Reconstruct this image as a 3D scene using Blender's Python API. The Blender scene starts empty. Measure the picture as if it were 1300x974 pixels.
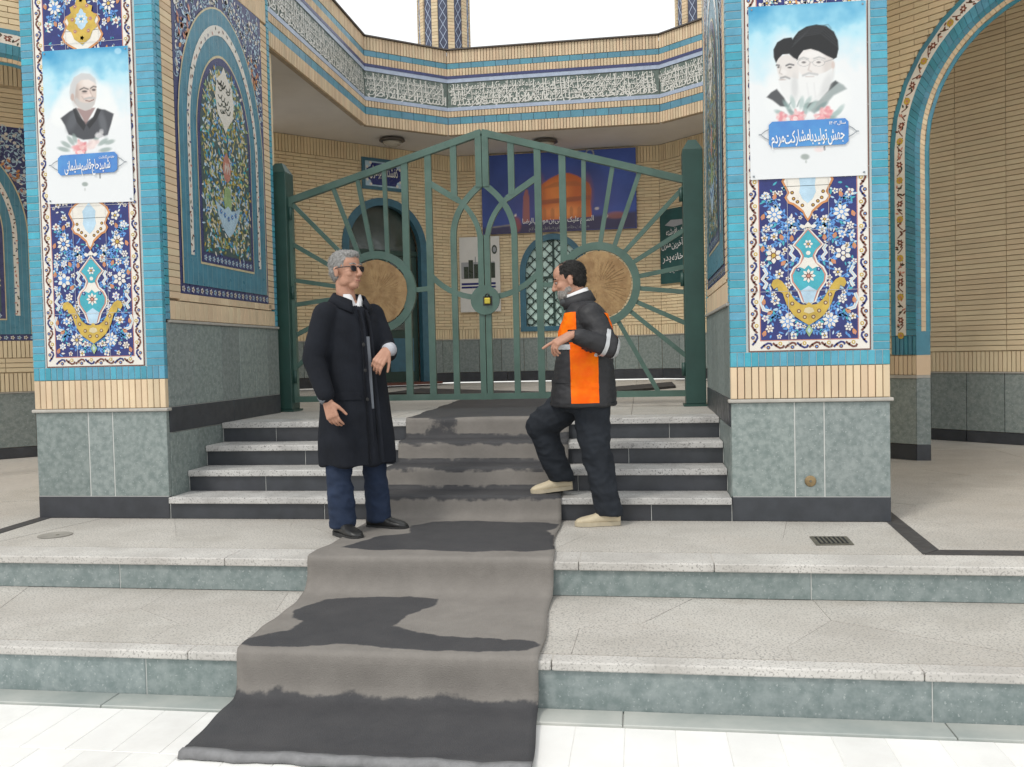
import bpy, bmesh, math, random
import numpy as np
from mathutils import Vector, Matrix, noise
random.seed(7)
SC = bpy.context.scene
COL = SC.collection

# ---------------------------------------------------------------- camera
F_PX, YAW, PITCH, ROLL, CAM_H = 1120.7, 0.1457, 0.0333, 0.0228, 1.12
cam_d = bpy.data.cameras.new('camera')
cam_d.sensor_width = 36.0
cam_d.lens = F_PX / 1300.0 * 36.0
cam_d.clip_start = 0.05
cam_d.clip_end = 3000.0
cam = bpy.data.objects.new('camera', cam_d)
COL.objects.link(cam)
_c, _s, _cp, _sp = math.cos(YAW), math.sin(YAW), math.cos(PITCH), math.sin(PITCH)
_F = Vector((-_s*_cp, _c*_cp, -_sp)); _R0 = Vector((_c, _s, 0)); _U0 = Vector((-_s*_sp, _c*_sp, _cp))
_R = math.cos(ROLL)*_R0 - math.sin(ROLL)*_U0
_U = math.sin(ROLL)*_R0 + math.cos(ROLL)*_U0
cam.matrix_world = Matrix(((_R.x, _U.x, -_F.x, 0), (_R.y, _U.y, -_F.y, 0), (_R.z, _U.z, -_F.z, CAM_H), (0, 0, 0, 1)))
SC.camera = cam

# ---------------------------------------------------------------- sky and sun (thin bright overcast)
SUN_EL, SUN_AZ = math.radians(52), math.radians(215)      # azimuth measured from +Y clockwise: front left of the gate
world = bpy.data.worlds.new('World')
SC.world = world
world.use_nodes = True
wn, wl = world.node_tree.nodes, world.node_tree.links
wn.clear()
sky = wn.new('ShaderNodeTexSky'); sky.sky_type = 'NISHITA'; sky.sun_disc = False
sky.sun_elevation = SUN_EL; sky.sun_rotation = SUN_AZ
sky.air_density = 1.0; sky.dust_density = 4.0; sky.ozone_density = 1.5
veil = wn.new('ShaderNodeMix'); veil.data_type = 'RGBA'; veil.inputs[0].default_value = 0.86
veil.inputs[7].default_value = (12.8, 13.1, 13.2, 1)           # cloud veil
wl.new(sky.outputs[0], veil.inputs[6])
bg = wn.new('ShaderNodeBackground'); bg.inputs[1].default_value = 0.1
wl.new(veil.outputs[2], bg.inputs[0])
wo = wn.new('ShaderNodeOutputWorld'); wl.new(bg.outputs[0], wo.inputs[0])
sun_d = bpy.data.lights.new('sun', 'SUN'); sun_d.energy = 1.3; sun_d.angle = math.radians(11); sun_d.color = (1.0, 0.955, 0.88)
sun = bpy.data.objects.new('sun', sun_d); COL.objects.link(sun)
_to_sun = Vector((math.sin(SUN_AZ)*math.cos(SUN_EL), math.cos(SUN_AZ)*math.cos(SUN_EL), math.sin(SUN_EL)))
sun.rotation_euler = (-_to_sun).to_track_quat('-Z', 'Y').to_euler()
sun.location = (0, 0, 30)
SC.view_settings.view_transform = 'Standard'; SC.view_settings.look = 'None'
SC.view_settings.exposure = 0.0; SC.view_settings.gamma = 1.0
SC.view_settings.use_curve_mapping = False
try:
    SC.cycles.use_denoising = True
    SC.cycles.max_bounces = 8
except Exception:
    pass

# ---------------------------------------------------------------- materials
MATS = {}
def mat(name, col, rough=0.6, var=0.0, scale=6.0, bump=0.0, bscale=60.0, island=0.0, col2=None, spec=0.5, speck=None, metal=0.0, trans=0.0, stain=None, detail=6.0):
    """principled material: noise between col and col2 (or +-var), per piece tone, fine specks, bump, stains"""
    if name in MATS: return MATS[name]
    m = bpy.data.materials.new(name); m.use_nodes = True
    nt = m.node_tree; N = nt.nodes; L = nt.links
    b = N['Principled BSDF']
    b.inputs['Roughness'].default_value = rough
    b.inputs['Metallic'].default_value = metal
    b.inputs['Specular IOR Level'].default_value = spec
    m.diffuse_color = (*col, 1)
    geo = N.new('ShaderNodeNewGeometry')
    pos = geo.outputs['Position']
    def nz(sc, det=6.0, rgh=0.6):
        n = N.new('ShaderNodeTexNoise'); n.inputs['Scale'].default_value = sc; n.inputs['Detail'].default_value = det
        n.inputs['Roughness'].default_value = rgh; L.new(pos, n.inputs['Vector']); return n.outputs['Fac']
    def rng(src, a, b_, c, d):
        r = N.new('ShaderNodeMapRange'); r.inputs[1].default_value = a; r.inputs[2].default_value = b_
        r.inputs[3].default_value = c; r.inputs[4].default_value = d; L.new(src, r.inputs[0]); return r.outputs[0]
    def mix(fac, A, B, mode='MIX'):
        x = N.new('ShaderNodeMix'); x.data_type = 'RGBA'; x.blend_type = mode
        if hasattr(fac, 'links'): L.new(fac, x.inputs[0])
        else: x.inputs[0].default_value = fac
        for i, v in ((6, A), (7, B)):
            if hasattr(v, 'links'): L.new(v, x.inputs[i])
            else: x.inputs[i].default_value = (*v, 1)
        return x.outputs[2]
    cur = None
    if col2 is not None:
        cur = mix(rng(nz(scale, detail), 0.36, 0.64, 0, 1), col, col2)
    elif var:
        lo = tuple(c*(1-var) for c in col); hi = tuple(min(1, c*(1+var)) for c in col)
        cur = mix(rng(nz(scale, detail), 0.3, 0.7, 0, 1), lo, hi)
    if speck:
        sc, amt, sc_col = speck
        cur = mix(rng(nz(sc, 2.0, 0.5), 0.60-amt, 0.66-amt, 0, 1), cur if cur else col, sc_col)
    if stain:
        sc, amt, st_col = stain
        cur = mix(rng(nz(sc, 8.0, 0.7), 0.52, 0.75, 0, amt), cur if cur else col, st_col)
    if island:
        oi = N.new('ShaderNodeObjectInfo')
        ad = N.new('ShaderNodeMath'); ad.operation = 'ADD'; L.new(oi.outputs['Random'], ad.inputs[0]); L.new(geo.outputs['Random Per Island'], ad.inputs[1])
        fr = N.new('ShaderNodeMath'); fr.operation = 'FRACT'; L.new(ad.outputs[0], fr.inputs[0])
        hs = N.new('ShaderNodeHueSaturation')
        L.new(rng(fr.outputs[0], 0, 1, 1-island, 1+island), hs.inputs['Value'])
        m2 = N.new('ShaderNodeMath'); m2.operation = 'MULTIPLY'; m2.inputs[1].default_value = 7.31; L.new(fr.outputs[0], m2.inputs[0])
        f2 = N.new('ShaderNodeMath'); f2.operation = 'FRACT'; L.new(m2.outputs[0], f2.inputs[0])
        L.new(rng(f2.outputs[0], 0, 1, 0.5-island*0.08, 0.5+island*0.08), hs.inputs['Hue'])
        L.new(rng(f2.outputs[0], 0, 1, 1+island*0.5, 1-island*0.5), hs.inputs['Saturation'])
        if cur: L.new(cur, hs.inputs['Color'])
        else: hs.inputs['Color'].default_value = (*col, 1)
        cur = hs.outputs[0]
    if cur: L.new(cur, b.inputs['Base Color'])
    else: b.inputs['Base Color'].default_value = (*col, 1)
    if rough < 0.9:
        L.new(rng(nz(scale*1.7+3, 4.0), 0.25, 0.75, max(0.03, rough-0.1), min(1, rough+0.14)), b.inputs['Roughness'])
    if bump:
        bp = N.new('ShaderNodeBump'); bp.inputs['Strength'].default_value = bump; bp.inputs['Distance'].default_value = 0.004
        L.new(nz(bscale, 5.0), bp.inputs['Height']); L.new(bp.outputs[0], b.inputs['Normal'])
    MATS[name] = m
    return m

mat('cream_brick', (0.67, 0.525, 0.355), 0.75, 0.07, 3.0, 0.25, 70, island=0.10, stain=(1.6, 0.35, (0.47, 0.35, 0.22)))
mat('wall_brick', (0.72, 0.595, 0.40), 0.78, 0.06, 2.0, 0.25, 70, island=0.06, stain=(0.9, 0.25, (0.50, 0.39, 0.25)))
mat('mortar', (0.40, 0.33, 0.25), 0.95, 0.15, 9)
mat('mortar_dark', (0.60, 0.49, 0.34), 0.95, 0.15, 9)
mat('blue_brick', (0.072, 0.315, 0.43), 0.3, 0.12, 14.0, 0.08, 40, island=0.13, stain=(4.0, 0.35, (0.13, 0.42, 0.48)))
mat('blue_glaze', (0.062, 0.235, 0.325), 0.34, 0.15, 9.0, 0.08, 40, island=0.10)
mat('blue_joint', (0.44, 0.50, 0.50), 0.9)
mat('pale_joint', (0.55, 0.56, 0.54), 0.9)
mat('green_stone', (0.165, 0.205, 0.198), 0.5, scale=26.0, col2=(0.265, 0.305, 0.295), bump=0.08, island=0.10, speck=(70.0, -0.03, (0.33, 0.365, 0.355)), stain=(3.5, 0.5, (0.30, 0.335, 0.325)))
mat('step_stone', (0.18, 0.228, 0.224), 0.5, scale=22.0, col2=(0.275, 0.32, 0.316), bump=0.08, island=0.08, speck=(80.0, -0.04, (0.36, 0.40, 0.395)), stain=(4.0, 0.65, (0.37, 0.415, 0.405)))
mat('black_stone', (0.040, 0.044, 0.052), 0.38, 0.2, 8.0, 0.04, island=0.12, stain=(3.0, 0.25, (0.10, 0.10, 0.11)))
mat('pale_ledge', (0.42, 0.40, 0.36), 0.6, 0.12, 12.0, 0.1)
mat('granite', (0.44, 0.415, 0.375), 0.62, scale=2.2, col2=(0.545, 0.52, 0.478), bump=0.15, bscale=160, island=0.04, speck=(95.0, 0.05, (0.29, 0.278, 0.258)), stain=(1.1, 0.85, (0.34, 0.305, 0.26)))
mat('granite_edge', (0.46, 0.44, 0.41), 0.55, scale=3.0, col2=(0.60, 0.58, 0.545), bump=0.1, bscale=180, island=0.03, speck=(95.0, 0.04, (0.34, 0.325, 0.305)), stain=(2.0, 0.5, (0.40, 0.38, 0.345)))
mat('granite_step', (0.40, 0.39, 0.375), 0.5, scale=5.0, col2=(0.58, 0.57, 0.55), bump=0.1, bscale=160, island=0.03, speck=(90.0, 0.02, (0.22, 0.215, 0.21)))
mat('joint', (0.47, 0.445, 0.41), 0.95, 0.1, 20)
mat('white_marble', (0.83, 0.825, 0.80), 0.4, scale=3.0, col2=(0.77, 0.76, 0.735), island=0.04, stain=(1.6, 0.55, (0.60, 0.58, 0.55)))
mat('marble_joint', (0.72, 0.71, 0.68), 0.9, 0.1, 8)
mat('wet_strip', (0.29, 0.325, 0.31), 0.35, scale=1.1, col2=(0.54, 0.54, 0.50), island=0.05)
mat('floor_dark', (0.055, 0.055, 0.058), 0.5, 0.2, 7)
mat('plaster', (0.66, 0.635, 0.61), 0.9, 0.06, 1.5)
mat('gate_green', (0.078, 0.145, 0.118), 0.45, 0.18, 5.0, 0.1, 50, stain=(3.5, 0.7, (0.135, 0.19, 0.165)))
mat('post_green', (0.026, 0.074, 0.062), 0.4, 0.15, 4.0, 0.08, 50)
mat('tile_white', (0.72, 0.69, 0.63), 0.25, 0.05, 12)
mat('tile_navy', (0.020, 0.028, 0.150), 0.22, 0.2, 12)
mat('tile_indigo', (0.045, 0.055, 0.16), 0.3, 0.2, 12)
mat('tile_sky', (0.10, 0.28, 0.62), 0.25, 0.2, 12)
mat('tile_pale', (0.42, 0.58, 0.70), 0.25, 0.15, 12)
mat('tile_turq', (0.05, 0.36, 0.44), 0.25, 0.15, 12)
mat('tile_gold', (0.52, 0.36, 0.06), 0.28, 0.2, 14)
mat('tile_orange', (0.55, 0.24, 0.09), 0.28, 0.15, 14)
mat('tile_rose', (0.50, 0.22, 0.17), 0.3, 0.15, 14)
mat('tile_brown', (0.14, 0.045, 0.03), 0.3, 0.15, 14)
mat('tile_olive', (0.30, 0.30, 0.09), 0.3, 0.25, 14)
mat('tile_cream', (0.60, 0.52, 0.33), 0.3, 0.12, 14)
mat('tile_dark', (0.035, 0.05, 0.035), 0.3, 0.2, 14)
mat('tile_deepgreen', (0.06, 0.105, 0.11), 0.35, 0.2, 14)
mat('tile_lime', (0.30, 0.42, 0.20), 0.3, 0.2, 14)
mat('grout', (0.50, 0.50, 0.50), 0.9)
mat('void_black', (0.012, 0.012, 0.013), 0.6)

# ---------------------------------------------------------------- object helpers
def tag(o, label=None, cat=None, group=None, kind=None):
    if label: o['label'] = label
    if cat: o['category'] = cat
    if group: o['group'] = group
    if kind: o['kind'] = kind
    return o
def empty(name, loc, label=None, cat=None, group=None, kind=None, rz=0.0):
    o = bpy.data.objects.new(name, None); o.location = loc; o.rotation_euler = (0, 0, rz); o.empty_display_size = 0.2
    COL.objects.link(o); return tag(o, label, cat, group, kind)
def adopt(o, parent):
    """parent while keeping the child's coordinates in world space"""
    if parent is not None:
        o.parent = parent
        o.matrix_parent_inverse = (Matrix.Translation(parent.location) @ parent.rotation_euler.to_matrix().to_4x4()).inverted()
    return o
def lm(m): return MATS[m] if isinstance(m, str) else m

class MB:
    def __init__(s): s.v, s.f, s.m, s.mats = [], [], [], []
    def mi(s, m):
        m = lm(m)
        if m not in s.mats: s.mats.append(m)
        return s.mats.index(m)
    def add(s, vs, fs, m):
        k = len(s.v); i = s.mi(m)
        s.v.extend([tuple(v) for v in vs])
        for f in fs: s.f.append(tuple(k+a for a in f)); s.m.append(i)
        return s
    def box(s, lo, hi, m):
        x0, y0, z0 = lo; x1, y1, z1 = hi
        return s.add([(x0,y0,z0),(x1,y0,z0),(x1,y1,z0),(x0,y1,z0),(x0,y0,z1),(x1,y0,z1),(x1,y1,z1),(x0,y1,z1)],
                     [(0,3,2,1),(4,5,6,7),(0,1,5,4),(1,2,6,5),(2,3,7,6),(3,0,4,7)], m)
    def obox(s, o, u, v, w, m):
        """box from corner o spanned by three vectors"""
        o, u, v, w = Vector(o), Vector(u), Vector(v), Vector(w)
        P = [o, o+u, o+u+v, o+v, o+w, o+u+w, o+u+v+w, o+v+w]
        F = [(0,3,2,1),(4,5,6,7),(0,1,5,4),(1,2,6,5),(2,3,7,6),(3,0,4,7)]
        if u.cross(v).dot(w) < 0: F = [f[::-1] for f in F]
        return s.add(P, F, m)
    def prism(s, poly, o, u, v, n, m, m_side=None):
        """extrude a 2D polygon given in (u,v) by vector n"""
        o, u, v, n = Vector(o), Vector(u), Vector(v), Vector(n)
        a = sum(poly[i][0]*poly[(i+1) % len(poly)][1]-poly[(i+1) % len(poly)][0]*poly[i][1] for i in range(len(poly)))
        if (a < 0) != (u.cross(v).dot(n) < 0): poly = poly[::-1]
        N = len(poly)
        A = [o+u*p[0]+v*p[1] for p in poly]; B = [q+n for q in A]
        s.add(A+B, [tuple(range(N-1, -1, -1)), tuple(range(N, 2*N))], m)
        return s.add(A+B, [(i, (i+1) % N, N+(i+1) % N, N+i) for i in range(N)], m_side or m)
    def strip(s, inner, outer, o, u, v, n, m):
        """solid band between two polylines of equal length in (u,v), thickness n (a vector)"""
        o, u, v, n = Vector(o), Vector(u), Vector(v), Vector(n)
        k = len(inner)
        I = [o+u*p[0]+v*p[1] for p in inner]; O = [o+u*p[0]+v*p[1] for p in outer]
        V = I+O+[p+n for p in I]+[p+n for p in O]
        F = []
        for i in range(k-1):
            F += [(2*k+i, 3*k+i, 3*k+i+1, 2*k+i+1), (i, i+1, k+i+1, k+i), (k+i, k+i+1, 3*k+i+1, 3*k+i), (i+1, i, 2*k+i, 2*k+i+1)]
        F += [(0, k, 3*k, 2*k), (k-1, 3*k-1, 4*k-1, 2*k-1)]
        return s.add(V, F, m)
    def tube(s, pts, r, m, seg=8):
        pts = [Vector(p) for p in pts]
        rr = r if isinstance(r, (list, tuple)) else [r]*len(pts)
        V = []; n = len(pts); up = Vector((0.13, 0.31, 0.94))
        for i, p in enumerate(pts):
            t = (pts[min(i+1, n-1)]-pts[max(i-1, 0)]).normalized()
            a = t.cross(up)
            if a.length < 1e-3: a = t.cross(Vector((1, 0, 0)))
            a.normalize(); b = t.cross(a).normalized()
            for k in range(seg):
                q = 2*math.pi*k/seg
                V.append(p+(a*math.cos(q)+b*math.sin(q))*rr[i])
        F = [(i*seg+k, i*seg+(k+1) % seg, (i+1)*seg+(k+1) % seg, (i+1)*seg+k) for i in range(n-1) for k in range(seg)]
        F += [tuple(range(seg-1, -1, -1)), tuple(range((n-1)*seg, n*seg))]
        return s.add(V, F, m)
    def bar(s, pts, w, d, o, u, v, nrm, m):
        """flat bar of section w x d along a polyline in the (u,v) plane"""
        n = len(pts); L_, R_ = [], []
        for i in range(n):
            a = Vector(pts[max(i-1, 0)]); b = Vector(pts[min(i+1, n-1)])
            t = (b-a).normalized(); q = Vector((-t.y, t.x))*w/2
            p = Vector(pts[i]); L_.append((p+q)[:]); R_.append((p-q)[:])
        return s.strip(R_, L_, Vector(o)-Vector(nrm)*d/2, u, v, Vector(nrm)*d, m)
    def lathe(s, prof, c, m, seg=24, axis=(0, 0, 1)):
        ax = Vector(axis).normalized(); a = ax.orthogonal().normalized(); b = ax.cross(a)
        V = []
        for (r, h) in prof:
            for k in range(seg):
                q = 2*math.pi*k/seg
                V.append(Vector(c)+ax*h+(a*math.cos(q)+b*math.sin(q))*max(r, 1e-4))
        n = len(prof)
        F = [(i*seg+k, i*seg+(k+1) % seg, (i+1)*seg+(k+1) % seg, (i+1)*seg+k) for i in range(n-1) for k in range(seg)]
        F += [tuple(range(seg-1, -1, -1)), tuple(range((n-1)*seg, n*seg))]
        return s.add(V, F, m)
    def build(s, name, parent=None, smooth=False, kind=None, bevel=0.0):
        me = bpy.data.meshes.new(name)
        me.from_pydata(s.v, [], s.f)
        for m in s.mats: me.materials.append(m)
        me.polygons.foreach_set('material_index', s.m)
        if smooth: me.polygons.foreach_set('use_smooth', [True]*len(me.polygons))
        me.update()
        o = bpy.data.objects.new(name, me); COL.objects.link(o)
        if bevel:
            b = o.modifiers.new('bevel', 'BEVEL'); b.width = bevel; b.segments = 2; b.limit_method = 'ANGLE'
        adopt(o, parent)
        if kind: o['kind'] = kind
        return o

_piece = {}
def piece_mesh(dx, dy, dz, m, ch):
    """box centred on its origin with the front (-y) edges chamfered: one brick, slab or tile"""
    key = (round(dx, 4), round(dy, 4), round(dz, 4), m, ch)
    if key in _piece: return _piece[key]
    x, y, z, c = dx/2, dy/2, dz/2, ch
    V = [(-x,y,-z),(x,y,-z),(x,y,z),(-x,y,z),(-x,-y+c,-z),(x,-y+c,-z),(x,-y+c,z),(-x,-y+c,z),(-x+c,-y,-z+c),(x-c,-y,-z+c),(x-c,-y,z-c),(-x+c,-y,z-c)]
    F = [(3,2,1,0),(4,5,1,0)[::-1],(5,6,2,1)[::-1],(6,7,3,2)[::-1],(7,4,0,3)[::-1],(8,9,5,4)[::-1],(9,10,6,5)[::-1],(10,11,7,6)[::-1],(11,8,4,7)[::-1],(8,9,10,11)]
    F = [(0,3,2,1)[::-1],(4,0,1,5),(5,1,2,6),(6,2,3,7),(7,3,0,4),(8,4,5,9),(9,5,6,10),(10,6,7,11),(11,7,4,8),(8,9,10,11)]
    me = bpy.data.meshes.new('piece'); me.from_pydata(V, [], F)
    bm = bmesh.new(); bm.from_mesh(me); bmesh.ops.recalc_face_normals(bm, faces=bm.faces); bm.to_mesh(me); bm.free()
    me.materials.append(lm(m)); _piece[key] = me
    return me
def piece(name, parent, c, dims, m, rz=0.0, ch=0.003, tilt=None):
    o = bpy.data.objects.new(name, piece_mesh(*dims, m, ch)); COL.objects.link(o)
    o.location = c; o.rotation_euler = tilt or (0, 0, rz)
    adopt(o, parent); return o

class Canvas:
    """flat tile or print work drawn in (u,v) on a plane; every colour field is its own thin layer"""
    def __init__(s, o, u, v, n, step=0.0005, base=0.0):
        s.o, s.u, s.v, s.n = Vector(o), Vector(u), Vector(v), Vector(n); s.step = step; s.base = base; s.mb = MB()
    def P(s, p, layer): return s.o+s.u*p[0]+s.v*p[1]+s.n*(s.base+layer*s.step)
    def poly(s, pts, m, layer=1):
        V = [s.P(p, layer) for p in pts]; s.mb.add(V, [tuple(range(len(V)))], m)
    def rect(s, a, b, c, d, m, layer=1): s.poly([(a, b), (c, b), (c, d), (a, d)], m, layer)
    def sym(s, pts, m, layer=1):
        s.poly(pts, m, layer); s.poly([(-p[0], p[1]) for p in pts[::-1]], m, layer)
    def stroke(s, pts, w, m, layer=1, taper=False, close=False):
        n = len(pts); V = []
        for i in range(n):
            a = Vector(pts[(i-1) % n if close else max(i-1, 0)]); b = Vector(pts[(i+1) % n if close else min(i+1, n-1)])
            t = (b-a)
            if t.length < 1e-9: t = Vector((1, 0))
            t.normalize(); ww = w*(1-0.75*i/(n-1)) if taper else w
            q = Vector((-t.y, t.x))*ww/2
            V += [s.P(Vector(pts[i])+q, layer), s.P(Vector(pts[i])-q, layer)]
        F = [(2*i, 2*i+1, 2*i+3, 2*i+2) for i in range(n-1)]
        if close: F.append((2*n-2, 2*n-1, 1, 0))
        s.mb.add(V, F, m)
    def circ(s, c, r, m, layer=1, k=12, sy=1.0, rot=0.0):
        s.poly([(c[0]+r*math.cos(rot+2*math.pi*i/k), c[1]+sy*r*math.sin(rot+2*math.pi*i/k)) for i in range(k)], m, layer)
    def flower(s, c, r, layer=3, pet=8, m='tile_white', mid='tile_gold', line='tile_navy', rot=0.0):
        pts = []
        for i in range(pet*4):
            a = rot+2*math.pi*i/(pet*4); q = r*(0.80+0.20*math.cos(pet*(a-rot)))
            pts.append((c[0]+q*math.cos(a), c[1]+q*math.sin(a)))
        s.poly(pts, m, layer)
        for i in range(pet):
            a = rot+2*math.pi*(i+0.5)/pet
            s.stroke([(c[0]+r*0.34*math.cos(a), c[1]+r*0.34*math.sin(a)), (c[0]+r*0.62*math.cos(a), c[1]+r*0.62*math.sin(a))], r*0.11, line, layer+1)
        s.circ(c, r*0.36, line, layer+1, 8); s.circ(c, r*0.24, mid, layer+2, 8)
    def leaf(s, c, a, ln, w, m, layer=2):
        ca, sa = math.cos(a), math.sin(a)
        s.poly([(c[0]+x*ca-y*sa, c[1]+x*sa+y*ca) for x, y in ((0, 0), (ln*0.35, w/2), (ln*0.7, w*0.38), (ln, 0), (ln*0.7, -w*0.38), (ln*0.35, -w/2))], m, layer)
    def mesh2d(s, vs, fs, m, layer=3, flip=False):
        s.mb.add([s.P(p, layer) for p in vs], fs, m)
    def build(s, name, parent=None, kind=None): return s.mb.build(name, parent, kind=kind)

# ---------------------------------------------------------------- Persian lettering
_A = dict(zip('بتثجحخسشصضطظعغفقلمنهئ', (0xFE8F,0xFE95,0xFE99,0xFE9D,0xFEA1,0xFEA5,0xFEB1,0xFEB5,0xFEB9,0xFEBD,0xFEC1,0xFEC5,0xFEC9,0xFECD,0xFED1,0xFED5,0xFEDD,0xFEE1,0xFEE5,0xFEE9,0xFE89)))
_A.update({'ک': 0xFB8E, 'ی': 0xFBFC, 'پ': 0xFB56, 'چ': 0xFB7A, 'گ': 0xFB92})
_B = {'ا': 0xFE8D, 'د': 0xFEA9, 'ذ': 0xFEAB, 'ر': 0xFEAD, 'ز': 0xFEAF, 'و': 0xFEED, 'آ': 0xFE81, 'ؤ': 0xFE85}
def shape(word):
    out = []; i = 0; prev = False
    while i < len(word):
        ch = word[i]
        if ch == 'ل' and i+1 < len(word) and word[i+1] == 'ا':
            out.append(chr(0xFEFC if prev else 0xFEFB)); prev = False; i += 2; continue
        nxt = i+1 < len(word) and (word[i+1] in _A or word[i+1] in _B)
        if ch in _A:
            out.append(chr(_A[ch] + (3 if prev and nxt else 2 if nxt else 1 if prev else 0))); prev = True
        elif ch in _B:
            out.append(chr(_B[ch] + (1 if prev else 0))); prev = False
        else:
            out.append(ch); prev = False
        i += 1
    return ''.join(out[::-1])
_words = {}
def word_mesh(word, weight=0.0):
    key = (word, weight)
    if key in _words: return _words[key]
    c = bpy.data.curves.new('lettering_source', 'FONT'); c.body = shape(word); c.resolution_u = 2; c.offset = weight
    o = bpy.data.objects.new('lettering_source', c); COL.objects.link(o)
    dg = bpy.context.evaluated_depsgraph_get(); e = o.evaluated_get(dg); me = e.to_mesh()
    V = [(v.co.x, v.co.y) for v in me.vertices]; F = [tuple(p.vertices) for p in me.polygons]
    e.to_mesh_clear(); bpy.data.objects.remove(o); bpy.data.curves.remove(c)
    if V:
        x0 = min(v[0] for v in V); V = [(x-x0, y) for x, y in V]
    _words[key] = (V, F)
    return V, F
def write(cv, text, right, base, size, m, layer=4, rot=0.0, weight=0.0, gap=0.12, fit=None, slant=0.0):
    """write words from the right edge leftwards on a canvas; returns the left end"""
    ws = [word_mesh(w, weight) for w in text.split()]
    widths = [max(v[0] for v in w[0]) if w[0] else 0.2 for w in ws]
    total = sum(widths)+gap*(len(ws)-1)
    sx = size if fit is None else fit/total
    x = right
    for (V, F), wd in zip(ws, widths):
        ca, sa = math.cos(rot), math.sin(rot)
        P = []
        for a, b in V:
            a2 = (a-wd/2+slant*b)*sx; b2 = b*size
            P.append((x-wd*sx/2+a2*ca-b2*sa, base+a2*sa+b2*ca))
        cv.mesh2d(P, F, m, layer)
        x -= (wd+gap)*sx
    return x
def arch_pts(w, zs, za, n=14, z0=0.0, power=1.75):
    """pointed arch outline from the left foot over the apex to the right foot"""
    L_ = [(-w, z0)] + [(-w*(1-t**power), zs+(za-zs)*(1-(1-t)**1.7)) for t in (i/n for i in range(n+1))]
    return L_ + [(-x, z) for x, z in L_[::-1][1:]]
def round_arch(w, zs, z0, n=14, rise=None):
    rise = rise or w
    L_ = [(-w, z0)] + [(-w*math.cos(t), zs+rise*math.sin(t)) for t in (math.pi*i/(2*n)/1.0 for i in range(n+1))]
    return L_ + [(-x, z) for x, z in L_[::-1][1:]]
# ================================================================ dimensions (metres; terrace level is z = 0)
Y0 = 5.8545
XL1, XL2, XR1, XR2 = -4.377, -3.350, 0.5695, 1.5545
CX = (XL2+XR1)/2
HS, TD, LIP = 0.1551, 0.2809, 0.045
Z4 = 4*HS
YP, ZP = 4.704, 0.188          # terrace edge, height of the step below
YS, ZS = 3.7026, 0.2164        # lower step edge and height
ZG = -(ZP+ZS)                  # plaza level

# ---------------------------------------------------------------- plaza
plaza = MB().add([(-400, -400, ZG-0.0045), (400, -400, ZG-0.0045), (400, 400, ZG-0.0045), (-400, 400, ZG-0.0045)], [(0, 1, 2, 3)], 'marble_joint').build('plaza_ground', kind='structure')
tag(plaza, 'white marble plaza paving in front of the steps', 'paving')
tw, tl = 0.20, 0.40
for r in range(-1, 4):
    y1 = YS-0.145-r*tl
    if r < 0: continue
    off = (0.11, 0.0, 0.19, 0.05, 0.14)[r % 5]
    for k in range(-20, 13):
        x = k*tw+off
        piece('paving_tile', plaza, (x+tw/2, y1-tl/2, ZG-0.012), (tw-0.003, 0.02, tl-0.003), 'white_marble', tilt=(-math.pi/2+random.uniform(-.003, .003), random.uniform(-.003, .003), 0), ch=0.0015)
for a, b in ((-8.0, -6.1), (-6.1, -4.2), (-4.2, -2.40), (-2.40, -0.10), (-0.10, 1.18), (1.18, 3.0), (3.0, 6.0)):
    piece('base_slab', plaza, ((a+b)/2, YS-0.072, ZG-0.006), (b-a-0.005, 0.03, 0.142), 'wet_strip', tilt=(-math.pi/2, 0, 0), ch=0.003)

# ---------------------------------------------------------------- irregular slabs
def clip(poly, px, py, nx, ny):
    out = []
    for i in range(len(poly)):
        a, b = poly[i], poly[(i+1) % len(poly)]
        da = (a[0]-px)*nx+(a[1]-py)*ny; db = (b[0]-px)*nx+(b[1]-py)*ny
        if da <= 0: out.append(a)
        if (da < 0 < db) or (db < 0 < da):
            t = da/(da-db); out.append((a[0]+(b[0]-a[0])*t, a[1]+(b[1]-a[1])*t))
    return out
def slabs(parent, x0, x1, y0, y1, z, nx, ny, m, gap=0.0022, jit=0.42, thick=0.03):
    pts = []
    dx, dy = (x1-x0)/nx, (y1-y0)/ny
    for i in range(nx):
        for j in range(ny):
            pts.append((x0+(i+0.5+(0.5 if j % 2 else 0)*0.8+random.uniform(-jit, jit))*dx, y0+(j+0.5+random.uniform(-jit, jit))*dy))
    for i, p in enumerate(pts):
        poly = [(x0, y0), (x1, y0), (x1, y1), (x0, y1)]
        for j, q in enumerate(pts):
            if i == j or abs(p[0]-q[0]) > 3.2*dx or abs(p[1]-q[1]) > 3.2*dy: continue
            d = math.hypot(q[0]-p[0], q[1]-p[1]); n = ((q[0]-p[0])/d, (q[1]-p[1])/d)
            poly = clip(poly, (p[0]+q[0])/2-n[0]*gap/2, (p[1]+q[1])/2-n[1]*gap/2, *n)
            if len(poly) < 3: break
        if len(poly) < 3: continue
        zz = z+random.uniform(-0.0012, 0.0006)
        MB().prism(poly, (0, 0, zz-thick), (1, 0, 0), (0, 1, 0), (0, 0, thick), m).build('paving_slab', parent)

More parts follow.
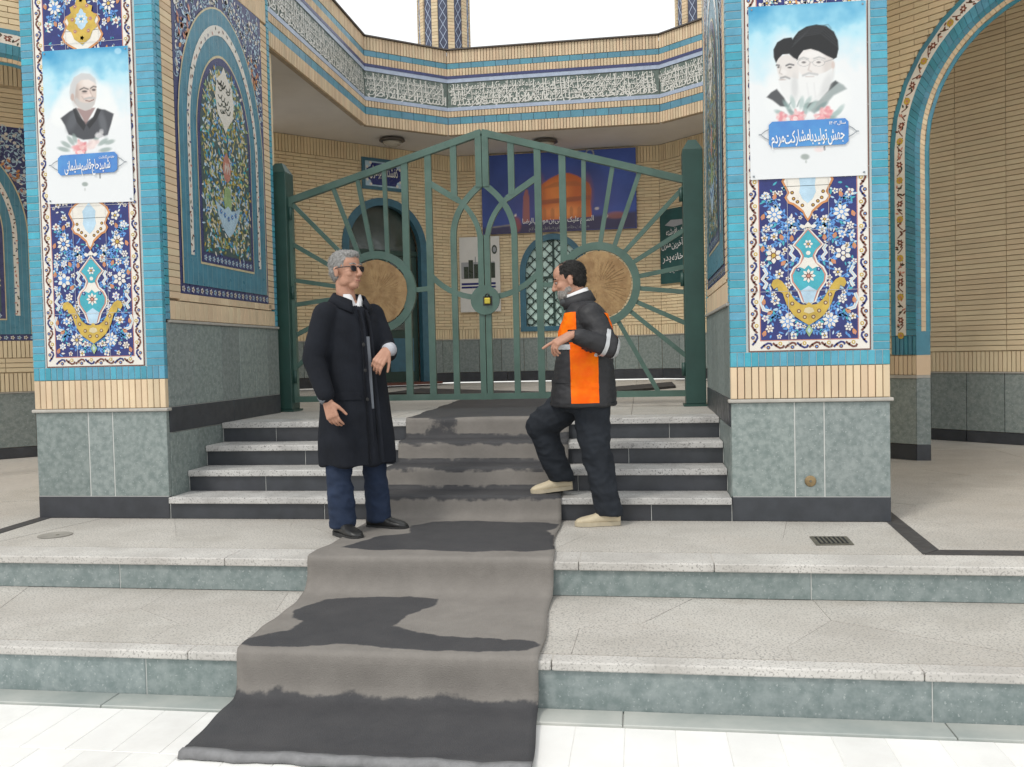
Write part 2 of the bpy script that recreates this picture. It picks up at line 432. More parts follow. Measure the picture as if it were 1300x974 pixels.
# terrace body, its slabs, border and risers
terrace = MB().box((-16, YP+0.02, ZG-0.3), (16, 30, -0.0035), 'joint').build('terrace', kind='structure')
tag(terrace, 'granite paved terrace around the gateway', 'terrace')
slabs(terrace, -5.6, 5.2, YP+0.235, 12.4, 0.0, 12, 9, 'granite')
def xruns(a, b, joints):
    e = [a]+[j for j in joints if a < j < b]+[b]
    return list(zip(e[:-1], e[1:]))
for a, b in xruns(-8.0, 8.0, (-6.0, -4.3, -2.36, -0.35, 0.36, 2.5, 4.4)):
    # terrace nosing: a slab with a rounded front edge
    MB().box((a+0.0015, YP-0.022, -LIP), (b-0.0015, YP+0.232, 0.0), 'granite_edge').build('nosing_slab', terrace, bevel=0.006)
for a, b in xruns(-8.0, 8.0, (-5.2, -3.02, -1.2, 0.851, 3.2, 5.4)):
    piece('riser_slab', terrace, ((a+b)/2, YP+0.012, (-LIP-ZP)/2), (b-a-0.005, 0.024, ZP-LIP), 'step_stone')
low = MB().box((-16, YS+0.02, ZG-0.3), (16, YP+0.03, -ZP-0.0035), 'joint').build('lower_step', kind='structure')
tag(low, 'broad granite step below the terrace', 'step')
MB().box((-9, YP+0.004, -ZP), (9, YP+0.02, -LIP), 'pale_joint').build('riser_backing', terrace)
MB().box((-9, YS+0.004, ZG), (9, YS+0.02, -ZP-0.04), 'pale_joint').build('riser_backing', terrace)
slabs(low, -5.2, 4.6, YS+0.085, YP-0.001, -ZP, 10, 2, 'granite', jit=0.35)
for a, b in xruns(-8.0, 8.0, (-5.5, -3.4, -2.05, -0.4, 1.10, 2.9, 4.9)):
    MB().box((a+0.0015, YS-0.018, -ZP-0.04), (b-0.0015, YS+0.082, -ZP), 'granite_edge').build('nosing_slab', low, bevel=0.007)
for a, b in xruns(-8.0, 8.0, (-4.4, -2.266, -0.6, 1.134, 3.3, 5.6)):
    piece('riser_slab', low, ((a+b)/2, YS+0.012, -ZP-0.04-(ZS-0.04)/2), (b-a-0.005, 0.024, ZS-0.04), 'step_stone')

# dark inlay strips that run out from the pillars
for sx in (1, -1):
    m_ = lambda x: x if sx == 1 else 2*CX-x+0.02
    p = [(m_(1.556), 6.30), (m_(1.556), 6.02), (m_(1.535), 4.93), (m_(1.70), 4.93), (m_(1.665), 5.05), (m_(1.64), 5.08)]
    for poly in ([(1.56, 6.45), (1.47, 4.94), (1.585, 5.055), (1.655, 6.45)], [(1.477, 4.938), (2.42, 4.938), (2.42, 5.05), (1.59, 5.05)], [(2.424, 4.938), (5.0, 4.938), (5.0, 5.05), (2.424, 5.05)]):
        q = [(m_(x), y) for x, y in poly]
        MB().prism(q, (0, 0, 0.0012), (1, 0, 0), (0, 1, 0), (0, 0, 0.003), 'floor_dark').build('inlay_strip', terrace)

# ---------------------------------------------------------------- entrance steps and the floor behind the gate
stairs = MB().box((XL2, Y0+4*TD-0.2, 0.0), (XR1, 16.4, Z4-0.035), 'joint').build('entrance_steps', kind='structure')
tag(stairs, 'four granite steps with black risers up to the gate', 'steps')
JN = [(-2.2, -0.9, 0.05), (-2.75, -1.9, -0.45), (-2.55, -1.35, -0.1), (-2.9, -1.75, 0.2)]
for n in range(4):
    z = (n+1)*HS; y = Y0+n*TD
    for a, b in xruns(XL2+0.002, XR1-0.002, JN[n]):
        piece('riser_slab', stairs, ((a+b)/2, y+0.014, z-LIP-(HS-LIP)/2), (b-a-0.004, 0.024, HS-LIP-0.001), 'black_stone')
    yb = y+TD+0.012 if n < 3 else y+0.33
    for a, b in xruns(XL2+0.002, XR1-0.002, ((-1.35,), (-1.1,), (-1.5,), (-1.3,))[n]):
        MB().box((a+0.001, y-0.022, z-LIP), (b-0.001, yb, z), 'granite_step').build('tread_slab', stairs, bevel=0.006)
    MB().box((XL2, y+0.006, z-HS), (XR1, y+TD+0.05, z-LIP-0.002), 'pale_joint').build('step_core', stairs)
yl = Y0+3*TD+0.332
for i in range(6):
    for j in range(12):
        w = (XR1-XL2)/6; d = 0.72
        a = XL2+i*w; y = yl+j*d
        if y > 15.9: continue
        MB().box((a+0.0015, y+0.0015, Z4-0.03), (a+w-0.0015, y+d-0.0015, Z4+random.uniform(-.001, .0005)), 'granite').build('paving_slab', stairs)
court = MB().prism([(-4.2, 8.3), (1.42, 8.3), (1.42, 12.6), (3.2, 13.2), (3.2, 16.6), (-6.4, 16.6), (-6.4, 13.2), (-4.2, 12.6)], (0, 0, 0.0), (1, 0, 0), (0, 1, 0), (0, 0, Z4-0.034), 'granite').build('courtyard_floor', kind='structure')
tag(court, 'granite floor of the forecourt behind the gate', 'floor')
# ================================================================ tile work shared by both pillars
ZLEDGE, ZCRM, ZBLU, ZPAN, ZTOP = 0.7707, 0.7945, 1.0019, 1.0955, 4.75
def field_panel(o, W, H):
    """floral tile field drawn on a panel W wide and H high, o = bottom centre, facing -y"""
    cv = Canvas(o, (1, 0, 0), (0, 0, 1), (0, -1, 0), 0.0006, 0.004)
    k = W/508.0
    def T(x, y): return ((x-414)*k, (800-y)*k)
    fx, fy0, fy1 = 199*k, 52*k, H-52*k
    cv.rect(-W/2, 0, W/2, H, 'tile_brown', 0)
    cv.rect(-W/2+5*k, 5*k, W/2-5*k, H-5*k, 'tile_white', 1)
    cv.rect(-fx-6*k, fy0-6*k, fx+6*k, fy1+6*k, 'tile_rose', 2)
    cv.rect(-fx-2*k, fy0-2*k, fx+2*k, fy1+2*k, 'tile_navy', 3)
    # scroll border
    bx = (W/2-5*k+fx+6*k)/2
    def scroll(p, q, n, flip):
        p, q = Vector(p), Vector(q); d = (q-p)/n; t = Vector((-d.y, d.x)).normalized()
        for i in range(n):
            c = p+d*(i+0.5); s = 1 if (i+flip) % 2 else -1
            a = [c-d*0.5+t*s*11*k, c-d*0.22-t*s*2*k, c+d*0.1-t*s*11*k, c+d*0.32-t*s*9*k, c+d*0.42+t*s*1*k]
            cv.stroke([x[:] for x in a], 8.5*k, 'tile_brown' if i % 3 else 'tile_navy', 4)
            cv.circ((c+d*0.12+t*s*8*k)[:], 8.5*k, 'tile_gold' if i % 2 else 'tile_brown', 4, 8)
            cv.circ((c+d*0.12+t*s*8*k)[:], 4*k, 'tile_white' if i % 2 else 'tile_sky', 5, 6)
            cv.leaf((c-d*0.3-t*s*6*k)[:], math.atan2(d.y, d.x)+s*1.0, 17*k, 8*k, 'tile_brown' if i % 2 else 'tile_orange', 4)
    n = int(H/(52*k))
    for s in (-1, 1): scroll((s*bx, 30*k), (s*bx, H-30*k), n, 0 if s > 0 else 1)
    scroll((-bx+25*k, 26*k), (bx-25*k, 26*k), 8, 0); scroll((-bx+25*k, H-26*k), (bx-25*k, H-26*k), 8, 1)
    def S(pts, m, layer): cv.sym([T(x, y) for x, y in pts], m, layer)
    def motif(flip):
        nonlocal T
        T0 = T
        if flip: T = lambda x, y: ((x-414)*k, H-(800-y)*k)
        def mir(c): return (-c[0], c[1])
        # stems
        for pts in ([(412,700),(370,720),(330,700),(300,650),(260,640),(235,600)], [(412,690),(350,660),(300,600),(260,560),(240,500)], [(405,590),(340,560),(300,500),(250,470),(232,420)],
                    [(400,400),(330,420),(290,380),(240,360),(225,330)], [(400,275),(350,262),(300,272),(255,300),(225,300)], [(395,262),(340,240),(300,190),(250,170),(225,120)], [(360,250),(330,300),(300,330),(260,340)],
                    [(300,600),(270,650),(240,660)], [(330,560),(310,530),(280,520)], [(350,262),(300,240),(250,250)], [(300,190),(280,150),(250,140)]):
            q = [T(x, y) for x, y in pts]
            sm = []
            for i in range(len(q)-1):
                for t in (0, .33, .66):
                    a, b = Vector(q[i]), Vector(q[i+1]); sm.append((a+(b-a)*t)[:])
            sm.append(q[-1])
            for f in (lambda c: c, mir): cv.stroke([f(c) for c in sm], 6.5*k, 'tile_sky', 4)
            for i in range(1, len(sm)-1):
                a = Vector(sm[i+1])-Vector(sm[i-1]); an = math.atan2(a.y, a.x)
                for sg in ((1, -1) if i % 2 else (1,)):
                    col = ('tile_sky', 'tile_sky', 'tile_pale', 'tile_turq')[(i*3+len(pts)) % 4]
                    for f in (0, 1):
                        c = sm[i] if not f else mir(sm[i]); aa = an+sg*0.9
                        cv.leaf(c, aa if not f else math.pi-aa, random.uniform(17, 27)*k, random.uniform(9, 12)*k, col, 4)
        for x, y, r, p in ((275,210,36,8),(270,385,36,6),(325,670,34,8),(240,128,19,5),(345,238,19,6),(240,268,18,6),(233,310,16,5),(273,305,18,6),(355,280,18,6),(293,465,21,6),(275,580,21,6),(370,690,17,5),(250,700,19,6),(330,515,16,5),(253,350,12,5),(318,362,13,5),(232,655,16,5),(350,735,17,4),(290,735,12,5),(300,120,14,5),(225,420,13,5)):
            c = T(x, y)
            for f in (0, 1): cv.flower(c if not f else mir(c), r*k, 6, p, 'tile_white', random.choice(('tile_gold', 'tile_sky', 'tile_rose', 'tile_white')), random.choice(('tile_navy', 'tile_brown', 'tile_sky')), random.random())
        for x, y, a in ((272,148,1.2),(310,322,2.0),(222,232,1.2),(222,370,1.4),(240,640,.6),(222,600,1.3),(345,330,1.5),(222,735,1.2),(300,430,.8)):
            c = T(x, y)
            for f in (0, 1):
                aa = a if not f else math.pi-a
                cv.leaf(c if not f else mir(c), -aa if flip else aa, 30*k, 18*k, 'tile_orange', 7); cv.leaf(c if not f else mir(c), -aa if flip else aa, 20*k, 9*k, 'tile_rose', 8)
        # white cloud curls
        for pts in ([(338,345),(350,362),(340,380),(356,398),(346,412)], [(228,440),(240,462),(222,486),(240,505),(228,528)], [(222,556),(214,585),(226,618),(256,626)]):
            for f in (lambda c: c, mir):
                cv.stroke([f(T(x, y)) for x, y in pts], 15*k, 'tile_white', 6); cv.stroke([f(T(x, y)) for x, y in pts], 5*k, 'tile_pale', 7)
        # top cartouche
        S([(414,92),(318,92),(330,120),(318,140),(332,165),(352,172),(372,190),(392,205),(402,228),(414,246)], 'tile_orange', 9)
        S([(414,92),(327,92),(340,120),(328,140),(340,158),(358,165),(380,182),(398,200),(406,220),(414,232)], 'tile_white', 10)
        S([(414,92),(384,92),(380,120),(392,148),(414,168)], 'tile_pale', 11)
        S([(414,94),(318,94),(306,70),(318,44),(340,26),(372,8),(414,-20)], 'tile_orange', 9)
        S([(414,94),(327,94),(316,70),(328,48),(348,32),(376,16),(414,-8)], 'tile_white', 10)
        S([(414,94),(384,94),(380,60),(414,20)], 'tile_pale', 11)
        for x, y in ((350,120),(356,146),(372,160),(392,176)):
            for f in (0, 1):
                c = T(x, y); cv.circ(c if not f else mir(c), 8*k, 'tile_brown', 11, 8); cv.circ(c if not f else mir(c), 4*k, 'tile_gold', 12, 6)
        S([(414,246),(400,262),(386,256),(378,266),(392,276),(406,268),(414,276)], 'tile_white', 9)
        # kite and vase
        S([(414,268),(348,345),(372,370),(384,392),(374,420),(350,440),(336,470),(340,505),(368,545),(384,590),(414,600)], 'tile_white', 9)
        S([(414,275),(355,345),(378,368),(390,392),(380,424),(356,444),(342,472),(346,503),(374,544),(390,588),(414,598)], 'tile_rose', 10)
        S([(414,282),(361,345),(383,366),(396,392),(386,428),(361,448),(348,474),(352,502),(380,542),(395,588),(414,596)], 'tile_turq', 11)
        S([(414,402),(398,398),(384,424),(362,446),(380,440),(398,448),(414,432)], 'tile_white', 12)
        S([(414,520),(380,542),(395,590),(414,596)], 'tile_pale', 12)
        cv.flower(T(414,342), 20*k, 12, 6, 'tile_white', 'tile_gold', 'tile_navy'); cv.flower(T(414,478), 30*k, 12, 8, 'tile_white', 'tile_rose', 'tile_brown')
        for x in (372, 456): cv.flower(T(x,450), 11*k, 13, 5, 'tile_navy', 'tile_white', 'tile_sky')
        cv.circ(T(414,380), 10*k, 'tile_white', 12, 6)
        # gold horns
        S([(414,690),(380,668),(350,645),(322,600),(305,548),(288,540),(284,522),(268,530),(258,512),(266,492),(284,486),(302,496),(318,516),(336,548),(356,580),(382,600),(402,602),(414,590)], 'tile_gold', 14)
        S([(414,640),(392,632),(398,616),(414,612)], 'tile_cream', 15)
        for x, y in ((326,560),(345,595),(372,628),(396,654)):
            for f in (0, 1):
                c = T(x, y); cv.circ(c if not f else mir(c), 9*k, 'tile_brown', 15, 7); cv.circ(c if not f else mir(c), 5*k, 'tile_cream', 16, 6)
        S([(414,686),(398,712),(414,740)], 'tile_lime', 14); S([(414,700),(406,712),(414,724)], 'tile_pale', 15)
        T = T0
    motif(False)
    motif(True)
    # small filling leaves and buds
    for i in range(330):
        c = (random.uniform(0.02, 0.96)*fx, random.uniform(fy0+0.015, fy1-0.015))
        for f in (1, -1):
            a = random.uniform(0, 6.28)
            if i % 7 == 0: cv.flower((f*c[0], c[1]), random.uniform(9, 14)*k, 5.2, 5)
            else: cv.leaf((f*c[0], c[1]), a if f > 0 else math.pi-a, random.uniform(15, 26)*k, random.uniform(6, 10)*k, ('tile_sky', 'tile_pale', 'tile_white', 'tile_sky', 'tile_turq', 'tile_sky')[i % 6], 3.6)
    # middle of the field
    for i in range(64):
        c = (random.uniform(0.05, 0.92)*fx, random.uniform(0.31, 0.66)*H)
        for f in (1, -1):
            if i % 3 == 0: cv.flower((f*c[0], c[1]), random.uniform(15, 30)*k, 6, random.choice((5, 6, 8)))
            else: cv.leaf((f*c[0], c[1]), random.uniform(0, 6.28), 26*k, 12*k, random.choice(('tile_sky', 'tile_pale', 'tile_turq', 'tile_orange')), 5)
    # gold medallion that shows above the hung sheet
    mz = H*0.715
    med = [(0,120),(-22,96),(-30,70),(-58,58),(-52,32),(-78,14),(-66,-14),(-80,-40),(-54,-58),(-40,-92),(0,-120)]
    cv.sym([(x*k, mz+y*k) for x, y in med], 'tile_gold', 14)
    cv.sym([(x*k*0.42, mz+y*k*0.42) for x, y in med], 'tile_pale', 15)
    cv.flower((0, mz), 22*k, 16, 6, 'tile_white', 'tile_sky', 'tile_turq')
    for x, y in ((30,60),(46,0),(34,-56),(0,88),(0,-88)):
        for f in (1, -1): cv.flower((f*x*k, mz+y*k), 11*k, 15, 5, 'tile_rose', 'tile_white', 'tile_brown')
    return cv

def niche_panel(o, u, W, H, step=0.0012, n_leaf=780):
    """blind arch of mosaic tile: o bottom centre, u horizontal direction; returns (canvas, frame data)"""
    u = Vector(u); n = u.cross(Vector((0, 0, 1)))
    cv = Canvas(o, u, (0, 0, 1), n, step, 0.002)
    hw = W/2
    cv.rect(-hw, 0, hw, H, 'tile_indigo', 0)
    # flowered lower border
    for i in range(22):
        x = -hw+W*(i+0.5)/22
        cv.flower((x, 0.035), 0.026, 2, 5, 'tile_pale' if i % 2 else 'tile_white', 'tile_gold', 'tile_indigo')
    # spandrels: pale arabesques over indigo
    rs = random.Random(3)
    def outer_half(z):
        zs, za = 1.25, H-0.20
        if z < zs: return hw-0.03
        if z > za: return 0.0
        t = 1-(1-(z-zs)/(za-zs))**(1/1.7)
        return (hw-0.03)*(1-t**1.75)
    for i in range(520):
        z = rs.uniform(1.5, H-0.04); x = rs.uniform(0.02, hw-0.03)
        if x < outer_half(z)+0.03: continue
        for f in (1, -1):
            q = rs.random()
            if q < 0.42:
                a0 = rs.uniform(0, 6.28); r = rs.uniform(0.02, 0.045)
                cv.stroke([(f*(x+r*math.cos(a0+t)), z+r*math.sin(a0+t)) for t in (0, .6, 1.2, 1.8, 2.4, 3.0)], 0.014, 'tile_pale', 2, True)
            elif q < 0.85: cv.leaf((f*x, z), rs.uniform(0, 6.28), 0.05, 0.02, 'tile_pale' if q < 0.6 else 'tile_white', 2)
            else: cv.circ((f*x, z), 0.02, 'tile_white', 2, 7)
    for f in (1, -1):
        for i in range(34):
            cv.leaf((f*(hw-0.17+rs.gauss(0, 0.045)), H-0.62+rs.gauss(0, 0.11)), rs.uniform(0, 6.28), 0.06, 0.03, rs.choice(('tile_rose', 'tile_orange', 'tile_pale')), 3)
    A0 = arch_pts(hw-0.03, 1.25, H-0.20, z0=0.075)
    cv.poly(A0, 'tile_cream', 4)
    cv.poly(arch_pts(hw-0.045, 1.25, H-0.215, z0=0.075), 'blue_niche', 5)
    # flowered ribbon that follows the arch
    O, I = arch_pts(hw*0.80, 1.26, H-0.34, z0=0.30), arch_pts(hw*0.735, 1.26, H-0.42, z0=0.30)
    for i in range(len(O)-1):
        cv.poly([O[i], O[i+1], I[i+1], I[i]], 'tile_white', 7)
    for i in range(len(O)-1):
        a, b = (Vector(O[i])+Vector(I[i]))/2, (Vector(O[i+1])+Vector(I[i+1]))/2
        m_ = max(1, int((b-a).length/0.042))
        for j in range(m_):
            p = a+(b-a)*((j+0.5)/m_)
            cv.leaf(p[:], rs.uniform(0, 6.28), 0.036, 0.016, rs.choice(('tile_brown', 'tile_indigo', 'tile_dark', 'tile_rose')), 8)
    # inner field
    cv.poly(arch_pts(hw*0.615, 1.28, H-0.58, z0=0.245), 'tile_cream', 7)
    cv.poly(arch_pts(hw*0.60, 1.28, H-0.60, z0=0.262), 'tile_indigo', 8)
    for i in range(13):
        cv.flower((-hw*0.56+hw*1.12*(i+0.5)/13, 0.30), 0.026, 9, 5, 'tile_pale', 'tile_white', 'tile_indigo')
    fw, fz = hw*0.545, H-0.66
    F = arch_pts(fw, 1.28, fz, z0=0.345)
    cv.poly(F, 'tile_deepgreen', 9)
    def inner_half(z):
        if z < 1.28: return fw
        t = 1-(1-min(1, (z-1.28)/(fz-1.28)))**(1/1.7)
        return fw*(1-t**1.75)
    for i in range(n_leaf):
        z = rs.uniform(0.36, fz-0.05); h_ = inner_half(z)-0.022
        x = rs.uniform(0, 1)*h_
        for f in (1, -1):
            m_ = rs.choice(('tile_olive', 'tile_lime', 'tile_cream', 'tile_cream', 'tile_pale', 'tile_white', 'tile_gold', 'tile_turq', 'tile_sky', 'tile_pale', 'tile_olive'))
            cv.leaf((f*x, z), rs.uniform(0, 6.28), rs.uniform(0.034, 0.066), rs.uniform(0.014, 0.025), m_, 10+rs.random())
    # white lozenge with dark calligraphic strokes, small cartouche and blue crescent
    zc = 1.62
    cv.sym([(0, zc+0.27), (-0.05, zc+0.20), (-0.13, zc+0.14), (-0.165, zc), (-0.13, zc-0.13), (-0.05, zc-0.20), (0, zc-0.27)], 'tile_white', 12)
    for i in range(17):
        x, z = rs.uniform(-0.09, 0.09), zc+rs.uniform(-0.16, 0.17)
        a0 = rs.uniform(0.2, 0.9)
        cv.stroke([(x-0.035, z+0.012), (x-0.01, z-0.01), (x+0.02, z-0.004), (x+0.04, z+0.02+0.02*a0)], 0.011, 'tile_dark', 13)
    cv.sym([(0, 1.20), (-0.05, 1.14), (-0.075, 1.06), (-0.05, 0.98), (0, 0.95)], 'tile_rose', 12)
    for i in range(7):
        cv.stroke([(-0.04+i*0.013, 1.02+0.02*(i % 3)), (-0.035+i*0.013, 1.09+0.02*(i % 2))], 0.008, 'tile_white', 13)
    cv.sym([(0, 0.92), (-0.05, 0.90), (-0.07, 0.80), (-0.05, 0.70), (0, 0.68)], 'tile_lime', 12)
    cv.sym([(0, 0.50), (-0.08, 0.55), (-0.17, 0.66), (-0.225, 0.78), (-0.15, 0.745), (-0.06, 0.725), (0, 0.76)], 'tile_pale', 13)
    for x in (-0.13, -0.065, 0, 0.065, 0.13): cv.flower((x, 0.655+abs(x)*0.35), 0.026, 14, 6, 'tile_sky', 'tile_white', 'tile_indigo')
    return cv
def striped(name, col, col2, pitch, axis):
    """glazed soldier bricks too small to build: fine joints every `pitch` metres"""
    m = mat(name, col, 0.32, 0.15, 9.0, 0.05, 40)
    N, L = m.node_tree.nodes, m.node_tree.links
    b = N['Principled BSDF']; src = b.inputs['Base Color'].links[0].from_socket
    g = N.new('ShaderNodeNewGeometry'); sp = N.new('ShaderNodeVectorMath'); sp.operation = 'DOT_PRODUCT'; sp.inputs[1].default_value = axis
    L.new(g.outputs['Position'], sp.inputs[0])
    d = N.new('ShaderNodeMath'); d.operation = 'DIVIDE'; d.inputs[1].default_value = pitch; L.new(sp.outputs['Value'], d.inputs[0])
    fr = N.new('ShaderNodeMath'); fr.operation = 'FRACT'; L.new(d.outputs[0], fr.inputs[0])
    gt = N.new('ShaderNodeMath'); gt.operation = 'GREATER_THAN'; gt.inputs[1].default_value = 0.93; L.new(fr.outputs[0], gt.inputs[0])
    x = N.new('ShaderNodeMix'); x.data_type = 'RGBA'; L.new(gt.outputs[0], x.inputs[0]); L.new(src, x.inputs[6]); x.inputs[7].default_value = (*col2, 1)
    L.new(x.outputs[2], b.inputs['Base Color'])
    return m
striped('blue_niche', (0.065, 0.225, 0.315), (0.20, 0.33, 0.38), 0.05, (0.75, 0.66, 0.0))

# ================================================================ the two tiled pillars of the gateway
BP = 0.0518                    # brick pitch
YB = 7.86                      # back end of the pillar mass
def pillar(x0, x1, pa, pb, side, label):
    """side = +1 when the passage lies on the +x side of the pillar"""
    root = empty('tiled_pillar', ((x0+x1)/2, (Y0+YB)/2, 0), label, 'pillar', 'tiled pillars flanking the gate', 'thing')
    xi = x1 if side > 0 else x0            # passage face
    xo = x0 if side > 0 else x1
    s = side
    d = 0.035
    MB().box((x0+d, Y0+d, 0), (x1-d, YB, ZTOP+0.5), 'mortar').build('core', root)
    MB().box((x0+0.006, Y0+0.0045, 0.158), (x1-0.006, Y0+0.034, ZLEDGE-0.002), 'pale_joint').build('stone_backing', root)
    MB().box((x0+0.006, Y0+0.003, ZBLU+0.001), (x1-0.006, Y0+0.034, ZTOP), 'blue_joint').build('blue_backing', root)
    MB().box((min(xi-s*0.034, xi-s*0.0045), Y0+0.045, 0.001), (max(xi-s*0.034, xi-s*0.0045), YB-0.002, 1.402), 'pale_joint').build('stone_backing', root)
    # plinth, stone slabs, ledge on the front
    piece('plinth_slab', root, ((x0+x1)/2, Y0+0.018, 0.08), (x1-x0-0.004, 0.036, 0.156), 'black_stone')
    w = x1-x0
    cuts = [x0, x0+w*0.405, x0+w*0.59, x1]
    for a, b in zip(cuts[:-1], cuts[1:]):
        piece('stone_slab', root, ((a+b)/2, Y0+0.020, (0.160+ZLEDGE)/2), (b-a-0.006, 0.036, ZLEDGE-0.164), 'green_stone')
    MB().box((x0-0.016, Y0-0.018, ZLEDGE), (x1+0.016, Y0+0.05, ZCRM-0.001), 'pale_ledge').build('ledge', root, bevel=0.006)
    # outer side face
    for a, b in ((Y0+0.06, 6.6), (6.6, 7.3), (7.3, YB)):
        piece('stone_slab', root, (xo+s*0.018, (a+b)/2, (0.16+ZLEDGE)/2), (b-a-0.005, 0.034, ZLEDGE-0.164), 'green_stone', rz=-s*math.pi/2)
    piece('plinth_slab', root, (xo+s*0.018, (Y0+YB)/2+0.02, 0.08), (YB-Y0-0.045, 0.034, 0.156), 'black_stone', rz=-s*math.pi/2)
    MB().box((min(xo+s*0.003, xo+s*0.036), Y0+0.042, ZCRM), (max(xo+s*0.003, xo+s*0.036), YB, ZTOP+0.5), 'cream_brick').build('side_facing', root)
    # cream soldier course
    n = 22
    for i in range(n):
        piece('cream_brick', root, (x0+w*(i+0.5)/n, Y0+0.018+random.uniform(-.0012, .0012), (ZCRM+ZBLU)/2), (w/n-0.005, 0.04, ZBLU-ZCRM-0.004), 'cream_brick')
    # blue bricks: soldier course under the panel, then a column on either side
    for i in range(n):
        piece('blue_brick', root, (x0+w*(i+0.5)/n, Y0+0.018, (ZBLU+ZPAN)/2), (w/n-0.004, 0.04, ZPAN-ZBLU-0.004), 'blue_brick')
    k = int((ZTOP-ZPAN)/BP)
    for i in range(k):
        z = ZPAN+BP*(i+0.5)
        for a, b in ((x0, pa-0.012), (pb+0.012, x1)):
            piece('blue_brick', root, ((a+b)/2, Y0+0.018+random.uniform(-.0015, .0015), z), (b-a-0.003, 0.04, BP-0.0045), 'blue_brick')
    for a, b in ((pa-0.012, pa), (pb, pb+0.012)):
        MB().box((a+0.001, Y0+0.004, ZPAN), (b-0.001, Y0+0.05, ZTOP), 'tile_brown').build('panel_trim', root)
    # tile panel on the front
    W, H = pb-pa, 3.45
    back = MB().box((pa+0.001, Y0+0.002, ZPAN+0.001), (pb-0.001, Y0+0.05, ZTOP), 'grout').build('tile_panel', root)
    cv = field_panel(((pa+pb)/2, Y0+0.002, ZPAN+0.002), W-0.004, H)
    cv.build('floral_tilework', back)
    # glaze joints between the big square tiles
    jb = Canvas(((pa+pb)/2, Y0+0.002, ZPAN+0.002), (1, 0, 0), (0, 0, 1), (0, -1, 0), 0.0006, 0.004)
    for i in range(1, 9): jb.rect(-W/2, H*i/9-0.0012, W/2, H*i/9+0.0012, 'grout', 18)
    for x in (-W/6, W/6): jb.rect(x-0.0011, 0, x+0.0011, H, 'grout', 18)
    jb.build('tile_joint', back)

    # ---- passage face
    rz = math.pi/2 if s > 0 else -math.pi/2
    def face(name, ya, yb, za, zb, m, dep=0.036, gap=0.004, out=0.0):
        piece(name, root, (xi-s*(dep/2-out), (ya+yb)/2, (za+zb)/2), (yb-ya-gap, dep, zb-za-gap), m, rz=rz)
    ya0, ya1 = Y0+0.042, YB
    zst = 1.415
    cuts = [ya0, 6.28, 6.72, 7.05, 7.36, 7.60, ya1]
    for a, b in zip(cuts[:-1], cuts[1:]):
        face('stone_slab', a, b, 0.795, zst-0.012, 'green_stone')
        face('stone_slab', a, b, 0.0, 0.612, 'green_stone')
    face('plinth_slab', ya0, 6.9, 0.612, 0.795, 'black_stone', out=0.004); face('plinth_slab', 6.9, ya1, 0.612, 0.795, 'black_stone', out=0.004)
    MB().box((xi-0.012 if s > 0 else xi-0.014, ya0+0.03, zst-0.012), (xi+0.014 if s > 0 else xi+0.012, ya1, zst+0.008), 'pale_ledge').build('ledge', root, bevel=0.004)
    # blue return at the front corner, cream columns, niche panel, blue return at the rear
    pY0, pY1, pz0, pz1 = 6.115, 7.672, 1.627, 4.16
    k = int((ZTOP-zst)/BP)
    for i in range(k):
        za, zb = zst+0.010+BP*i, zst+0.010+BP*(i+1)
        face('blue_brick', ya0, 5.955, za, zb, 'blue_brick')
        if za > pz0-0.06 and zb < pz1+0.03:
            face('cream_brick', 5.958, pY0, za, zb, 'cream_brick'); face('cream_brick', pY1, 7.80, za, zb, 'cream_brick')
        face('blue_brick', 7.803, ya1, za, zb, 'blue_brick')
    nb = 26
    for i in range(nb):
        a = 5.958+(7.80-5.958)*i/nb; b = 5.958+(7.80-5.958)*(i+1)/nb
        face('cream_brick', a, b, zst+0.010, 1.565, 'cream_brick', gap=0.005)
        if pY0-0.02 < a and b < pY1+0.06: face('cream_brick', a, b, 1.568, pz0, 'cream_brick')
        face('cream_brick', a, b, pz1+0.03, pz1+0.25, 'cream_brick', gap=0.005)
        face('cream_brick', a, b, pz1+0.25, pz1+0.47, 'cream_brick', gap=0.005)
    pan = MB().box((min(xi-s*0.034, xi-s*0.003), pY0+0.002, pz0+0.001), (max(xi-s*0.034, xi-s*0.003), pY1-0.002, pz1+0.03), 'tile_indigo').build('niche_panel', root)
    cv = niche_panel((xi-s*0.003, (pY0+pY1)/2, pz0), (0, s, 0), pY1-pY0-0.006, pz1-pz0+0.02)
    cv.build('mosaic_tilework', pan)
    return root
pillar(XL1, XL2, XL1+0.108, XL1+0.108+0.768, 1, 'blue tiled pillar carrying the poster of one grey-haired man')
pillar(XR1, XR2, XR1+0.115, XR1+0.115+0.756, -1, 'blue tiled pillar carrying the poster of two turbaned men')
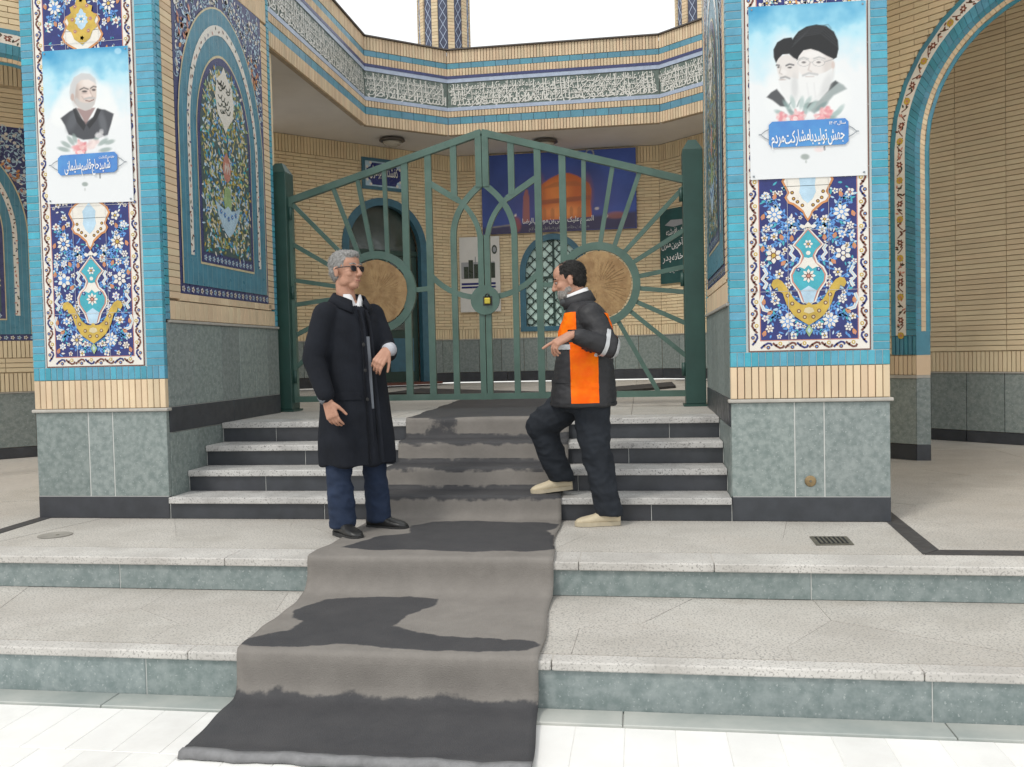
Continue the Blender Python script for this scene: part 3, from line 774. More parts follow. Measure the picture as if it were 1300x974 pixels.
# ================================================================ walls built in a local frame: s along the wall, d into it, z up
R2 = math.sqrt(0.5)
class Frame:
    def __init__(f, o, d, n): f.o, f.d, f.n = Vector((*o, 0)), Vector((*d, 0)), Vector((*n, 0))   # n points out of the wall
    def P(f, s, dep, z): return f.o+f.d*s-f.n*dep+Vector((0, 0, z))
    def box(f, mb, s0, s1, d0, d1, z0, z1, m):
        mb.obox(f.P(s0, d0, z0), f.d*(s1-s0), -f.n*(d1-d0), Vector((0, 0, z1-z0)), m)
    def canvas(f, s, z, step=0.001, base=0.002):
        u = f.d if f.d.cross(Vector((0, 0, 1))).dot(f.n) > 0 else -f.d
        return Canvas(f.P(s, 0, z), u, (0, 0, 1), f.n, step, base)
    def face_brick(f, mb, s0, s1, z0, z1, m, dep=0.03, out=0.0, ch=0.0018):
        """one brick: a block with a chamfered face"""
        a = [f.P(s, dep, z) for s, z in ((s0, z0), (s1, z0), (s1, z1), (s0, z1))]
        b = [f.P(s, -out, z) for s, z in ((s0+ch, z0+ch), (s1-ch, z0+ch), (s1-ch, z1-ch), (s0+ch, z1-ch))]
        mb.add(a+b, [(4, 5, 6, 7), (0, 1, 5, 4), (1, 2, 6, 5), (2, 3, 7, 6), (3, 0, 4, 7)], m)
def minus(a, b, holes):
    segs = [(a, b)]
    for h0, h1 in holes:
        nx = []
        for p, q in segs:
            if h1 <= p or h0 >= q: nx.append((p, q)); continue
            if h0 > p: nx.append((p, h0))
            if h1 < q: nx.append((h1, q))
        segs = nx
    return segs
def courses(f, mb, s0, s1, z0, z1, pitch, ln, m, holes=None, stack=False, gap=0.0055, off=0.0):
    n = max(1, round((z1-z0)/pitch)); ph = (z1-z0)/n
    for i in range(n):
        a, b = z0+ph*i, z0+ph*(i+1)
        hs = holes((a+b)/2) if holes else []
        for p, q in minus(s0, s1, hs):
            x = p
            first = off if stack else (0 if i % 2 else ln/2)
            k = math.floor((p-s0-first)/ln)
            edges = [s0+first+ln*j for j in range(k, k+int((q-p)/ln)+4)]
            e = [p]+[t for t in edges if p+0.02 < t < q-0.02]+[q]
            for u, v in zip(e[:-1], e[1:]): f.face_brick(mb, u+0.0015, v-0.0015, a+gap/2, b-gap/2, m)
def soldiers(f, mb, s0, s1, z0, z1, w, m, holes=None, gap=0.006):
    for p, q in minus(s0, s1, holes((z0+z1)/2) if holes else []):
        n = max(1, round((q-p)/w)); ww = (q-p)/n
        for i in range(n): f.face_brick(mb, p+ww*i+gap/2, p+ww*(i+1)-gap/2, z0+0.003, z1-0.003, m)
def slab_row(f, root, name, s0, s1, z0, z1, w, m, out=0.0):
    n = max(1, round((s1-s0)/w)); ww = (s1-s0)/n
    for i in range(n):
        mb = MB(); f.face_brick(mb, s0+ww*i+0.0025, s0+ww*(i+1)-0.0025, z0+0.0015, z1-0.0015, m, 0.03, out)
        mb.build(name, root)

# ---------------------------------------------------------------- diagonal arch walls beside the pillars
AC, AR, AZ = 1.25, 1.25, 3.0       # arch centre along the wall, radius of the opening edge, springing height
def arch_curve(soff, z0, n=30):
    r = AR-soff
    return [(soff, z0+(AZ-z0)*i/10) for i in range(10)] + [(AC-r*math.cos(math.pi*i/n), AZ+r*math.sin(math.pi*i/n)) for i in range(n+1)] + [(2*AC-soff, AZ+(z0-AZ)*i/10) for i in range(1, 11)]
def resample(pts, step):
    P = [Vector(p) for p in pts]; L_ = [0]
    for a, b in zip(P[:-1], P[1:]): L_.append(L_[-1]+(b-a).length)
    n = max(2, round(L_[-1]/step)); out = []; j = 0
    for i in range(n+1):
        t = L_[-1]*i/n
        while j < len(L_)-2 and L_[j+1] < t: j += 1
        k = (t-L_[j])/max(1e-9, L_[j+1]-L_[j]); out.append(P[j]+(P[j+1]-P[j])*k)
    return out
def arch_wall(side, label):
    mir = (lambda x: x) if side > 0 else (lambda x: 2*CX-x)
    f = Frame((mir(2.627), 8.99), (side*R2, -R2), (-side*R2, -R2))
    root = empty('arch_wall', f.P(0, 0, 0), label, 'wall', 'diagonal arch walls beside the gateway', 'thing')
    S0, S1, ZT = -1.45, 2.86, 5.3
    body = MB()
    cur = arch_curve(0.0, 0.0)
    mid = cur.index(min(cur, key=lambda p: abs(p[0]-AC)))
    for poly in ([(S0, 0)]+cur[:mid+1]+[(AC, ZT), (S0, ZT)], [(S1, 0), (S1, ZT), (AC, ZT)]+cur[mid:]):
        body.prism(poly, f.P(0, 0.03, 0), f.d, (0, 0, 1), -f.n*0.07, 'mortar_dark')
    body.build('wall_body', root)
    mb = MB()
    def hole(z):
        r = AR+0.253
        if z < AZ: return [(-0.253, 2*AC+0.253)]
        if z > AZ+r: return []
        w = math.sqrt(r*r-(z-AZ)**2); return [(AC-w, AC+w)]
    courses(f, mb, S0, S1, 1.03, ZT, 0.0575, 0.29, 'wall_brick', hole)
    mb.build('brickwork', root, kind='stuff')
    for a, b in ((S0, 0.0), (2*AC, S1)):
        slab_row(f, root, 'plinth_slab', a, b, 0.0, 0.154, 0.75, 'black_stone', 0.006)
        slab_row(f, root, 'stone_slab', a, b, 0.154, 0.797, 0.48, 'green_stone')
        m2 = MB(); f.box(m2, a, b+0.01, -0.016, 0.03, 0.797, 0.828, 'pale_ledge'); m2.build('ledge', root)
        m2 = MB(); soldiers(f, m2, a, b, 0.828, 1.02, 0.045, 'cream_brick'); m2.build('cream_course', root, kind='stuff')
        m2 = MB(); soldiers(f, m2, max(a, -0.253), min(b, 2*AC+0.253), 1.022, 1.212, 0.045, 'blue_glaze'); m2.build('blue_course', root, kind='stuff')
        # splayed jamb below the arch bands
        c = 0.086
        e, sg = (0.0, 1) if a < 0 else (2*AC, -1)
        m2 = MB()
        for z0, z1, m in ((0.0, 0.154, 'black_stone'), (0.156, 0.797, 'green_stone'), (0.80, 0.826, 'pale_ledge'), (0.828, 1.02, 'cream_brick'), (1.022, 1.25, 'blue_glaze')):
            m2.prism([(0, 0), (c, c), (c, 0.10), (0, 0.10)], f.P(e, 0, z0), f.d*sg, -f.n, Vector((0, 0, z1-z0)), m)
        m2.build('jamb', root)
    # arch bands: blue, flowered white, blue on the face; blue, cream, blue on the splay
    def band(name, a, b, z0, step, m, out, gap=0.05, kind='stuff'):
        A, B = arch_curve(a, z0), arch_curve(b, z0)
        n = max(8, round(sum((Vector(p)-Vector(q)).length for p, q in zip(B[:-1], B[1:]))/step))
        A, B = resample_n(A, n), resample_n(B, n)
        mb = MB()
        for i in range(n):
            p, q, r, t = A[i], A[i+1], B[i+1], B[i]
            q2, r2 = p+(q-p)*(1-gap), t+(r-t)*(1-gap)
            V = [f.P(v.x, -out, v.y) for v in (p, q2, r2, t)]+[f.P(v.x, 0.03, v.y) for v in (p, q2, r2, t)]
            mb.add(V, [(0, 1, 2, 3), (0, 4, 5, 1), (1, 5, 6, 2), (2, 6, 7, 3), (3, 7, 4, 0)], m)
        mb.build(name, root, kind=kind)
    def resample_n(pts, n):
        P = [Vector(p) for p in pts]; L_ = [0]
        for a, b in zip(P[:-1], P[1:]): L_.append(L_[-1]+(b-a).length)
        out = []; j = 0
        for i in range(n+1):
            t = L_[-1]*i/n
            while j < len(L_)-2 and L_[j+1] < t: j += 1
            out.append(P[j]+(P[j+1]-P[j])*((t-L_[j])/max(1e-9, L_[j+1]-L_[j])))
        return out
    band('blue_band', -0.253, -0.206, 1.212, 0.30, 'blue_glaze', 0.004, 0.004)
    band('blue_band', -0.100, 0.0, 1.212, 0.057, 'blue_glaze', 0.004, 0.06)
    # flowered band
    A, B = resample_n(arch_curve(-0.206, 1.214), 90), resample_n(arch_curve(-0.100, 1.214), 90)
    fb = MB()
    fb.add([f.P(p.x, -0.003, p.y) for p in A]+[f.P(p.x, -0.003, p.y) for p in B]+[f.P(p.x, 0.03, p.y) for p in A]+[f.P(p.x, 0.03, p.y) for p in B],
           [(i, i+1, 92+i, 91+i) for i in range(90)]+[(i, 182+i, 183+i, i+1) for i in range(90)]+[(91+i, 92+i, 274+i, 273+i) for i in range(90)], 'tile_white')
    fbo = fb.build('flowered_band', root)
    cv = Canvas(f.P(0, 0, 0), f.d, (0, 0, 1), f.n, 0.0008, 0.004)
    rs = random.Random(5)
    C_ = resample([((p+q)/2)[:] for p, q in zip(A, B)], 0.075)
    for i, p in enumerate(C_[:-1]):
        t = (C_[i+1]-p).normalized(); nn = Vector((-t.y, t.x)); an = math.atan2(t.y, t.x); s = 1 if i % 2 else -1
        cv.stroke([(p-t*0.03+nn*0.026*s)[:], (p-nn*0.006*s)[:], (p+t*0.03-nn*0.026*s)[:]], 0.010, 'tile_brown', 1)
        if i % 5 == 0: cv.circ(p[:], 0.034, 'tile_gold', 2, 8); cv.circ(p[:], 0.014, 'tile_rose', 3, 6)
        elif i % 5 == 2: cv.flower(p[:], 0.034, 2, 6, 'tile_brown', 'tile_white', 'tile_rose')
        else:
            for k in range(3): cv.leaf((p+nn*rs.uniform(-.03, .03)+t*rs.uniform(-.03, .03))[:], an+rs.uniform(-1.4, 1.4), 0.04, 0.018, rs.choice(('tile_dark', 'tile_brown', 'tile_rose')), 2)
    cv.build('flower_pattern', fbo)
    # splay
    def splay(name, t0, t1, z0, step, m, gap, out):
        c = 0.086
        a0 = arch_curve(0.0, z0); n = max(8, round(sum((Vector(p)-Vector(q)).length for p, q in zip(a0[:-1], a0[1:]))/step))
        A, B = resample_n(arch_curve(c*t0, z0), n), resample_n(arch_curve(c*t1, z0), n)
        mb = MB()
        for i in range(n):
            p, q, r, t = A[i], A[i+1], B[i+1], B[i]; q2, r2 = p+(q-p)*(1-gap), t+(r-t)*(1-gap)
            mb.add([f.P(p.x, c*t0-out, p.y), f.P(q2.x, c*t0-out, q2.y), f.P(r2.x, c*t1-out, r2.y), f.P(t.x, c*t1-out, t.y)], [(0, 1, 2, 3)], m)
        mb.build(name, root, kind='stuff')
    splay('blue_band', 0.0, 0.40, 1.25, 0.057, 'blue_glaze', 0.05, 0.0)
    splay('cream_band', 0.40, 0.74, 1.25, 0.048, 'cream_brick', 0.09, 0.003)
    splay('blue_band', 0.74, 1.0, 1.25, 0.3, 'blue_glaze', 0.003, 0.0)
    # soffit of the arch behind the splay
    A = arch_curve(0.086, 1.25); mb = MB(); k = len(A)
    mb.add([f.P(p[0], 0.086, p[1]) for p in A]+[f.P(p[0], 0.105, p[1]) for p in A], [(i, i+1, k+i+1, k+i) for i in range(k-1)], 'blue_glaze')
    mb.build('arch_soffit', root)
    return f
arch_wall(1, 'diagonal brick wall with blue banded arch beside the two-men poster pillar')
arch_wall(-1, 'diagonal arch wall mostly hidden behind the one-man poster pillar')

# ---------------------------------------------------------------- alcove walls seen through the arches
def alcove(side, label):
    mir = (lambda x: x) if side > 0 else (lambda x: 2*CX-x)
    f = Frame((mir(3.406), 10.96), (side*R2, -R2), (-side*R2, -R2))
    root = empty('alcove_wall', f.P(1.5, 0, 0), label, 'wall', 'alcove walls behind the arches', 'thing')
    S0, S1, ZT = -1.3, 6.2, 5.3
    m = MB(); f.box(m, S0, S1, 0.03, 0.4, 0, ZT, 'mortar_dark'); m.build('wall_body', root)
    slab_row(f, root, 'plinth_slab', S0, S1, 0.0, 0.131, 0.8, 'black_stone', 0.006)
    slab_row(f, root, 'stone_slab', S0, S1, 0.131, 0.785, 0.413, 'green_stone')
    m = MB(); f.box(m, S0, S1, -0.012, 0.03, 0.785, 0.80, 'pale_ledge'); m.build('ledge', root)
    pc, pw, pz0, pz1 = 2.36, 1.56, 1.42, 4.0
    m = MB(); soldiers(f, m, S0, S1, 0.80, 1.03, 0.047, 'wall_brick')
    soldiers(f, m, pc-pw/2-0.3, pc+pw/2+0.3, 1.21, pz0, 0.047, 'wall_brick')
    def hole(z): return [(pc-pw/2, pc+pw/2)] if pz0-0.3 < z < pz1+0.02 and z > 1.20 else []
    def hole2(z): return [(pc-pw/2-0.3, pc+pw/2+0.3)] if 1.21 < z < pz0 else ([(pc-pw/2, pc+pw/2)] if pz0 <= z < pz1 else ([(pc-pw/2-0.1, pc+pw/2+0.1)] if pz1+0.45 < z < pz1+0.85 else []))
    courses(f, m, S0, S1, 1.035, ZT, 0.0575, 0.556, 'wall_brick', hole2, stack=True, off=(0.25-S0) % 0.556)
    soldiers(f, m, pc-pw/2-0.1, pc+pw/2+0.1, pz1+0.47, pz1+0.83, 0.047, 'wall_brick')
    m.build('brickwork', root, kind='stuff')
    pn = MB(); f.box(pn, pc-pw/2+0.002, pc+pw/2-0.002, 0.004, 0.03, pz0, pz1, 'tile_indigo'); pan = pn.build('niche_panel', root)
    u = f.d if f.d.cross(Vector((0, 0, 1))).dot(f.n) > 0 else -f.d
    if side < 0: niche_panel(f.P(pc, 0.004, pz0), u, pw-0.01, pz1-pz0, 0.0016, 420).build('mosaic_tilework', pan)
    m = MB()     # unseen roof slab, added to darken the alcove, kept short to let light in
    m.prism([(-0.6, 0.05), (3.6, 0.05), (3.6, -1.9), (-0.6, -1.9)], f.P(0, 0, ZT), f.d, -f.n, Vector((0, 0, 0.3)), 'plaster'); m.build('ceiling', root)
    return root
alcove(1, 'plain cream brick alcove wall seen through the large blue arch')
alcove(-1, 'alcove wall with tiled blind arch at the far left edge')
# unseen filler walls, added to block view and light in the gap between each pillar and the arch wall behind it
for side in (1, -1):
    x = 1.63 if side > 0 else 2*CX-1.63
    o = MB().box((x-0.08, YB+0.02, 0), (x+0.08, 10.2, 4.79), 'wall_brick').build('filler_wall')
    tag(o, 'unseen brick filler wall behind the pillar on the %s side of the gate' % ('arch' if side > 0 else 'far left'), 'wall', kind='thing')
# ================================================================ the mosque porch behind the gate
ZSOF, FH = 4.80, 1.42
mosque = empty('mosque_porch', (CX, 15.4, Z4), 'cream brick mosque porch with inscribed frieze behind the green gate', 'building')
fp = [(-4.25, 8.2), (-4.25, 13.66), (-3.12, 14.60), (0.37, 14.60), (1.50, 13.66), (1.50, 8.2)]
mat('frieze_blue', (0.095, 0.275, 0.37), 0.35, 0.1, 6, island=0.08)
mat('frieze_ground', (0.125, 0.165, 0.145), 0.4, 0.25, 20)
mat('frieze_white', (0.74, 0.73, 0.68), 0.35, 0.05, 10)
mat('frieze_border', (0.40, 0.47, 0.60), 0.35, 0.12, 14)
mat('coping', (0.10, 0.085, 0.075), 0.7)
SOFFIT = [(-9, 8.2), (-4.335, 8.2), (-4.335, 13.70), (-3.15, 14.685), (0.40, 14.685), (1.585, 13.70), (1.585, 8.2), (7, 8.2), (7, 18), (-9, 18)]
MB().prism(SOFFIT, (0, 0, ZSOF+0.015), (1, 0, 0), (0, 1, 0), (0, 0, FH-0.1), 'plaster').build('roof_slab', mosque)
bands = [(0.0, 0.126, 'c', 0.0), (0.126, 0.206, 'b', -0.006), (0.206, 0.279, 'c', 0.0), (0.279, 0.320, 'p', 0.004), (0.320, 0.607, 'i', -0.010), (0.607, 0.652, 'p', 0.004), (0.652, 0.685, 'n', 0.008), (0.685, 0.772, 'c', 0.0), (0.772, 0.835, 'b', -0.006), (0.835, 0.985, 'c', 0.0)]
VERSE = ['وهوالعلی العظیم ولا یوده حفظهما والارض', 'السموات والارض', 'خلفهم ولا یحیطون بشی من علمه الا بما شا وسع کرسیه', 'یعلم ما بین ایدیهم و ما', 'الا هو الحی القیوم لاتاخذه سنه ولا نوم له ما فی السموات']
for i in range(5):
    a, b = Vector(fp[i]), Vector(fp[i+1]); L_ = (b-a).length; d = (b-a)/L_
    n = Vector((d.y, -d.x))                      # faces the forecourt
    f = Frame(a, d, n)
    seg = MB(); blue = MB(); pale = MB(); insc = MB()
    f.box(seg, 0, L_, 0.03, 0.09, ZSOF, ZSOF+FH-0.02, 'mortar')
    for z0, z1, k, out in bands:
        za, zb = ZSOF+FH*z0, ZSOF+FH*z1
        if k == 'c': soldiers(f, seg, 0.0, L_, za, zb, 0.052, 'cream_brick', gap=0.007)
        elif k == 'b':
            m_ = round(L_/0.21)
            for j in range(m_): f.face_brick(blue, L_*j/m_+0.0015, L_*(j+1)/m_-0.0015, za, zb, 'frieze_blue', 0.03, out, 0.002)
        elif k == 'p': f.box(pale, 0.001, L_-0.001, -out, 0.03, za, zb, 'frieze_border')
        elif k == 'n': f.box(pale, 0.001, L_-0.001, -out, 0.03, za, zb, 'tile_indigo')
        else: f.box(insc, 0.001, L_-0.001, -out, 0.03, za+0.001, zb-0.001, 'frieze_ground')
    f.box(seg, -0.02, L_+0.02, -0.03, 0.12, ZSOF+FH*0.985, ZSOF+FH, 'coping')
    so = seg.build('fascia', mosque); blue.build('blue_course', so, kind='stuff'); pale.build('border_strip', so); io = insc.build('inscription_panel', so)
    cv = f.canvas(0, ZSOF+FH*0.320, 0.0015, -0.008)
    flip = cv.u.dot(f.d) < 0
    H_ = FH*(0.607-0.320)
    x0, x1 = (0.03, L_-0.03) if not flip else (-L_+0.03, -0.03)
    rs = random.Random(20+i)
    if i == 0: x0 = x1-3.8
    if i == 4: x1 = x0+3.8
    ws = VERSE[i].split()
    for r_, (zz, sz) in enumerate(((0.07, 0.15), (0.27, 0.17), (0.48, 0.16), (0.70, 0.15))):
        q_ = ws[r_ % len(ws):]+ws[:r_ % len(ws)]
        rep = q_*max(1, round((x1-x0)/(0.135*len(q_)*sz/0.15)))
        write(cv, ' '.join(rep if r_ else q_), x1-0.02*r_, H_*zz, sz if r_ else 0.2, 'frieze_white', 3+0.3*r_, weight=0.010, gap=0.02, fit=(x1-x0)*0.985, slant=0.06)
    n_ = int((x1-x0)/0.075)
    for j in range(n_):
        x = x0+0.03+(x1-x0-0.06)*(j+0.5)/n_+rs.uniform(-.02, .02)
        q = rs.random()
        if q < 0.45: cv.stroke([(x+0.016, H_*0.10), (x, H_*0.5), (x-0.010, H_*0.94)], 0.014, 'frieze_white', 5)
        elif q < 0.75: cv.stroke([(max(x0, x-0.13), H_*0.12), (max(x0, x-0.05), H_*0.06), (min(x1, x+0.05), H_*0.12), (min(x1, x+0.12), H_*rs.uniform(.25, .45))], 0.013, 'frieze_white', 5)
        else: cv.stroke([(max(x0, x-0.10), H_*rs.uniform(.2, .4)), (x, H_*0.55), (min(x1, x+0.09), H_*rs.uniform(.75, .93))], 0.012, 'frieze_white', 5)
        for _ in range(3):
            cv.circ((x+rs.uniform(-.03, .03), H_*rs.uniform(0.06, 0.94)), 0.009, 'frieze_white', 6, 4)
    cv.build('inscription', io)

# ---------------------------------------------------------------- porch walls
WC = (-3.40, 0.38, 16.2)
fL = Frame((WC[0], WC[2]), (-R2, -R2), (R2, -R2))        # oblique wall with the door, s runs away from the corner
fM = Frame((WC[0], WC[2]), (1, 0), (0, -1))
fR = Frame((WC[1], WC[2]), (R2, -R2), (-R2, -R2))
mat('porch_brick', (0.74, 0.60, 0.39), 0.8, 0.06, 2.0, 0.2, 70, island=0.07)
DC, DW, DZS, DZA = 1.455, 0.82, 3.05, 3.90               # door: centre, half width, springing, crown
WX, WW, WZ0, WZS, WZA = -1.565-WC[0], 0.60, 1.62, 2.60, 3.29
def half(z, w, zs, za):
    if z < zs: return w
    if z > za: return 0
    return w*math.sqrt(max(0, 1-((z-zs)/(za-zs))**2))
for f, L_, nm in ((fL, 4.2, 'L'), (fM, WC[1]-WC[0], 'M'), (fR, 4.2, 'R')):
    if nm == 'L': hole = lambda z: [(DC-half(z, DW, DZS, DZA), DC+half(z, DW, DZS, DZA))] if z < DZA else []
    elif nm == 'M': hole = lambda z: [(WX-half(z, WW, WZS, WZA), WX+half(z, WW, WZS, WZA))] if WZ0 < z < WZA else []
    else: hole = lambda z: []
    wall = MB()
    if nm == 'L':
        for p, q in ((-0.2, DC-DW), (DC+DW, L_)): f.box(wall, p, q, 0.028, 0.35, Z4, ZSOF+0.05, 'mortar_dark')
        k = 16; A = [(DC-DW*math.cos(math.pi*i/k), DZS+(DZA-DZS)*math.sin(math.pi*i/k)) for i in range(k+1)]
        wall.prism(A+[(DC+DW, ZSOF+0.05), (DC-DW, ZSOF+0.05)], f.P(0, 0.028, 0), f.d, (0, 0, 1), -f.n*0.32, 'mortar_dark')
        f.box(wall, DC-DW, DC+DW, 0.34, 0.36, Z4, DZA+0.1, 'void_black')
    elif nm == 'M':
        for p, q in ((0, WX-WW), (WX+WW, L_)): f.box(wall, p, q, 0.028, 0.35, Z4, ZSOF+0.05, 'mortar_dark')
        f.box(wall, WX-WW, WX+WW, 0.028, 0.35, Z4, WZ0, 'mortar_dark')
        k = 16; A = [(WX-WW*math.cos(math.pi*i/k), WZS+(WZA-WZS)*math.sin(math.pi*i/k)) for i in range(k+1)]
        wall.prism(A+[(WX+WW, ZSOF+0.05), (WX-WW, ZSOF+0.05)], f.P(0, 0.028, 0), f.d, (0, 0, 1), -f.n*0.32, 'mortar_dark')
        f.box(wall, WX-WW, WX+WW, 0.30, 0.34, WZ0, WZA+0.05, 'void_black')
    else: f.box(wall, -0.2, L_, 0.028, 0.35, Z4, ZSOF+0.05, 'mortar_dark')
    wo_ = wall.build('wall', mosque)
    br = MB()
    soldiers(f, br, 0, L_, 1.415, 1.60, 0.055, 'porch_brick', hole)
    courses(f, br, 0, L_, 1.60, 4.52, 0.0575, 0.26, 'porch_brick', hole)
    soldiers(f, br, 0, L_, 4.52, ZSOF+0.01, 0.055, 'porch_brick')
    br.build('brickwork', wo_, kind='stuff')
    for p, q in minus(0, L_, hole(1.0)):
        slab_row(f, wo_, 'plinth_slab', p, q, Z4, 0.80, 1.0, 'black_stone', 0.006)
        slab_row(f, wo_, 'stone_slab', p, q, 0.80, 1.405, 0.42, 'green_stone')
        m2 = MB(); f.box(m2, p, q, -0.012, 0.03, 1.403, 1.417, 'pale_ledge'); m2.build('ledge', wo_)
# door
def arch_ring(f, c, w, zs, za, z0, t, d0, d1, m, k=20):
    I = [(c-w, z0)]+[(c-w*math.cos(math.pi*i/k), zs+(za-zs)*math.sin(math.pi*i/k)) for i in range(k+1)]+[(c+w, z0)]
    w2 = w-t
    O = [(c-w2, z0)]+[(c-w2*math.cos(math.pi*i/k), zs+(za-zs-t)*math.sin(math.pi*i/k)) for i in range(k+1)]+[(c+w2, z0)]
    return MB().strip(I, O, f.P(0, d1, 0), f.d, (0, 0, 1), f.n*(d1-d0), m)
mat('door_green', (0.022, 0.055, 0.045), 0.4, 0.2, 4)
mat('frame_blue', (0.045, 0.14, 0.20), 0.35, 0.15, 8)
mat('pane_dark', (0.035, 0.055, 0.050), 0.12, 0.3, 2, spec=0.8)
mat('pane_sky_sheen', (0.62, 0.83, 0.76), 0.15, 0.08, 1.5)  # pale green glass, the sky's reflection painted into its colour
door = arch_ring(fL, DC, DW+0.02, DZS, DZA+0.02, Z4, 0.13, -0.02, 0.10, 'frame_blue').build('door', mosque)
m2 = MB()
A = [(DC-0.70, DZS-0.03)]+[(DC-0.70*math.cos(math.pi*i/16), DZS+0.02+(DZA-DZS-0.12)*math.sin(math.pi*i/16)) for i in range(17)]+[(DC+0.70, DZS-0.03)]
m2.prism(A, fL.P(0, 0.16, 0), fL.d, (0, 0, 1), -fL.n*0.02, 'pane_dark'); m2.build('pane', door)
m2 = MB(); fL.box(m2, DC-0.70, DC+0.70, 0.10, 0.18, DZS-0.12, DZS-0.03, 'door_green'); m2.build('transom', door)
for s_ in (-1, 1):
    a, b = (DC-0.69, DC-0.006) if s_ < 0 else (DC+0.006, DC+0.69)
    m2 = MB(); fL.box(m2, a, b, 0.12, 0.17, Z4+0.02, DZS-0.125, 'door_green')
    for z0, z1 in ((0.85, 1.45), (1.6, 2.8)):
        fL.box(m2, a+0.10, b-0.10, 0.108, 0.12, z0, z1, 'pane_dark' if z0 > 1.5 else 'frame_blue')
    m2.build('door_leaf', door)
m2 = MB(); fL.box(m2, DC-0.9, DC+0.9, -0.35, 0.30, Z4+0.001, Z4+0.04, 'tile_brown'); m2.build('threshold', door)
# arched window with lattice
win = arch_ring(fM, WX, WW+0.02, WZS, WZA+0.02, WZ0, 0.105, -0.02, 0.10, 'frame_blue').build('window', mosque)
m2 = MB(); fM.box(m2, WX-WW-0.02, WX+WW+0.02, -0.03, 0.10, WZ0-0.09, WZ0, 'frame_blue'); m2.build('sill', win)
wi, wa = WW-0.08, WZA-0.085
A = [(WX-wi, WZ0)]+[(WX-wi*math.cos(math.pi*i/16), WZS+(wa-WZS)*math.sin(math.pi*i/16)) for i in range(17)]+[(WX+wi, WZ0)]
m2 = MB(); m2.prism(A, fM.P(0, 0.09, 0), fM.d, (0, 0, 1), -fM.n*0.01, 'pane_sky_sheen'); m2.build('pane', win)
m2 = MB()
def inwin(x, z): return abs(x-WX) < half(z, wi, WZS, wa)-0.012 and WZ0+0.012 < z < wa
def lat(p, q, w=0.020):
    p, q = Vector(p), Vector(q); n_ = 24; run = None
    for i in range(n_+1):
        t = p+(q-p)*(i/n_); ok = inwin(t.x, t.y)
        if ok and run is None: run = t
        if run is not None and (not ok or i == n_):
            e = t if ok else p+(q-p)*((i-1)/n_)
            if (e-run).length > 0.02: m2.bar([run[:], e[:]], w, 0.02, fM.P(0, 0.072, 0), fM.d, (0, 0, 1), fM.n, 'door_green')
            run = None
g = 0.19
for i in range(-2, 12):
    for j in range(-2, 12):
        cx_, cz_ = WX-wi+g*(i+0.5)-0.02, WZ0+g*(j+0.5)
        lat((cx_-g/2, cz_), (cx_, cz_+g/2), 0.016); lat((cx_, cz_+g/2), (cx_+g/2, cz_), 0.016); lat((cx_-g/2, cz_), (cx_, cz_-g/2), 0.016); lat((cx_, cz_-g/2), (cx_+g/2, cz_), 0.016)
        if (i+j) % 2 == 0:
            o_ = g*0.28; q = [(cx_-o_, cz_-o_), (cx_+o_, cz_-o_), (cx_+o_, cz_+o_), (cx_-o_, cz_+o_)]
            for a in range(4): lat(q[a], q[(a+1) % 4], 0.011)
m2.build('lattice', win)
m2 = MB(); fM.box(m2, WX-0.02, WX+0.02, 0.055, 0.085, WZ0, wa, 'door_green'); fM.box(m2, WX-wi, WX+wi, 0.055, 0.085, WZS-0.10, WZS-0.06, 'door_green'); m2.build('mullion', win)

# ---------------------------------------------------------------- minarets beyond the porch
mat('minaret_brick', (0.58, 0.46, 0.30), 0.8, 0.1, 3, island=0.1)
mat('minaret_tile', (0.055, 0.065, 0.11), 0.35, 0.3, 6)
def minaret(x, y, label):
    root = empty('minaret', (x, y, 0), label, 'minaret', 'minarets behind the mosque porch')
    r, z0, z1 = 0.60, 4.0, 13.0
    MB().lathe([(r-0.05, z0), (r-0.05, z1)], (x, y, 0), 'minaret_tile', 40).build('shaft', root, smooth=True)
    n = 10
    for i in range(n):
        a = 2*math.pi*(i+0.28)/n
        m_ = MB(); u = Vector((-math.sin(a), math.cos(a), 0)); nn = Vector((math.cos(a), math.sin(a), 0)); c = Vector((x, y, 0))
        z = z0
        while z < z1-0.05:
            m_.obox(c+nn*(r-0.08)-u*0.068+Vector((0, 0, z)), u*0.136, nn*0.065, Vector((0, 0, 0.062)), 'minaret_brick'); z += 0.07
        m_.build('rib', root)
    # lattice of pale strips in the dark flutes
    m_ = MB()
    for i in range(n):
        a0 = 2*math.pi*(i+0.78)/n
        z = z0
        while z < z1-0.3:
            for sg in (1, -1):
                p = [Vector((x, y, 0))+Vector((math.cos(a0+sg*t*0.13), math.sin(a0+sg*t*0.13), 0))*(r-0.045)+Vector((0, 0, z+0.13+t*0.13)) for t in (-1, 0, 1)]
                m_.tube(p, 0.007, 'frieze_border', 4)
            z += 0.26
    m_.build('flute_lattice', root, kind='stuff')
    MB().lathe([(r+0.02, z1-0.3), (r+0.45, z1), (r+0.45, z1+0.2), (r-0.1, z1+0.25), (r-0.1, z1+2.2), (r+0.1, z1+2.3), (0.5, z1+2.9), (0.01, z1+4.2)], (x, y, 0), 'minaret_brick', 24).build('balcony', root)
minaret(-4.21, 19.5, 'ribbed brick minaret rising behind the frieze left of the sky gap')
minaret(2*CX+4.21+0.0, 19.5, 'ribbed brick minaret half hidden by the two-men poster pillar')

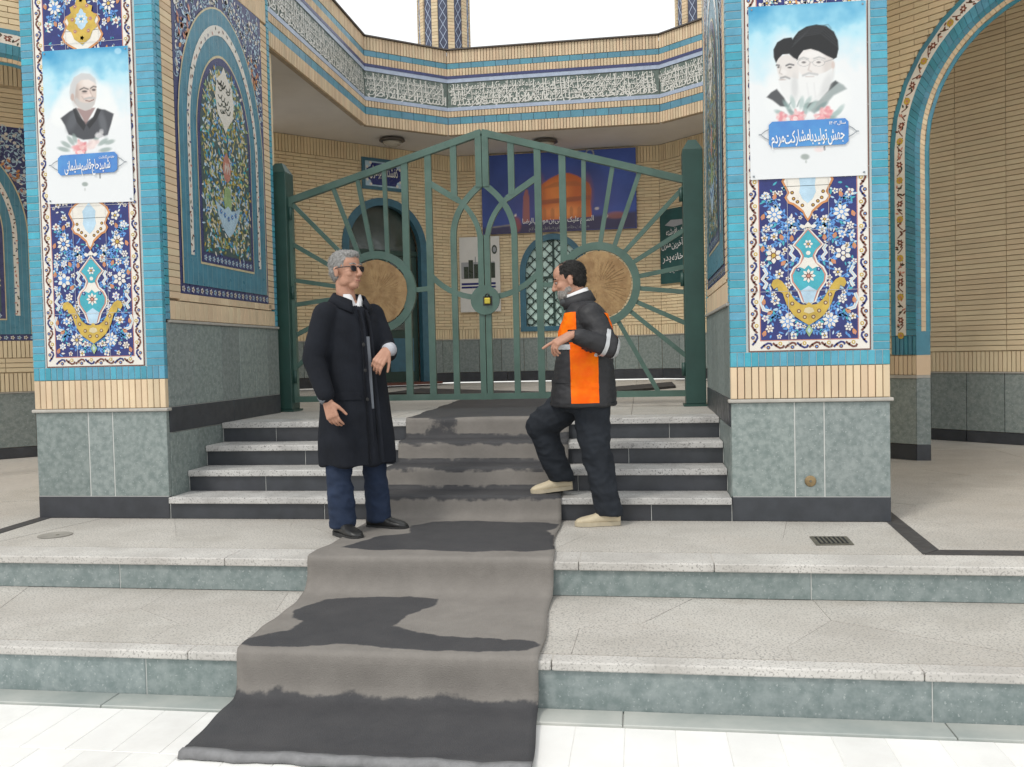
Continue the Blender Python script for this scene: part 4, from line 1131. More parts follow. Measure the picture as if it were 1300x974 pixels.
# ---------------------------------------------------------------- ceiling lamps
mat('lamp_metal', (0.12, 0.11, 0.10), 0.4, metal=0.6)
mat('lamp_glass', (0.45, 0.42, 0.36), 0.25)
def lamp(x, y, label):
    root = empty('ceiling_lamp', (x, y, ZSOF), label, 'lamp', 'ceiling lamps under the porch')
    z = ZSOF+0.015
    MB().lathe([(0.05, z), (0.21, z-0.02), (0.22, z-0.05), (0.17, z-0.07)], (x, y, 0), 'lamp_metal', 24).build('lamp_base', root, smooth=True)
    MB().lathe([(0.16, z-0.07), (0.14, z-0.11), (0.08, z-0.14), (0.001, z-0.15)], (x, y, 0), 'lamp_glass', 24).build('lamp_bowl', root, smooth=True)
    return root
lamp(-4.10, 14.62, 'round ceiling lamp above the small blue sign')
lamp(-1.576, 15.34, 'round ceiling lamp above the domed shrine banner')

# ---------------------------------------------------------------- signs on the porch walls
# blue name sign
s0, s1, z0, z1 = -1.885, -1.05, 4.045, 4.59
sign = MB(); fL.box(sign, -s0, -s1, -0.035, -0.004, z0, z1, 'frame_blue')
sign = tag(sign.build('name_sign'), 'small blue tiled name sign above the arched door', 'sign')
cv = fL.canvas(1.468, (z0+z1)/2, 0.002, 0.036)
cv.rect(-0.36, -0.215, 0.36, 0.215, 'tile_pale', 1); cv.rect(-0.335, -0.19, 0.335, 0.19, 'tile_navy', 2)
for sx in (1, -1):
    for sy in (1, -1):
        cv.circ((sx*0.30, sy*0.155), 0.05, 'tile_pale', 3, 10); cv.circ((sx*0.26, sy*0.185), 0.028, 'tile_white', 4, 8); cv.circ((sx*0.325, sy*0.11), 0.026, 'tile_white', 4, 8)
cv.build('sign_face', sign)
cv = fL.canvas(1.468, (z0+z1)/2, 0.002, 0.036)
write(cv, 'کفشداری برادران', 0.28, -0.03, 0.24, 'frieze_white', 5, weight=0.015, gap=0.1, fit=0.56)
cv.build('lettering', sign)

# large dark blue banner with a golden dome
mat('banner_blue', (0.045, 0.062, 0.24), 0.55, 0.25, 1.2)
mat('dome_gold', (0.50, 0.155, 0.035), 0.5, 0.25, 5)
mat('dome_light', (0.62, 0.25, 0.07), 0.5, 0.2, 5)
mat('dome_dark', (0.26, 0.07, 0.025), 0.5, 0.2, 5)
mat('print_white', (0.78, 0.78, 0.78), 0.6)
mat('print_grey', (0.35, 0.36, 0.38), 0.6)
bx0, bx1, bz0, bz1 = -2.85, -0.03, 3.335, 4.775
ban = tag(MB().box((bx0, 16.135, bz0), (bx1, 16.165, bz1), 'banner_blue').build('shrine_banner'), 'dark blue banner printed with a golden dome', 'banner')
cv = Canvas((bx0, 16.135, bz0), (1, 0, 0), (0, 0, 1), (0, -1, 0), 0.002, 0.002)
BW, BH = bx1-bx0, bz1-bz0
def b_(x, y):      # pixel of the enlarged banner view to banner metres
    return ((x-90)/1150*BW, (660-y)/590*BH+(x-90)/1150*0.03)
BANNER_PRINT = True
for i in range(16):
    a = i*math.pi/8; c = b_(905,110); cv.circ((c[0]+0.07*math.cos(a), c[1]+0.085*math.sin(a)), 0.018, 'print_grey', 2, 6)
cv.build('print', ban)
cv = Canvas((bx0, 16.135, bz0), (1, 0, 0), (0, 0, 1), (0, -1, 0), 0.002, 0.002)
write(cv, 'السلام علیک یا علی بن موسی الرضا', b_(925,585)[0], b_(925,600)[1], 0.13, 'print_white', 6, weight=0.012, fit=1.30, rot=0.03)
cv.build('lettering', ban)
cv = Canvas((bx0, 16.135, bz0), (1, 0, 0), (0, 0, 1), (0, -1, 0), 0.002, 0.002)
write(cv, 'صلوات خاصه امام رضا علیه السلام', b_(890,640)[0], b_(890,650)[1], 0.085, 'print_grey', 6, fit=1.10, rot=0.03)
cv.build('lettering', ban)

# white poster with a grey picture of a shrine
mat('poster_white', (0.70, 0.69, 0.66), 0.6, 0.05, 3)
wp = tag(MB().box((-3.30, 16.14, 1.915), (-2.545, 16.165, 3.30), 'poster_white').build('paper_poster'), 'white poster with grey shrine picture behind the gate lock', 'poster')
cv = Canvas((-3.30, 16.14, 1.915), (1, 0, 0), (0, 0, 1), (0, -1, 0), 0.002, 0.002)
cv.rect(0.03, 0.62, 0.66, 0.92, 'print_grey', 1)
for x, h_ in ((0.08, .18), (0.17, .30), (0.27, .22), (0.37, .26), (0.48, .33), (0.58, .24)): cv.rect(x, 0.62, x+0.085, 0.66+h_, 'tile_dark', 2)
cv.stroke([(0.30, 0.85), (0.30, 1.02)], 0.015, 'print_grey', 2); cv.circ((0.66, 1.14), 0.05, 'tile_dark', 2, 12, 1.7); cv.circ((0.66, 1.14), 0.03, 'print_grey', 3, 12, 1.7)
cv.rect(0.03, 0.50, 0.67, 0.54, 'tile_navy', 1); cv.rect(0.03, 0.44, 0.67, 0.475, 'tile_navy', 1)
cv.build('print', wp)

# green notice with white lines of writing
mat('notice_green', (0.020, 0.085, 0.085), 0.5, 0.2, 3)
gp = MB(); fR.box(gp, 0.03, 0.66, -0.03, -0.004, 2.315, 3.63, 'notice_green')
gp = tag(gp.build('green_notice'), 'dark green notice with white writing beside the gate post', 'notice')
cv = fR.canvas(0.345, 2.97, 0.002, 0.032)
cv.poly([(-0.20, 0.38), (-0.05, 0.46), (0.25, 0.44), (0.28, 0.36), (0.02, 0.33)], 'print_grey', 1)
cv.build('print', gp)
cv = fR.canvas(0.345, 2.97, 0.002, 0.032)
for t, z, w in (('شما فرشته', 0.20, 0.40), ('آخرین منزل', -0.02, 0.52), ('خانه پدر', -0.25, 0.50), ('مسجد', -0.45, 0.34)):
    cv = fR.canvas(0.345, 2.97, 0.002, 0.032)
    write(cv, t, 0.24, z, 0.16, 'print_white', 3, weight=0.01, fit=w, rot=0.10)
    cv.build('lettering', gp)

# ---------------------------------------------------------------- dark mats on the floor behind the gate
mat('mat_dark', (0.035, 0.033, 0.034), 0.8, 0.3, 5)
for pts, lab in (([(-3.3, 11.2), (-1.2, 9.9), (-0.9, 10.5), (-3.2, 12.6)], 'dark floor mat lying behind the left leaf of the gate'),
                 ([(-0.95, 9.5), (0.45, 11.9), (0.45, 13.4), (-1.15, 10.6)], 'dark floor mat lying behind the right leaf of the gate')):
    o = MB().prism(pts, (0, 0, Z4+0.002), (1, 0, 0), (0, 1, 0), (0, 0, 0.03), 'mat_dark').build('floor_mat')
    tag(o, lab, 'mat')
# ================================================================ green steel gate: two posts, two leaves
GY, GX = 8.05, -1.412
mat('disc_wood', (0.30, 0.175, 0.075), 0.6, scale=14.0, col2=(0.42, 0.27, 0.125), bump=0.5, bscale=45)
mat('brass', (0.55, 0.45, 0.06), 0.35, metal=0.5)
mat('lock_dark', (0.02, 0.02, 0.02), 0.4)
for x, lab in ((-3.365, 'dark green steel gate post beside the one-man poster pillar'), (0.478, 'dark green steel gate post beside the two-men poster pillar')):
    root = empty('gate_post', (x, GY, Z4), lab, 'gate post', 'posts of the green gate')
    w = 0.088
    MB().box((x-w, GY-0.09, Z4+0.02), (x+w, GY+0.11, 2.88), 'post_green').build('shaft', root, bevel=0.006)
    MB().add([(x-w, GY-0.09, 2.8802), (x+w, GY-0.09, 2.8802), (x+w, GY+0.11, 2.8802), (x-w, GY+0.11, 2.8802), (x-0.035, GY-0.03, 2.975), (x+0.035, GY-0.03, 2.975), (x+0.035, GY+0.05, 2.975), (x-0.035, GY+0.05, 2.975)],
             [(0, 1, 5, 4), (1, 2, 6, 5), (2, 3, 7, 6), (3, 0, 4, 7), (4, 5, 6, 7)], 'post_green').build('cap', root)
    MB().box((x-w-0.02, GY-0.11, Z4+0.001), (x+w+0.02, GY+0.13, Z4+0.02), 'post_green').build('base_plate', root)
    for z in (0.95, 1.75, 2.5):
        sg = 1 if x < GX else -1
        MB().lathe([(0.02, -0.06), (0.02, 0.06)], (x+sg*(w+0.012), GY-0.02, z), 'post_green', 10).build('hinge', root, smooth=True)

def ztop(x):       # height of the sloping top rail for a leaf measured from the gate centre outwards (x = distance from centre)
    return 3.155-(0.525/1.83)*x
def leaf(sg, label):
    """sg = -1 left leaf, +1 right leaf; coordinates: distance from the gate centre, height"""
    root = empty('gate_leaf', (GX+sg*0.93, GY, Z4), label, 'gate', 'leaves of the green gate')
    o, u, v, n = (GX, GY, 0), (sg, 0, 0), (0, 0, 1), (0, -1, 0)
    def B(name, pts, w, d=0.035, m='gate_green'):
        MB().bar(pts, w, d, o, u, v, n, m).build(name, root)
    zb = 0.735
    B('stile', [(1.86, zb-0.03), (1.86, ztop(1.86)+0.02)], 0.055, 0.05)
    B('stile', [(0.032, 2.66), (0.032, 3.175)], 0.058, 0.05)
    B('stile', [(0.030, zb-0.03), (0.030, 2.22)], 0.052, 0.05)
    B('top_rail', [(0.0, ztop(0)), (1.885, ztop(1.885))], 0.062, 0.052)
    B('bottom_rail', [(0.0, zb), (1.885, zb)], 0.055, 0.048)
    for x in (0.51, 0.735): B('upright', [(x, zb+0.02), (x, ztop(x)-0.02)], 0.062)
    B('upright', [(0.268, 2.575), (0.268, ztop(0.268)-0.02)], 0.058)
    # ogee pair in the middle
    arc = lambda P: [(P[0]*(1-t)**3+3*P[2]*t*(1-t)**2+3*P[4]*t*t*(1-t)+P[6]*t**3, P[1]*(1-t)**3+3*P[3]*t*(1-t)**2+3*P[5]*t*t*(1-t)+P[7]*t**3) for t in (i/10 for i in range(11))]
    B('curved_bar', [(0.285, zb+0.02), (0.285, 1.6)]+arc((0.285, 2.20, 0.285, 2.42, 0.17, 2.56, 0.02, 2.68)), 0.055, 0.036)
    B('curved_bar', arc((0.225, 2.545, 0.13, 2.47, 0.045, 2.34, 0.032, 2.18)), 0.046, 0.032)
    B('brace', [(0.50, 2.72), (0.225, 2.545)], 0.055, 0.030)
    B('curved_bar', arc((0.50, 1.86, 0.40, 1.75, 0.28, 1.68, 0.12, 1.655)), 0.05, 0.030)
    # sun wheel
    cx, cz, ro, ri, rd = 1.035, 1.728, 0.385, 0.315, 0.300
    K = 48
    ring = lambda r: [(cx+r*math.cos(2*math.pi*i/K), cz+r*math.sin(2*math.pi*i/K)) for i in range(K+1)]
    MB().strip(ring(ri), ring(ro), Vector(o)+Vector((0, 0.02, 0)), u, v, (0, -0.045, 0), 'gate_green').build('ring', root)
    disc = MB(); rs = random.Random(9+sg)
    pr = [(rd*(1+0.012*math.sin(5*a)+rs.uniform(-.008, .008)), a) for a in (2*math.pi*i/72 for i in range(72))]
    disc.prism([(cx-sg*0.0+r*math.cos(a), cz+r*math.sin(a)) for r, a in pr], (GX, GY+0.012, 0), u, v, (0, -0.034, 0), 'disc_wood')
    dob = disc.build('disc', root)
    ray = MB()
    for i in range(44):
        a = 2*math.pi*i/44+rs.uniform(-.04, .04); r0, r1 = rs.uniform(0.03, 0.13), rs.uniform(0.20, 0.285)
        ray.bar([(cx+r0*math.cos(a), cz+r0*math.sin(a)), (cx+(r0+r1)/2*math.cos(a+0.02), cz+(r0+r1)/2*math.sin(a+0.02)), (cx+r1*math.cos(a), cz+r1*math.sin(a))], 0.006, 0.006, (GX, GY-0.023, 0), u, v, n, 'disc_wood')
    ray.build('ray_relief', dob)
    for i in range(7):
        a = sg*0+(-0.9+i*0.42)
        B('tab', [(cx-0.295*math.cos(a), cz+0.295*math.sin(a)), (cx-0.33*math.cos(a), cz+0.33*math.sin(a))], 0.016, 0.03)
    # rays from the wheel to the frame
    def R(p):
        d = Vector((p[0]-cx, p[1]-cz)).normalized(); q = (cx+d.x*ro*0.985, cz+d.y*ro*0.985)
        B('ray', [q, p], 0.040, 0.028)
    for a, b in (((0.93, ztop(0.93)-0.02), (0.918, 2.085)), ((1.19, ztop(1.19)-0.02), (1.065, 2.095)), ((1.43, ztop(1.43)-0.02), (1.19, 2.065)), ((1.85, ztop(1.85)-0.02), (1.285, 2.02))):
        B('ray', [b, a], 0.040, 0.028)
    for z in (2.21, 1.87, 1.635, 1.345, 1.04): R((1.845, z))
    for x in (1.56, 1.035): R((x, zb+0.02))
    B('ray', [(0.735, cz), (0.66, cz)], 0.045, 0.03); B('ray', [(0.51, cz+0.02), (0.655, cz+0.01)], 0.045, 0.03)
    if sg < 0:
        pl = MB().lathe([(0.135, -0.012), (0.135, 0.012)], (GX+0.005, GY-0.032, 1.622), 'gate_green', 32, (0, 1, 0)).build('lock_plate', root)
    return root
leaf(-1, 'green sunburst gate leaf behind the man in the dark coat')
leaf(1, 'green sunburst gate leaf behind the man in the orange jacket')
pk = empty('padlock', (-1.385, GY-0.06, 1.58), 'brass padlock hanging on the round plate of the gate', 'padlock')
MB().box((-1.41, GY-0.075, 1.585), (-1.355, GY-0.048, 1.64), 'brass').build('lock_body', pk, bevel=0.006)
MB().tube([(-1.40, GY-0.06, 1.635), (-1.40, GY-0.06, 1.665), (-1.383, GY-0.06, 1.68), (-1.366, GY-0.06, 1.665), (-1.366, GY-0.06, 1.635)], 0.006, 'lock_dark', 8).build('shackle', pk, smooth=True)
MB().box((-1.425, GY-0.047, 1.57), (-1.34, GY-0.044, 1.655), 'lock_dark').build('back_plate', pk)
# ================================================================ posters hung on the pillars
class Painter:
    """soft-edged printed picture: vertex colours on a fine flat grid, painted in picture coordinates"""
    def __init__(s, nx, ny, M2):                    # M2(u,v in 0..1) -> picture x,y
        u, v = np.meshgrid(np.linspace(0, 1, nx), np.linspace(0, 1, ny)); s.nx, s.ny, s.u, s.v = nx, ny, u.ravel(), v.ravel()
        s.x, s.y = M2(s.u, s.v); s.c = np.ones((nx*ny, 3))
        s.rng = np.random.default_rng(4)
    def cloudy(s, sc, seed=0.0):
        return np.array([noise.fractal(Vector((x*sc, y*sc, seed)), 1.0, 2.0, 4) for x, y in zip(s.x, s.y)])
    def blend(s, a, col): a = np.clip(a, 0, 1)[:, None]; s.c = s.c*(1-a)+np.array(col)*a
    def ell(s, cx, cy, rx, ry, col, alpha=1.0, feather=0.35, rot=0.0):
        dx, dy = s.x-cx, s.y-cy; c, n = math.cos(rot), math.sin(rot)
        feather = feather*0.7
        d = np.sqrt(((dx*c+dy*n)/rx)**2+((-dx*n+dy*c)/ry)**2)
        s.blend(alpha*np.clip((1+feather/2-d)/max(feather, 1e-3), 0, 1), col)
    def sdf(s, pts):
        d = np.full(len(s.x), 1e9); ins = np.zeros(len(s.x), bool); n = len(pts)
        for i in range(n):
            (ax, ay), (bx, by) = pts[i], pts[(i+1) % n]; ex, ey = bx-ax, by-ay
            t = np.clip(((s.x-ax)*ex+(s.y-ay)*ey)/(ex*ex+ey*ey+1e-9), 0, 1)
            d = np.minimum(d, np.hypot(s.x-ax-ex*t, s.y-ay-ey*t))
            if ay != by: ins ^= ((ay > s.y) != (by > s.y)) & (s.x < (bx-ax)*(s.y-ay)/(by-ay)+ax)
        return np.where(ins, d, -d)
    def poly(s, pts, col, alpha=1.0, feather=4.0): s.blend(alpha*np.clip(s.sdf(pts)/(feather*0.6)+0.5, 0, 1), col)
    def line(s, pts, w, col, alpha=1.0, feather=3.0):
        d = np.full(len(s.x), 1e9)
        for (ax, ay), (bx, by) in zip(pts[:-1], pts[1:]):
            ex, ey = bx-ax, by-ay; t = np.clip(((s.x-ax)*ex+(s.y-ay)*ey)/(ex*ex+ey*ey+1e-9), 0, 1)
            d = np.minimum(d, np.hypot(s.x-ax-ex*t, s.y-ay-ey*t))
        s.blend(alpha*np.clip((w/2-d)/(feather*0.7)+0.5, 0, 1), col)
    def build(s, name, parent, P, m, gain=1.0, gam=1.0):
        s.c = np.clip(s.c, 0.0, 1.0)**gam*gain
        V = [P(u, v) for u, v in zip(s.u, s.v)]; nx = s.nx
        F = [(j*nx+i, j*nx+i+1, (j+1)*nx+i+1, (j+1)*nx+i) for j in range(s.ny-1) for i in range(nx-1)]
        me = bpy.data.meshes.new(name); me.from_pydata(V, [], F)
        at = me.attributes.new('print', 'FLOAT_COLOR', 'POINT'); at.data.foreach_set('color', np.concatenate([s.c, np.ones((len(s.c), 1))], 1).ravel())
        me.materials.append(lm(m)); o = bpy.data.objects.new(name, me); COL.objects.link(o); adopt(o, parent); return o
pm = bpy.data.materials.new('print_ink'); pm.use_nodes = True
_a = pm.node_tree.nodes.new('ShaderNodeAttribute'); _a.attribute_name = 'print'
pm.node_tree.links.new(_a.outputs['Color'], pm.node_tree.nodes['Principled BSDF'].inputs['Base Color'])
pm.node_tree.nodes['Principled BSDF'].inputs['Roughness'].default_value = 0.5
MATS['print_ink'] = pm
mat('poster_sheet', (0.74, 0.75, 0.76), 0.5)
mat('cartouche', (0.055, 0.165, 0.50), 0.45, scale=3.0, col2=(0.08, 0.29, 0.60))
mat('print_cloud', (0.78, 0.80, 0.81), 0.5, 0.02, 6)
mat('print_face', (0.72, 0.665, 0.63), 0.5, 0.06, 24)
mat('print_shade', (0.52, 0.47, 0.45), 0.5, 0.08, 24)
mat('print_beard', (0.66, 0.66, 0.66), 0.5, 0.08, 30)
mat('print_hair', (0.52, 0.53, 0.54), 0.5, 0.12, 30)
mat('print_dark', (0.055, 0.06, 0.065), 0.5, 0.3, 20)
mat('print_coat', (0.085, 0.09, 0.105), 0.5, 0.3, 14)
mat('print_rose', (0.72, 0.36, 0.38), 0.5, 0.2, 40)
mat('print_blush', (0.76, 0.58, 0.57), 0.5, 0.12, 40)
mat('print_leaf', (0.34, 0.43, 0.41), 0.5, 0.25, 30)
mat('print_line', (0.25, 0.28, 0.31), 0.5)
def sheet(x0, x1, zl0, zr0, zl1, zr1, m, name, label):
    y = Y0-0.014
    o = MB().add([(x0, y, zl0), (x1, y, zr0), (x1, y-0.003, zr1), (x0, y-0.003, zl1), (x0, y+0.006, zl0), (x1, y+0.006, zr0), (x1, y+0.003, zr1), (x0, y+0.003, zl1)],
                 [(0, 1, 2, 3), (7, 6, 5, 4), (0, 4, 5, 1), (1, 5, 6, 2), (2, 6, 7, 3), (3, 7, 4, 0)], m).build(name)
    tag(o, label, 'poster', 'portrait posters hung on the pillars')
    for px, pz in ((x0+0.02, zl1-0.02), (x1-0.02, zr1-0.02), (x0+0.02, zl0+0.02), (x1-0.02, zr0+0.02)):
        MB().lathe([(0.007, 0), (0.005, 0.004)], (px, y-0.004, pz), 'print_line', 8, (0, -1, 0)).build('grommet', o)
    return o, Canvas((x0, y, (zl0+zr0)/2), (1, 0, 0), (0, 0, 1), (0, -1, 0), 0.0004, 0.0036)
def blob(cv, M, c, rx, ry, m, layer, k=22, wob=0.0, seed=1):
    rs = random.Random(seed)
    cv.poly([M(c[0]+rx*(1+rs.uniform(-wob, wob))*math.cos(2*math.pi*i/k), c[1]-ry*(1+rs.uniform(-wob, wob))*math.sin(2*math.pi*i/k)) for i in range(k)], m, layer)
def PG(cv, M, pts, m, layer): cv.poly([M(*p) for p in pts], m, layer)
def roses(cv, M, items, seed):
    rs = random.Random(seed)
    for x, y, r, m in items:
        for i in range(9):
            a = rs.uniform(0, 6.28); q = r*rs.uniform(.1, .75)
            blob(cv, M, (x+q*math.cos(a), y+q*math.sin(a)*0.8), r*rs.uniform(.4, .62), r*rs.uniform(.35, .55), rs.choice((m, m, 'print_blush')), 9+i*0.5, 9, 0.2, i)
def cartouche(cv, M, x0, y0, x1, y1, skew):
    xc, r = (x0+x1)/2, 14
    PG(cv, M, [(x0+r, y0+skew), (x1-r, y0-skew), (x1, y0+r-skew), (x1, y1-r-skew), (x1-r, y1-skew), (x0+r, y1+skew), (x0, y1-r+skew), (x0, y0+r+skew)], 'cartouche', 16)
    for s, x in ((-1, x0), (1, x1)):
        yc = (y0+y1)/2-s*skew
        cv.stroke([M(x, yc-22), M(x+s*16, yc-14), M(x+s*33, yc), M(x+s*16, yc+14), M(x, yc+22)], 0.006, 'print_line', 15)
        cv.stroke([M(x+s*33, yc), M(x+s*42, yc)], 0.007, 'print_line', 15)

# ---- poster with one man
W, H = 0.663, 1.088
po, cv = sheet(-4.197, -3.534, 2.273, 2.261, 3.357, 3.351, 'poster_sheet', 'portrait_poster', 'poster of a smiling grey-haired man over a blue caption')
M = lambda x, y: ((x-190-0.0345*(y-235))/394*W, (935-(y+0.055*(x-190)))/700*H+0.012)
def sheet_xyz(x0, x1, zl0, zr0, zl1, zr1):
    y = Y0-0.014
    def P(u, v):
        x = x0+(x1-x0)*u; z = (zl0+(zr0-zl0)*u)*(1-v)+(zl1+(zr1-zl1)*u)*v
        return (x, y-0.003*v-0.0006, z)
    return P
def sky(p, yt, yb, xl, xr, seed):
    n = p.cloudy(0.008, seed); t = (p.y-yt)/(yb-yt)+0.13*n+0.10*(p.x-xl)/(xr-xl)-0.02
    top, mid, low = np.array((0.10, 0.40, 0.60)), np.array((0.45, 0.70, 0.79)), np.array((0.75, 0.765, 0.775))
    k1 = np.clip(t/0.24, 0, 1)[:, None]; k2 = np.clip((t-0.18)/0.30, 0, 1)[:, None]
    p.c = (top*(1-k1)+mid*k1)*(1-k2)+low*k2
WHT, GRY, DRK = (0.78, 0.79, 0.79), (0.40, 0.39, 0.39), (0.05, 0.052, 0.058)
p = Painter(136, 222, lambda u, v: (190+0.0345*(700-700*v)+394*u, 935-700*v-0.055*394*u+8))
sky(p, 225, 930, 190, 600, 3.0)
for x, y, a, b in ((388,400,64,74),(330,455,62,64),(288,515,50,62),(452,450,62,66),(494,505,44,58),(400,545,140,66),(262,545,32,40)): p.ell(x, y, a, b, WHT, 0.75, 0.7)
coat = [(275,548),(318,516),(342,505),(358,540),(392,566),(428,540),(442,505),(480,508),(520,527),(508,572),(492,622),(440,640),(380,646),(312,622),(296,582)]
p.poly(coat, (0.10, 0.105, 0.12), 0.97, 10); p.ell(330, 560, 22, 50, (0.20, 0.21, 0.23), 0.6, 1.2, 0.4); p.ell(470, 570, 16, 55, (0.24, 0.25, 0.27), 0.6, 1.2, -0.2)
p.poly([(350,502),(392,575),(436,500)], (0.36, 0.25, 0.24), 0.85, 8)
p.poly([(332,506),(348,500),(376,552),(392,580),(382,605),(350,566)], DRK, 0.9, 6); p.poly([(446,500),(462,508),(440,556),(408,596),(396,578),(424,545)], DRK, 0.9, 6)
face = [(336,470),(329,430),(332,395),(348,366),(378,352),(410,354),(432,374),(442,405),(441,450),(432,485),(415,506),(388,513),(360,503)]
p.poly(face, (0.66, 0.585, 0.545), 1, 6); p.ell(405, 385, 34, 24, (0.77, 0.72, 0.69), 0.8, 1.2); p.ell(398, 440, 18, 20, (0.74, 0.64, 0.60), 0.8, 1.2); p.ell(345, 440, 16, 50, (0.45, 0.39, 0.37), 0.6, 1.3)
p.poly([(320,462),(317,430),(322,395),(338,362),(372,343),(412,346),(436,368),(441,394),(428,384),(405,372),(372,374),(350,394),(345,425),(342,462)], (0.60, 0.605, 0.61), 0.95, 9)
p.poly([(340,466),(352,490),(372,507),(392,513),(415,505),(432,482),(438,456),(427,470),(408,477),(388,478),(366,472),(350,452)], (0.56, 0.555, 0.55), 0.85, 10)
p.ell(331, 452, 8, 17, (0.55, 0.44, 0.40), 0.9, 0.6)
p.line([(366,418),(384,409),(403,416)], 6, (0.16, 0.15, 0.15), 0.85, 5); p.line([(415,412),(428,403),(439,406)], 6, (0.16, 0.15, 0.15), 0.85, 5)
p.ell(387, 426, 12, 5, (0.10, 0.09, 0.09), 0.9, 0.9); p.ell(429, 419, 9, 5, (0.10, 0.09, 0.09), 0.9, 0.9); p.ell(387, 434, 15, 5, (0.48, 0.40, 0.37), 0.5, 1.2)
p.line([(411,420),(418,440),(423,449),(411,453)], 4, (0.42, 0.33, 0.30), 0.7, 5); p.ell(414, 446, 7, 9, (0.78, 0.70, 0.66), 0.6, 1.2)
p.line([(388,460),(408,455),(432,456)], 8, (0.50, 0.495, 0.49), 0.9, 6); p.line([(392,467),(410,471),(429,463)], 4, (0.22, 0.12, 0.11), 0.9, 4); p.line([(374,448),(384,463)], 3, (0.42, 0.34, 0.31), 0.6, 5)
for x, y, a, ln in ((300,668,2.6,26),(288,690,2.9,28),(322,650,2.2,26),(470,655,.6,26),(500,655,.3,24),(480,690,.2,28),(440,640,1.0,22),(340,640,1.9,22)):
    p.ell(x, y, ln, 10, (0.34, 0.41, 0.39), 0.75, 0.9, -a)
for i in range(26):
    a = p.rng.uniform(0, 6.28); q = p.rng.uniform(0, 30); p.ell(368+q*math.cos(a), 680+q*math.sin(a)*0.9, p.rng.uniform(8, 15), p.rng.uniform(6, 12), ((0.74, 0.42, 0.43), (0.78, 0.60, 0.58), (0.66, 0.28, 0.30))[i % 3], 0.7, 0.9, a)
for i in range(16):
    a = p.rng.uniform(0, 6.28); q = p.rng.uniform(0, 24); p.ell(425+q*math.cos(a), 668+q*math.sin(a), 11, 9, ((0.78, 0.70, 0.68), (0.70, 0.58, 0.57))[i % 2], 0.6, 0.9, a)
for i in range(10): p.ell(455+p.rng.uniform(-14, 14), 616+p.rng.uniform(-14, 14), 10, 8, ((0.76, 0.75, 0.75), (0.55, 0.55, 0.57))[i % 2], 0.6, 0.9)
p.line([(455,800),(456,818)], 7, (0.30, 0.32, 0.34), 0.9); p.ell(386, 848, 14, 10, (0.35, 0.40, 0.38), 0.85, 0.7); p.ell(386, 872, 4, 8, (0.55, 0.57, 0.56), 0.7, 0.7)
p.ell(540, 245, 16, 14, (0.62, 0.78, 0.84), 0.5, 0.5)
p.build('portrait', po, sheet_xyz(-4.1965, -3.5345, 2.2735, 2.2615, 3.3565, 3.3505), 'print_ink', 1.06, 1.40)
cv = Canvas(cv.o, cv.u, cv.v, cv.n, 0.0004, 0.0036)
cartouche(cv, M, 265, 708, 538, 800, 8)
roses(cv, M, ((372,702,22,'print_rose'),), 8)
cv.build('cartouche', po)
cv = Canvas(cv.o, cv.u, cv.v, cv.n, 0.0004, 0.0036)
q = M(508, 775)
write(cv, 'شهید حاج قاسم سلیمانی', q[0], q[1], 0.098, 'print_white', 24, rot=0.13, weight=0.012, gap=0.02, fit=0.355, slant=0.10)
cv.build('lettering', po)
cv = Canvas(cv.o, cv.u, cv.v, cv.n, 0.0004, 0.0036)
q = M(526, 727); write(cv, 'هفته بزرگداشت', q[0], q[1], 0.026, 'print_white', 24, weight=0.012, fit=0.12)
cv.build('lettering', po)

# ---- poster with two men
W, H = 0.712, 1.085
po, cv = sheet(0.712, 1.424, 2.196, 2.190, 3.284, 3.270, 'poster_sheet', 'portrait_poster', 'poster of two turbaned men over a blue caption')
M = lambda x, y: ((x-172+0.0)/482*W, (742-(y+0.048*(x-172)))/714*H+0.004)
p = Painter(146, 222, lambda u, v: (172+482*u, 742-714*v-0.048*482*u+3))
sky(p, 0, 730, 172, 650, 8.0)
for x, y, a, b in ((400,330,130,110),(330,380,90,80),(500,380,80,80),(420,430,150,70),(400,240,120,90)): p.ell(x, y, a, b, WHT, 0.7, 0.9)
p.poly([(243,402),(262,382),(286,368),(300,385),(316,404),(334,442),(300,440),(268,415)], (0.12, 0.125, 0.135), 0.95, 10)
p.poly([(395,440),(440,405),(490,362),(528,334),(560,352),(574,368),(520,395),(480,440),(440,470)], (0.33, 0.38, 0.38), 0.8, 14)
p.poly([(400,432),(450,396),(500,352),(528,334),(540,343),(490,386),(440,426),(410,450)], (0.13, 0.14, 0.145), 0.92, 10)
p.line([(330,445),(352,410),(365,390)], 6, (0.30, 0.36, 0.36), 0.7, 6); p.line([(370,440),(385,400)], 6, (0.30, 0.36, 0.36), 0.7, 6)
p.poly([(286,262),(292,240),(330,225),(368,245),(380,290),(378,330),(340,352),(306,340),(290,300)], (0.71, 0.685, 0.67), 1, 6)
p.poly([(289,296),(300,322),(318,324),(345,320),(380,328),(404,362),(394,402),(360,428),(330,414),(308,386),(296,345)], (0.74, 0.745, 0.745), 0.95, 10)
p.ell(360, 360, 14, 50, (0.56, 0.565, 0.57), 0.5, 1.2); p.ell(315, 300, 14, 12, (0.76, 0.74, 0.73), 0.7, 1)
t1 = [(275,238),(274,206),(290,176),(318,160),(350,156),(362,180),(360,205),(375,250),(356,240),(338,224),(312,226),(294,244),(284,262)]
p.poly(t1, (0.045, 0.047, 0.052), 1, 5)
p.line([(326,272),(340,266),(357,270)], 7, (0.20, 0.20, 0.21), 0.9, 4); p.line([(286,270),(297,271)], 7, (0.20, 0.20, 0.21), 0.9, 4)
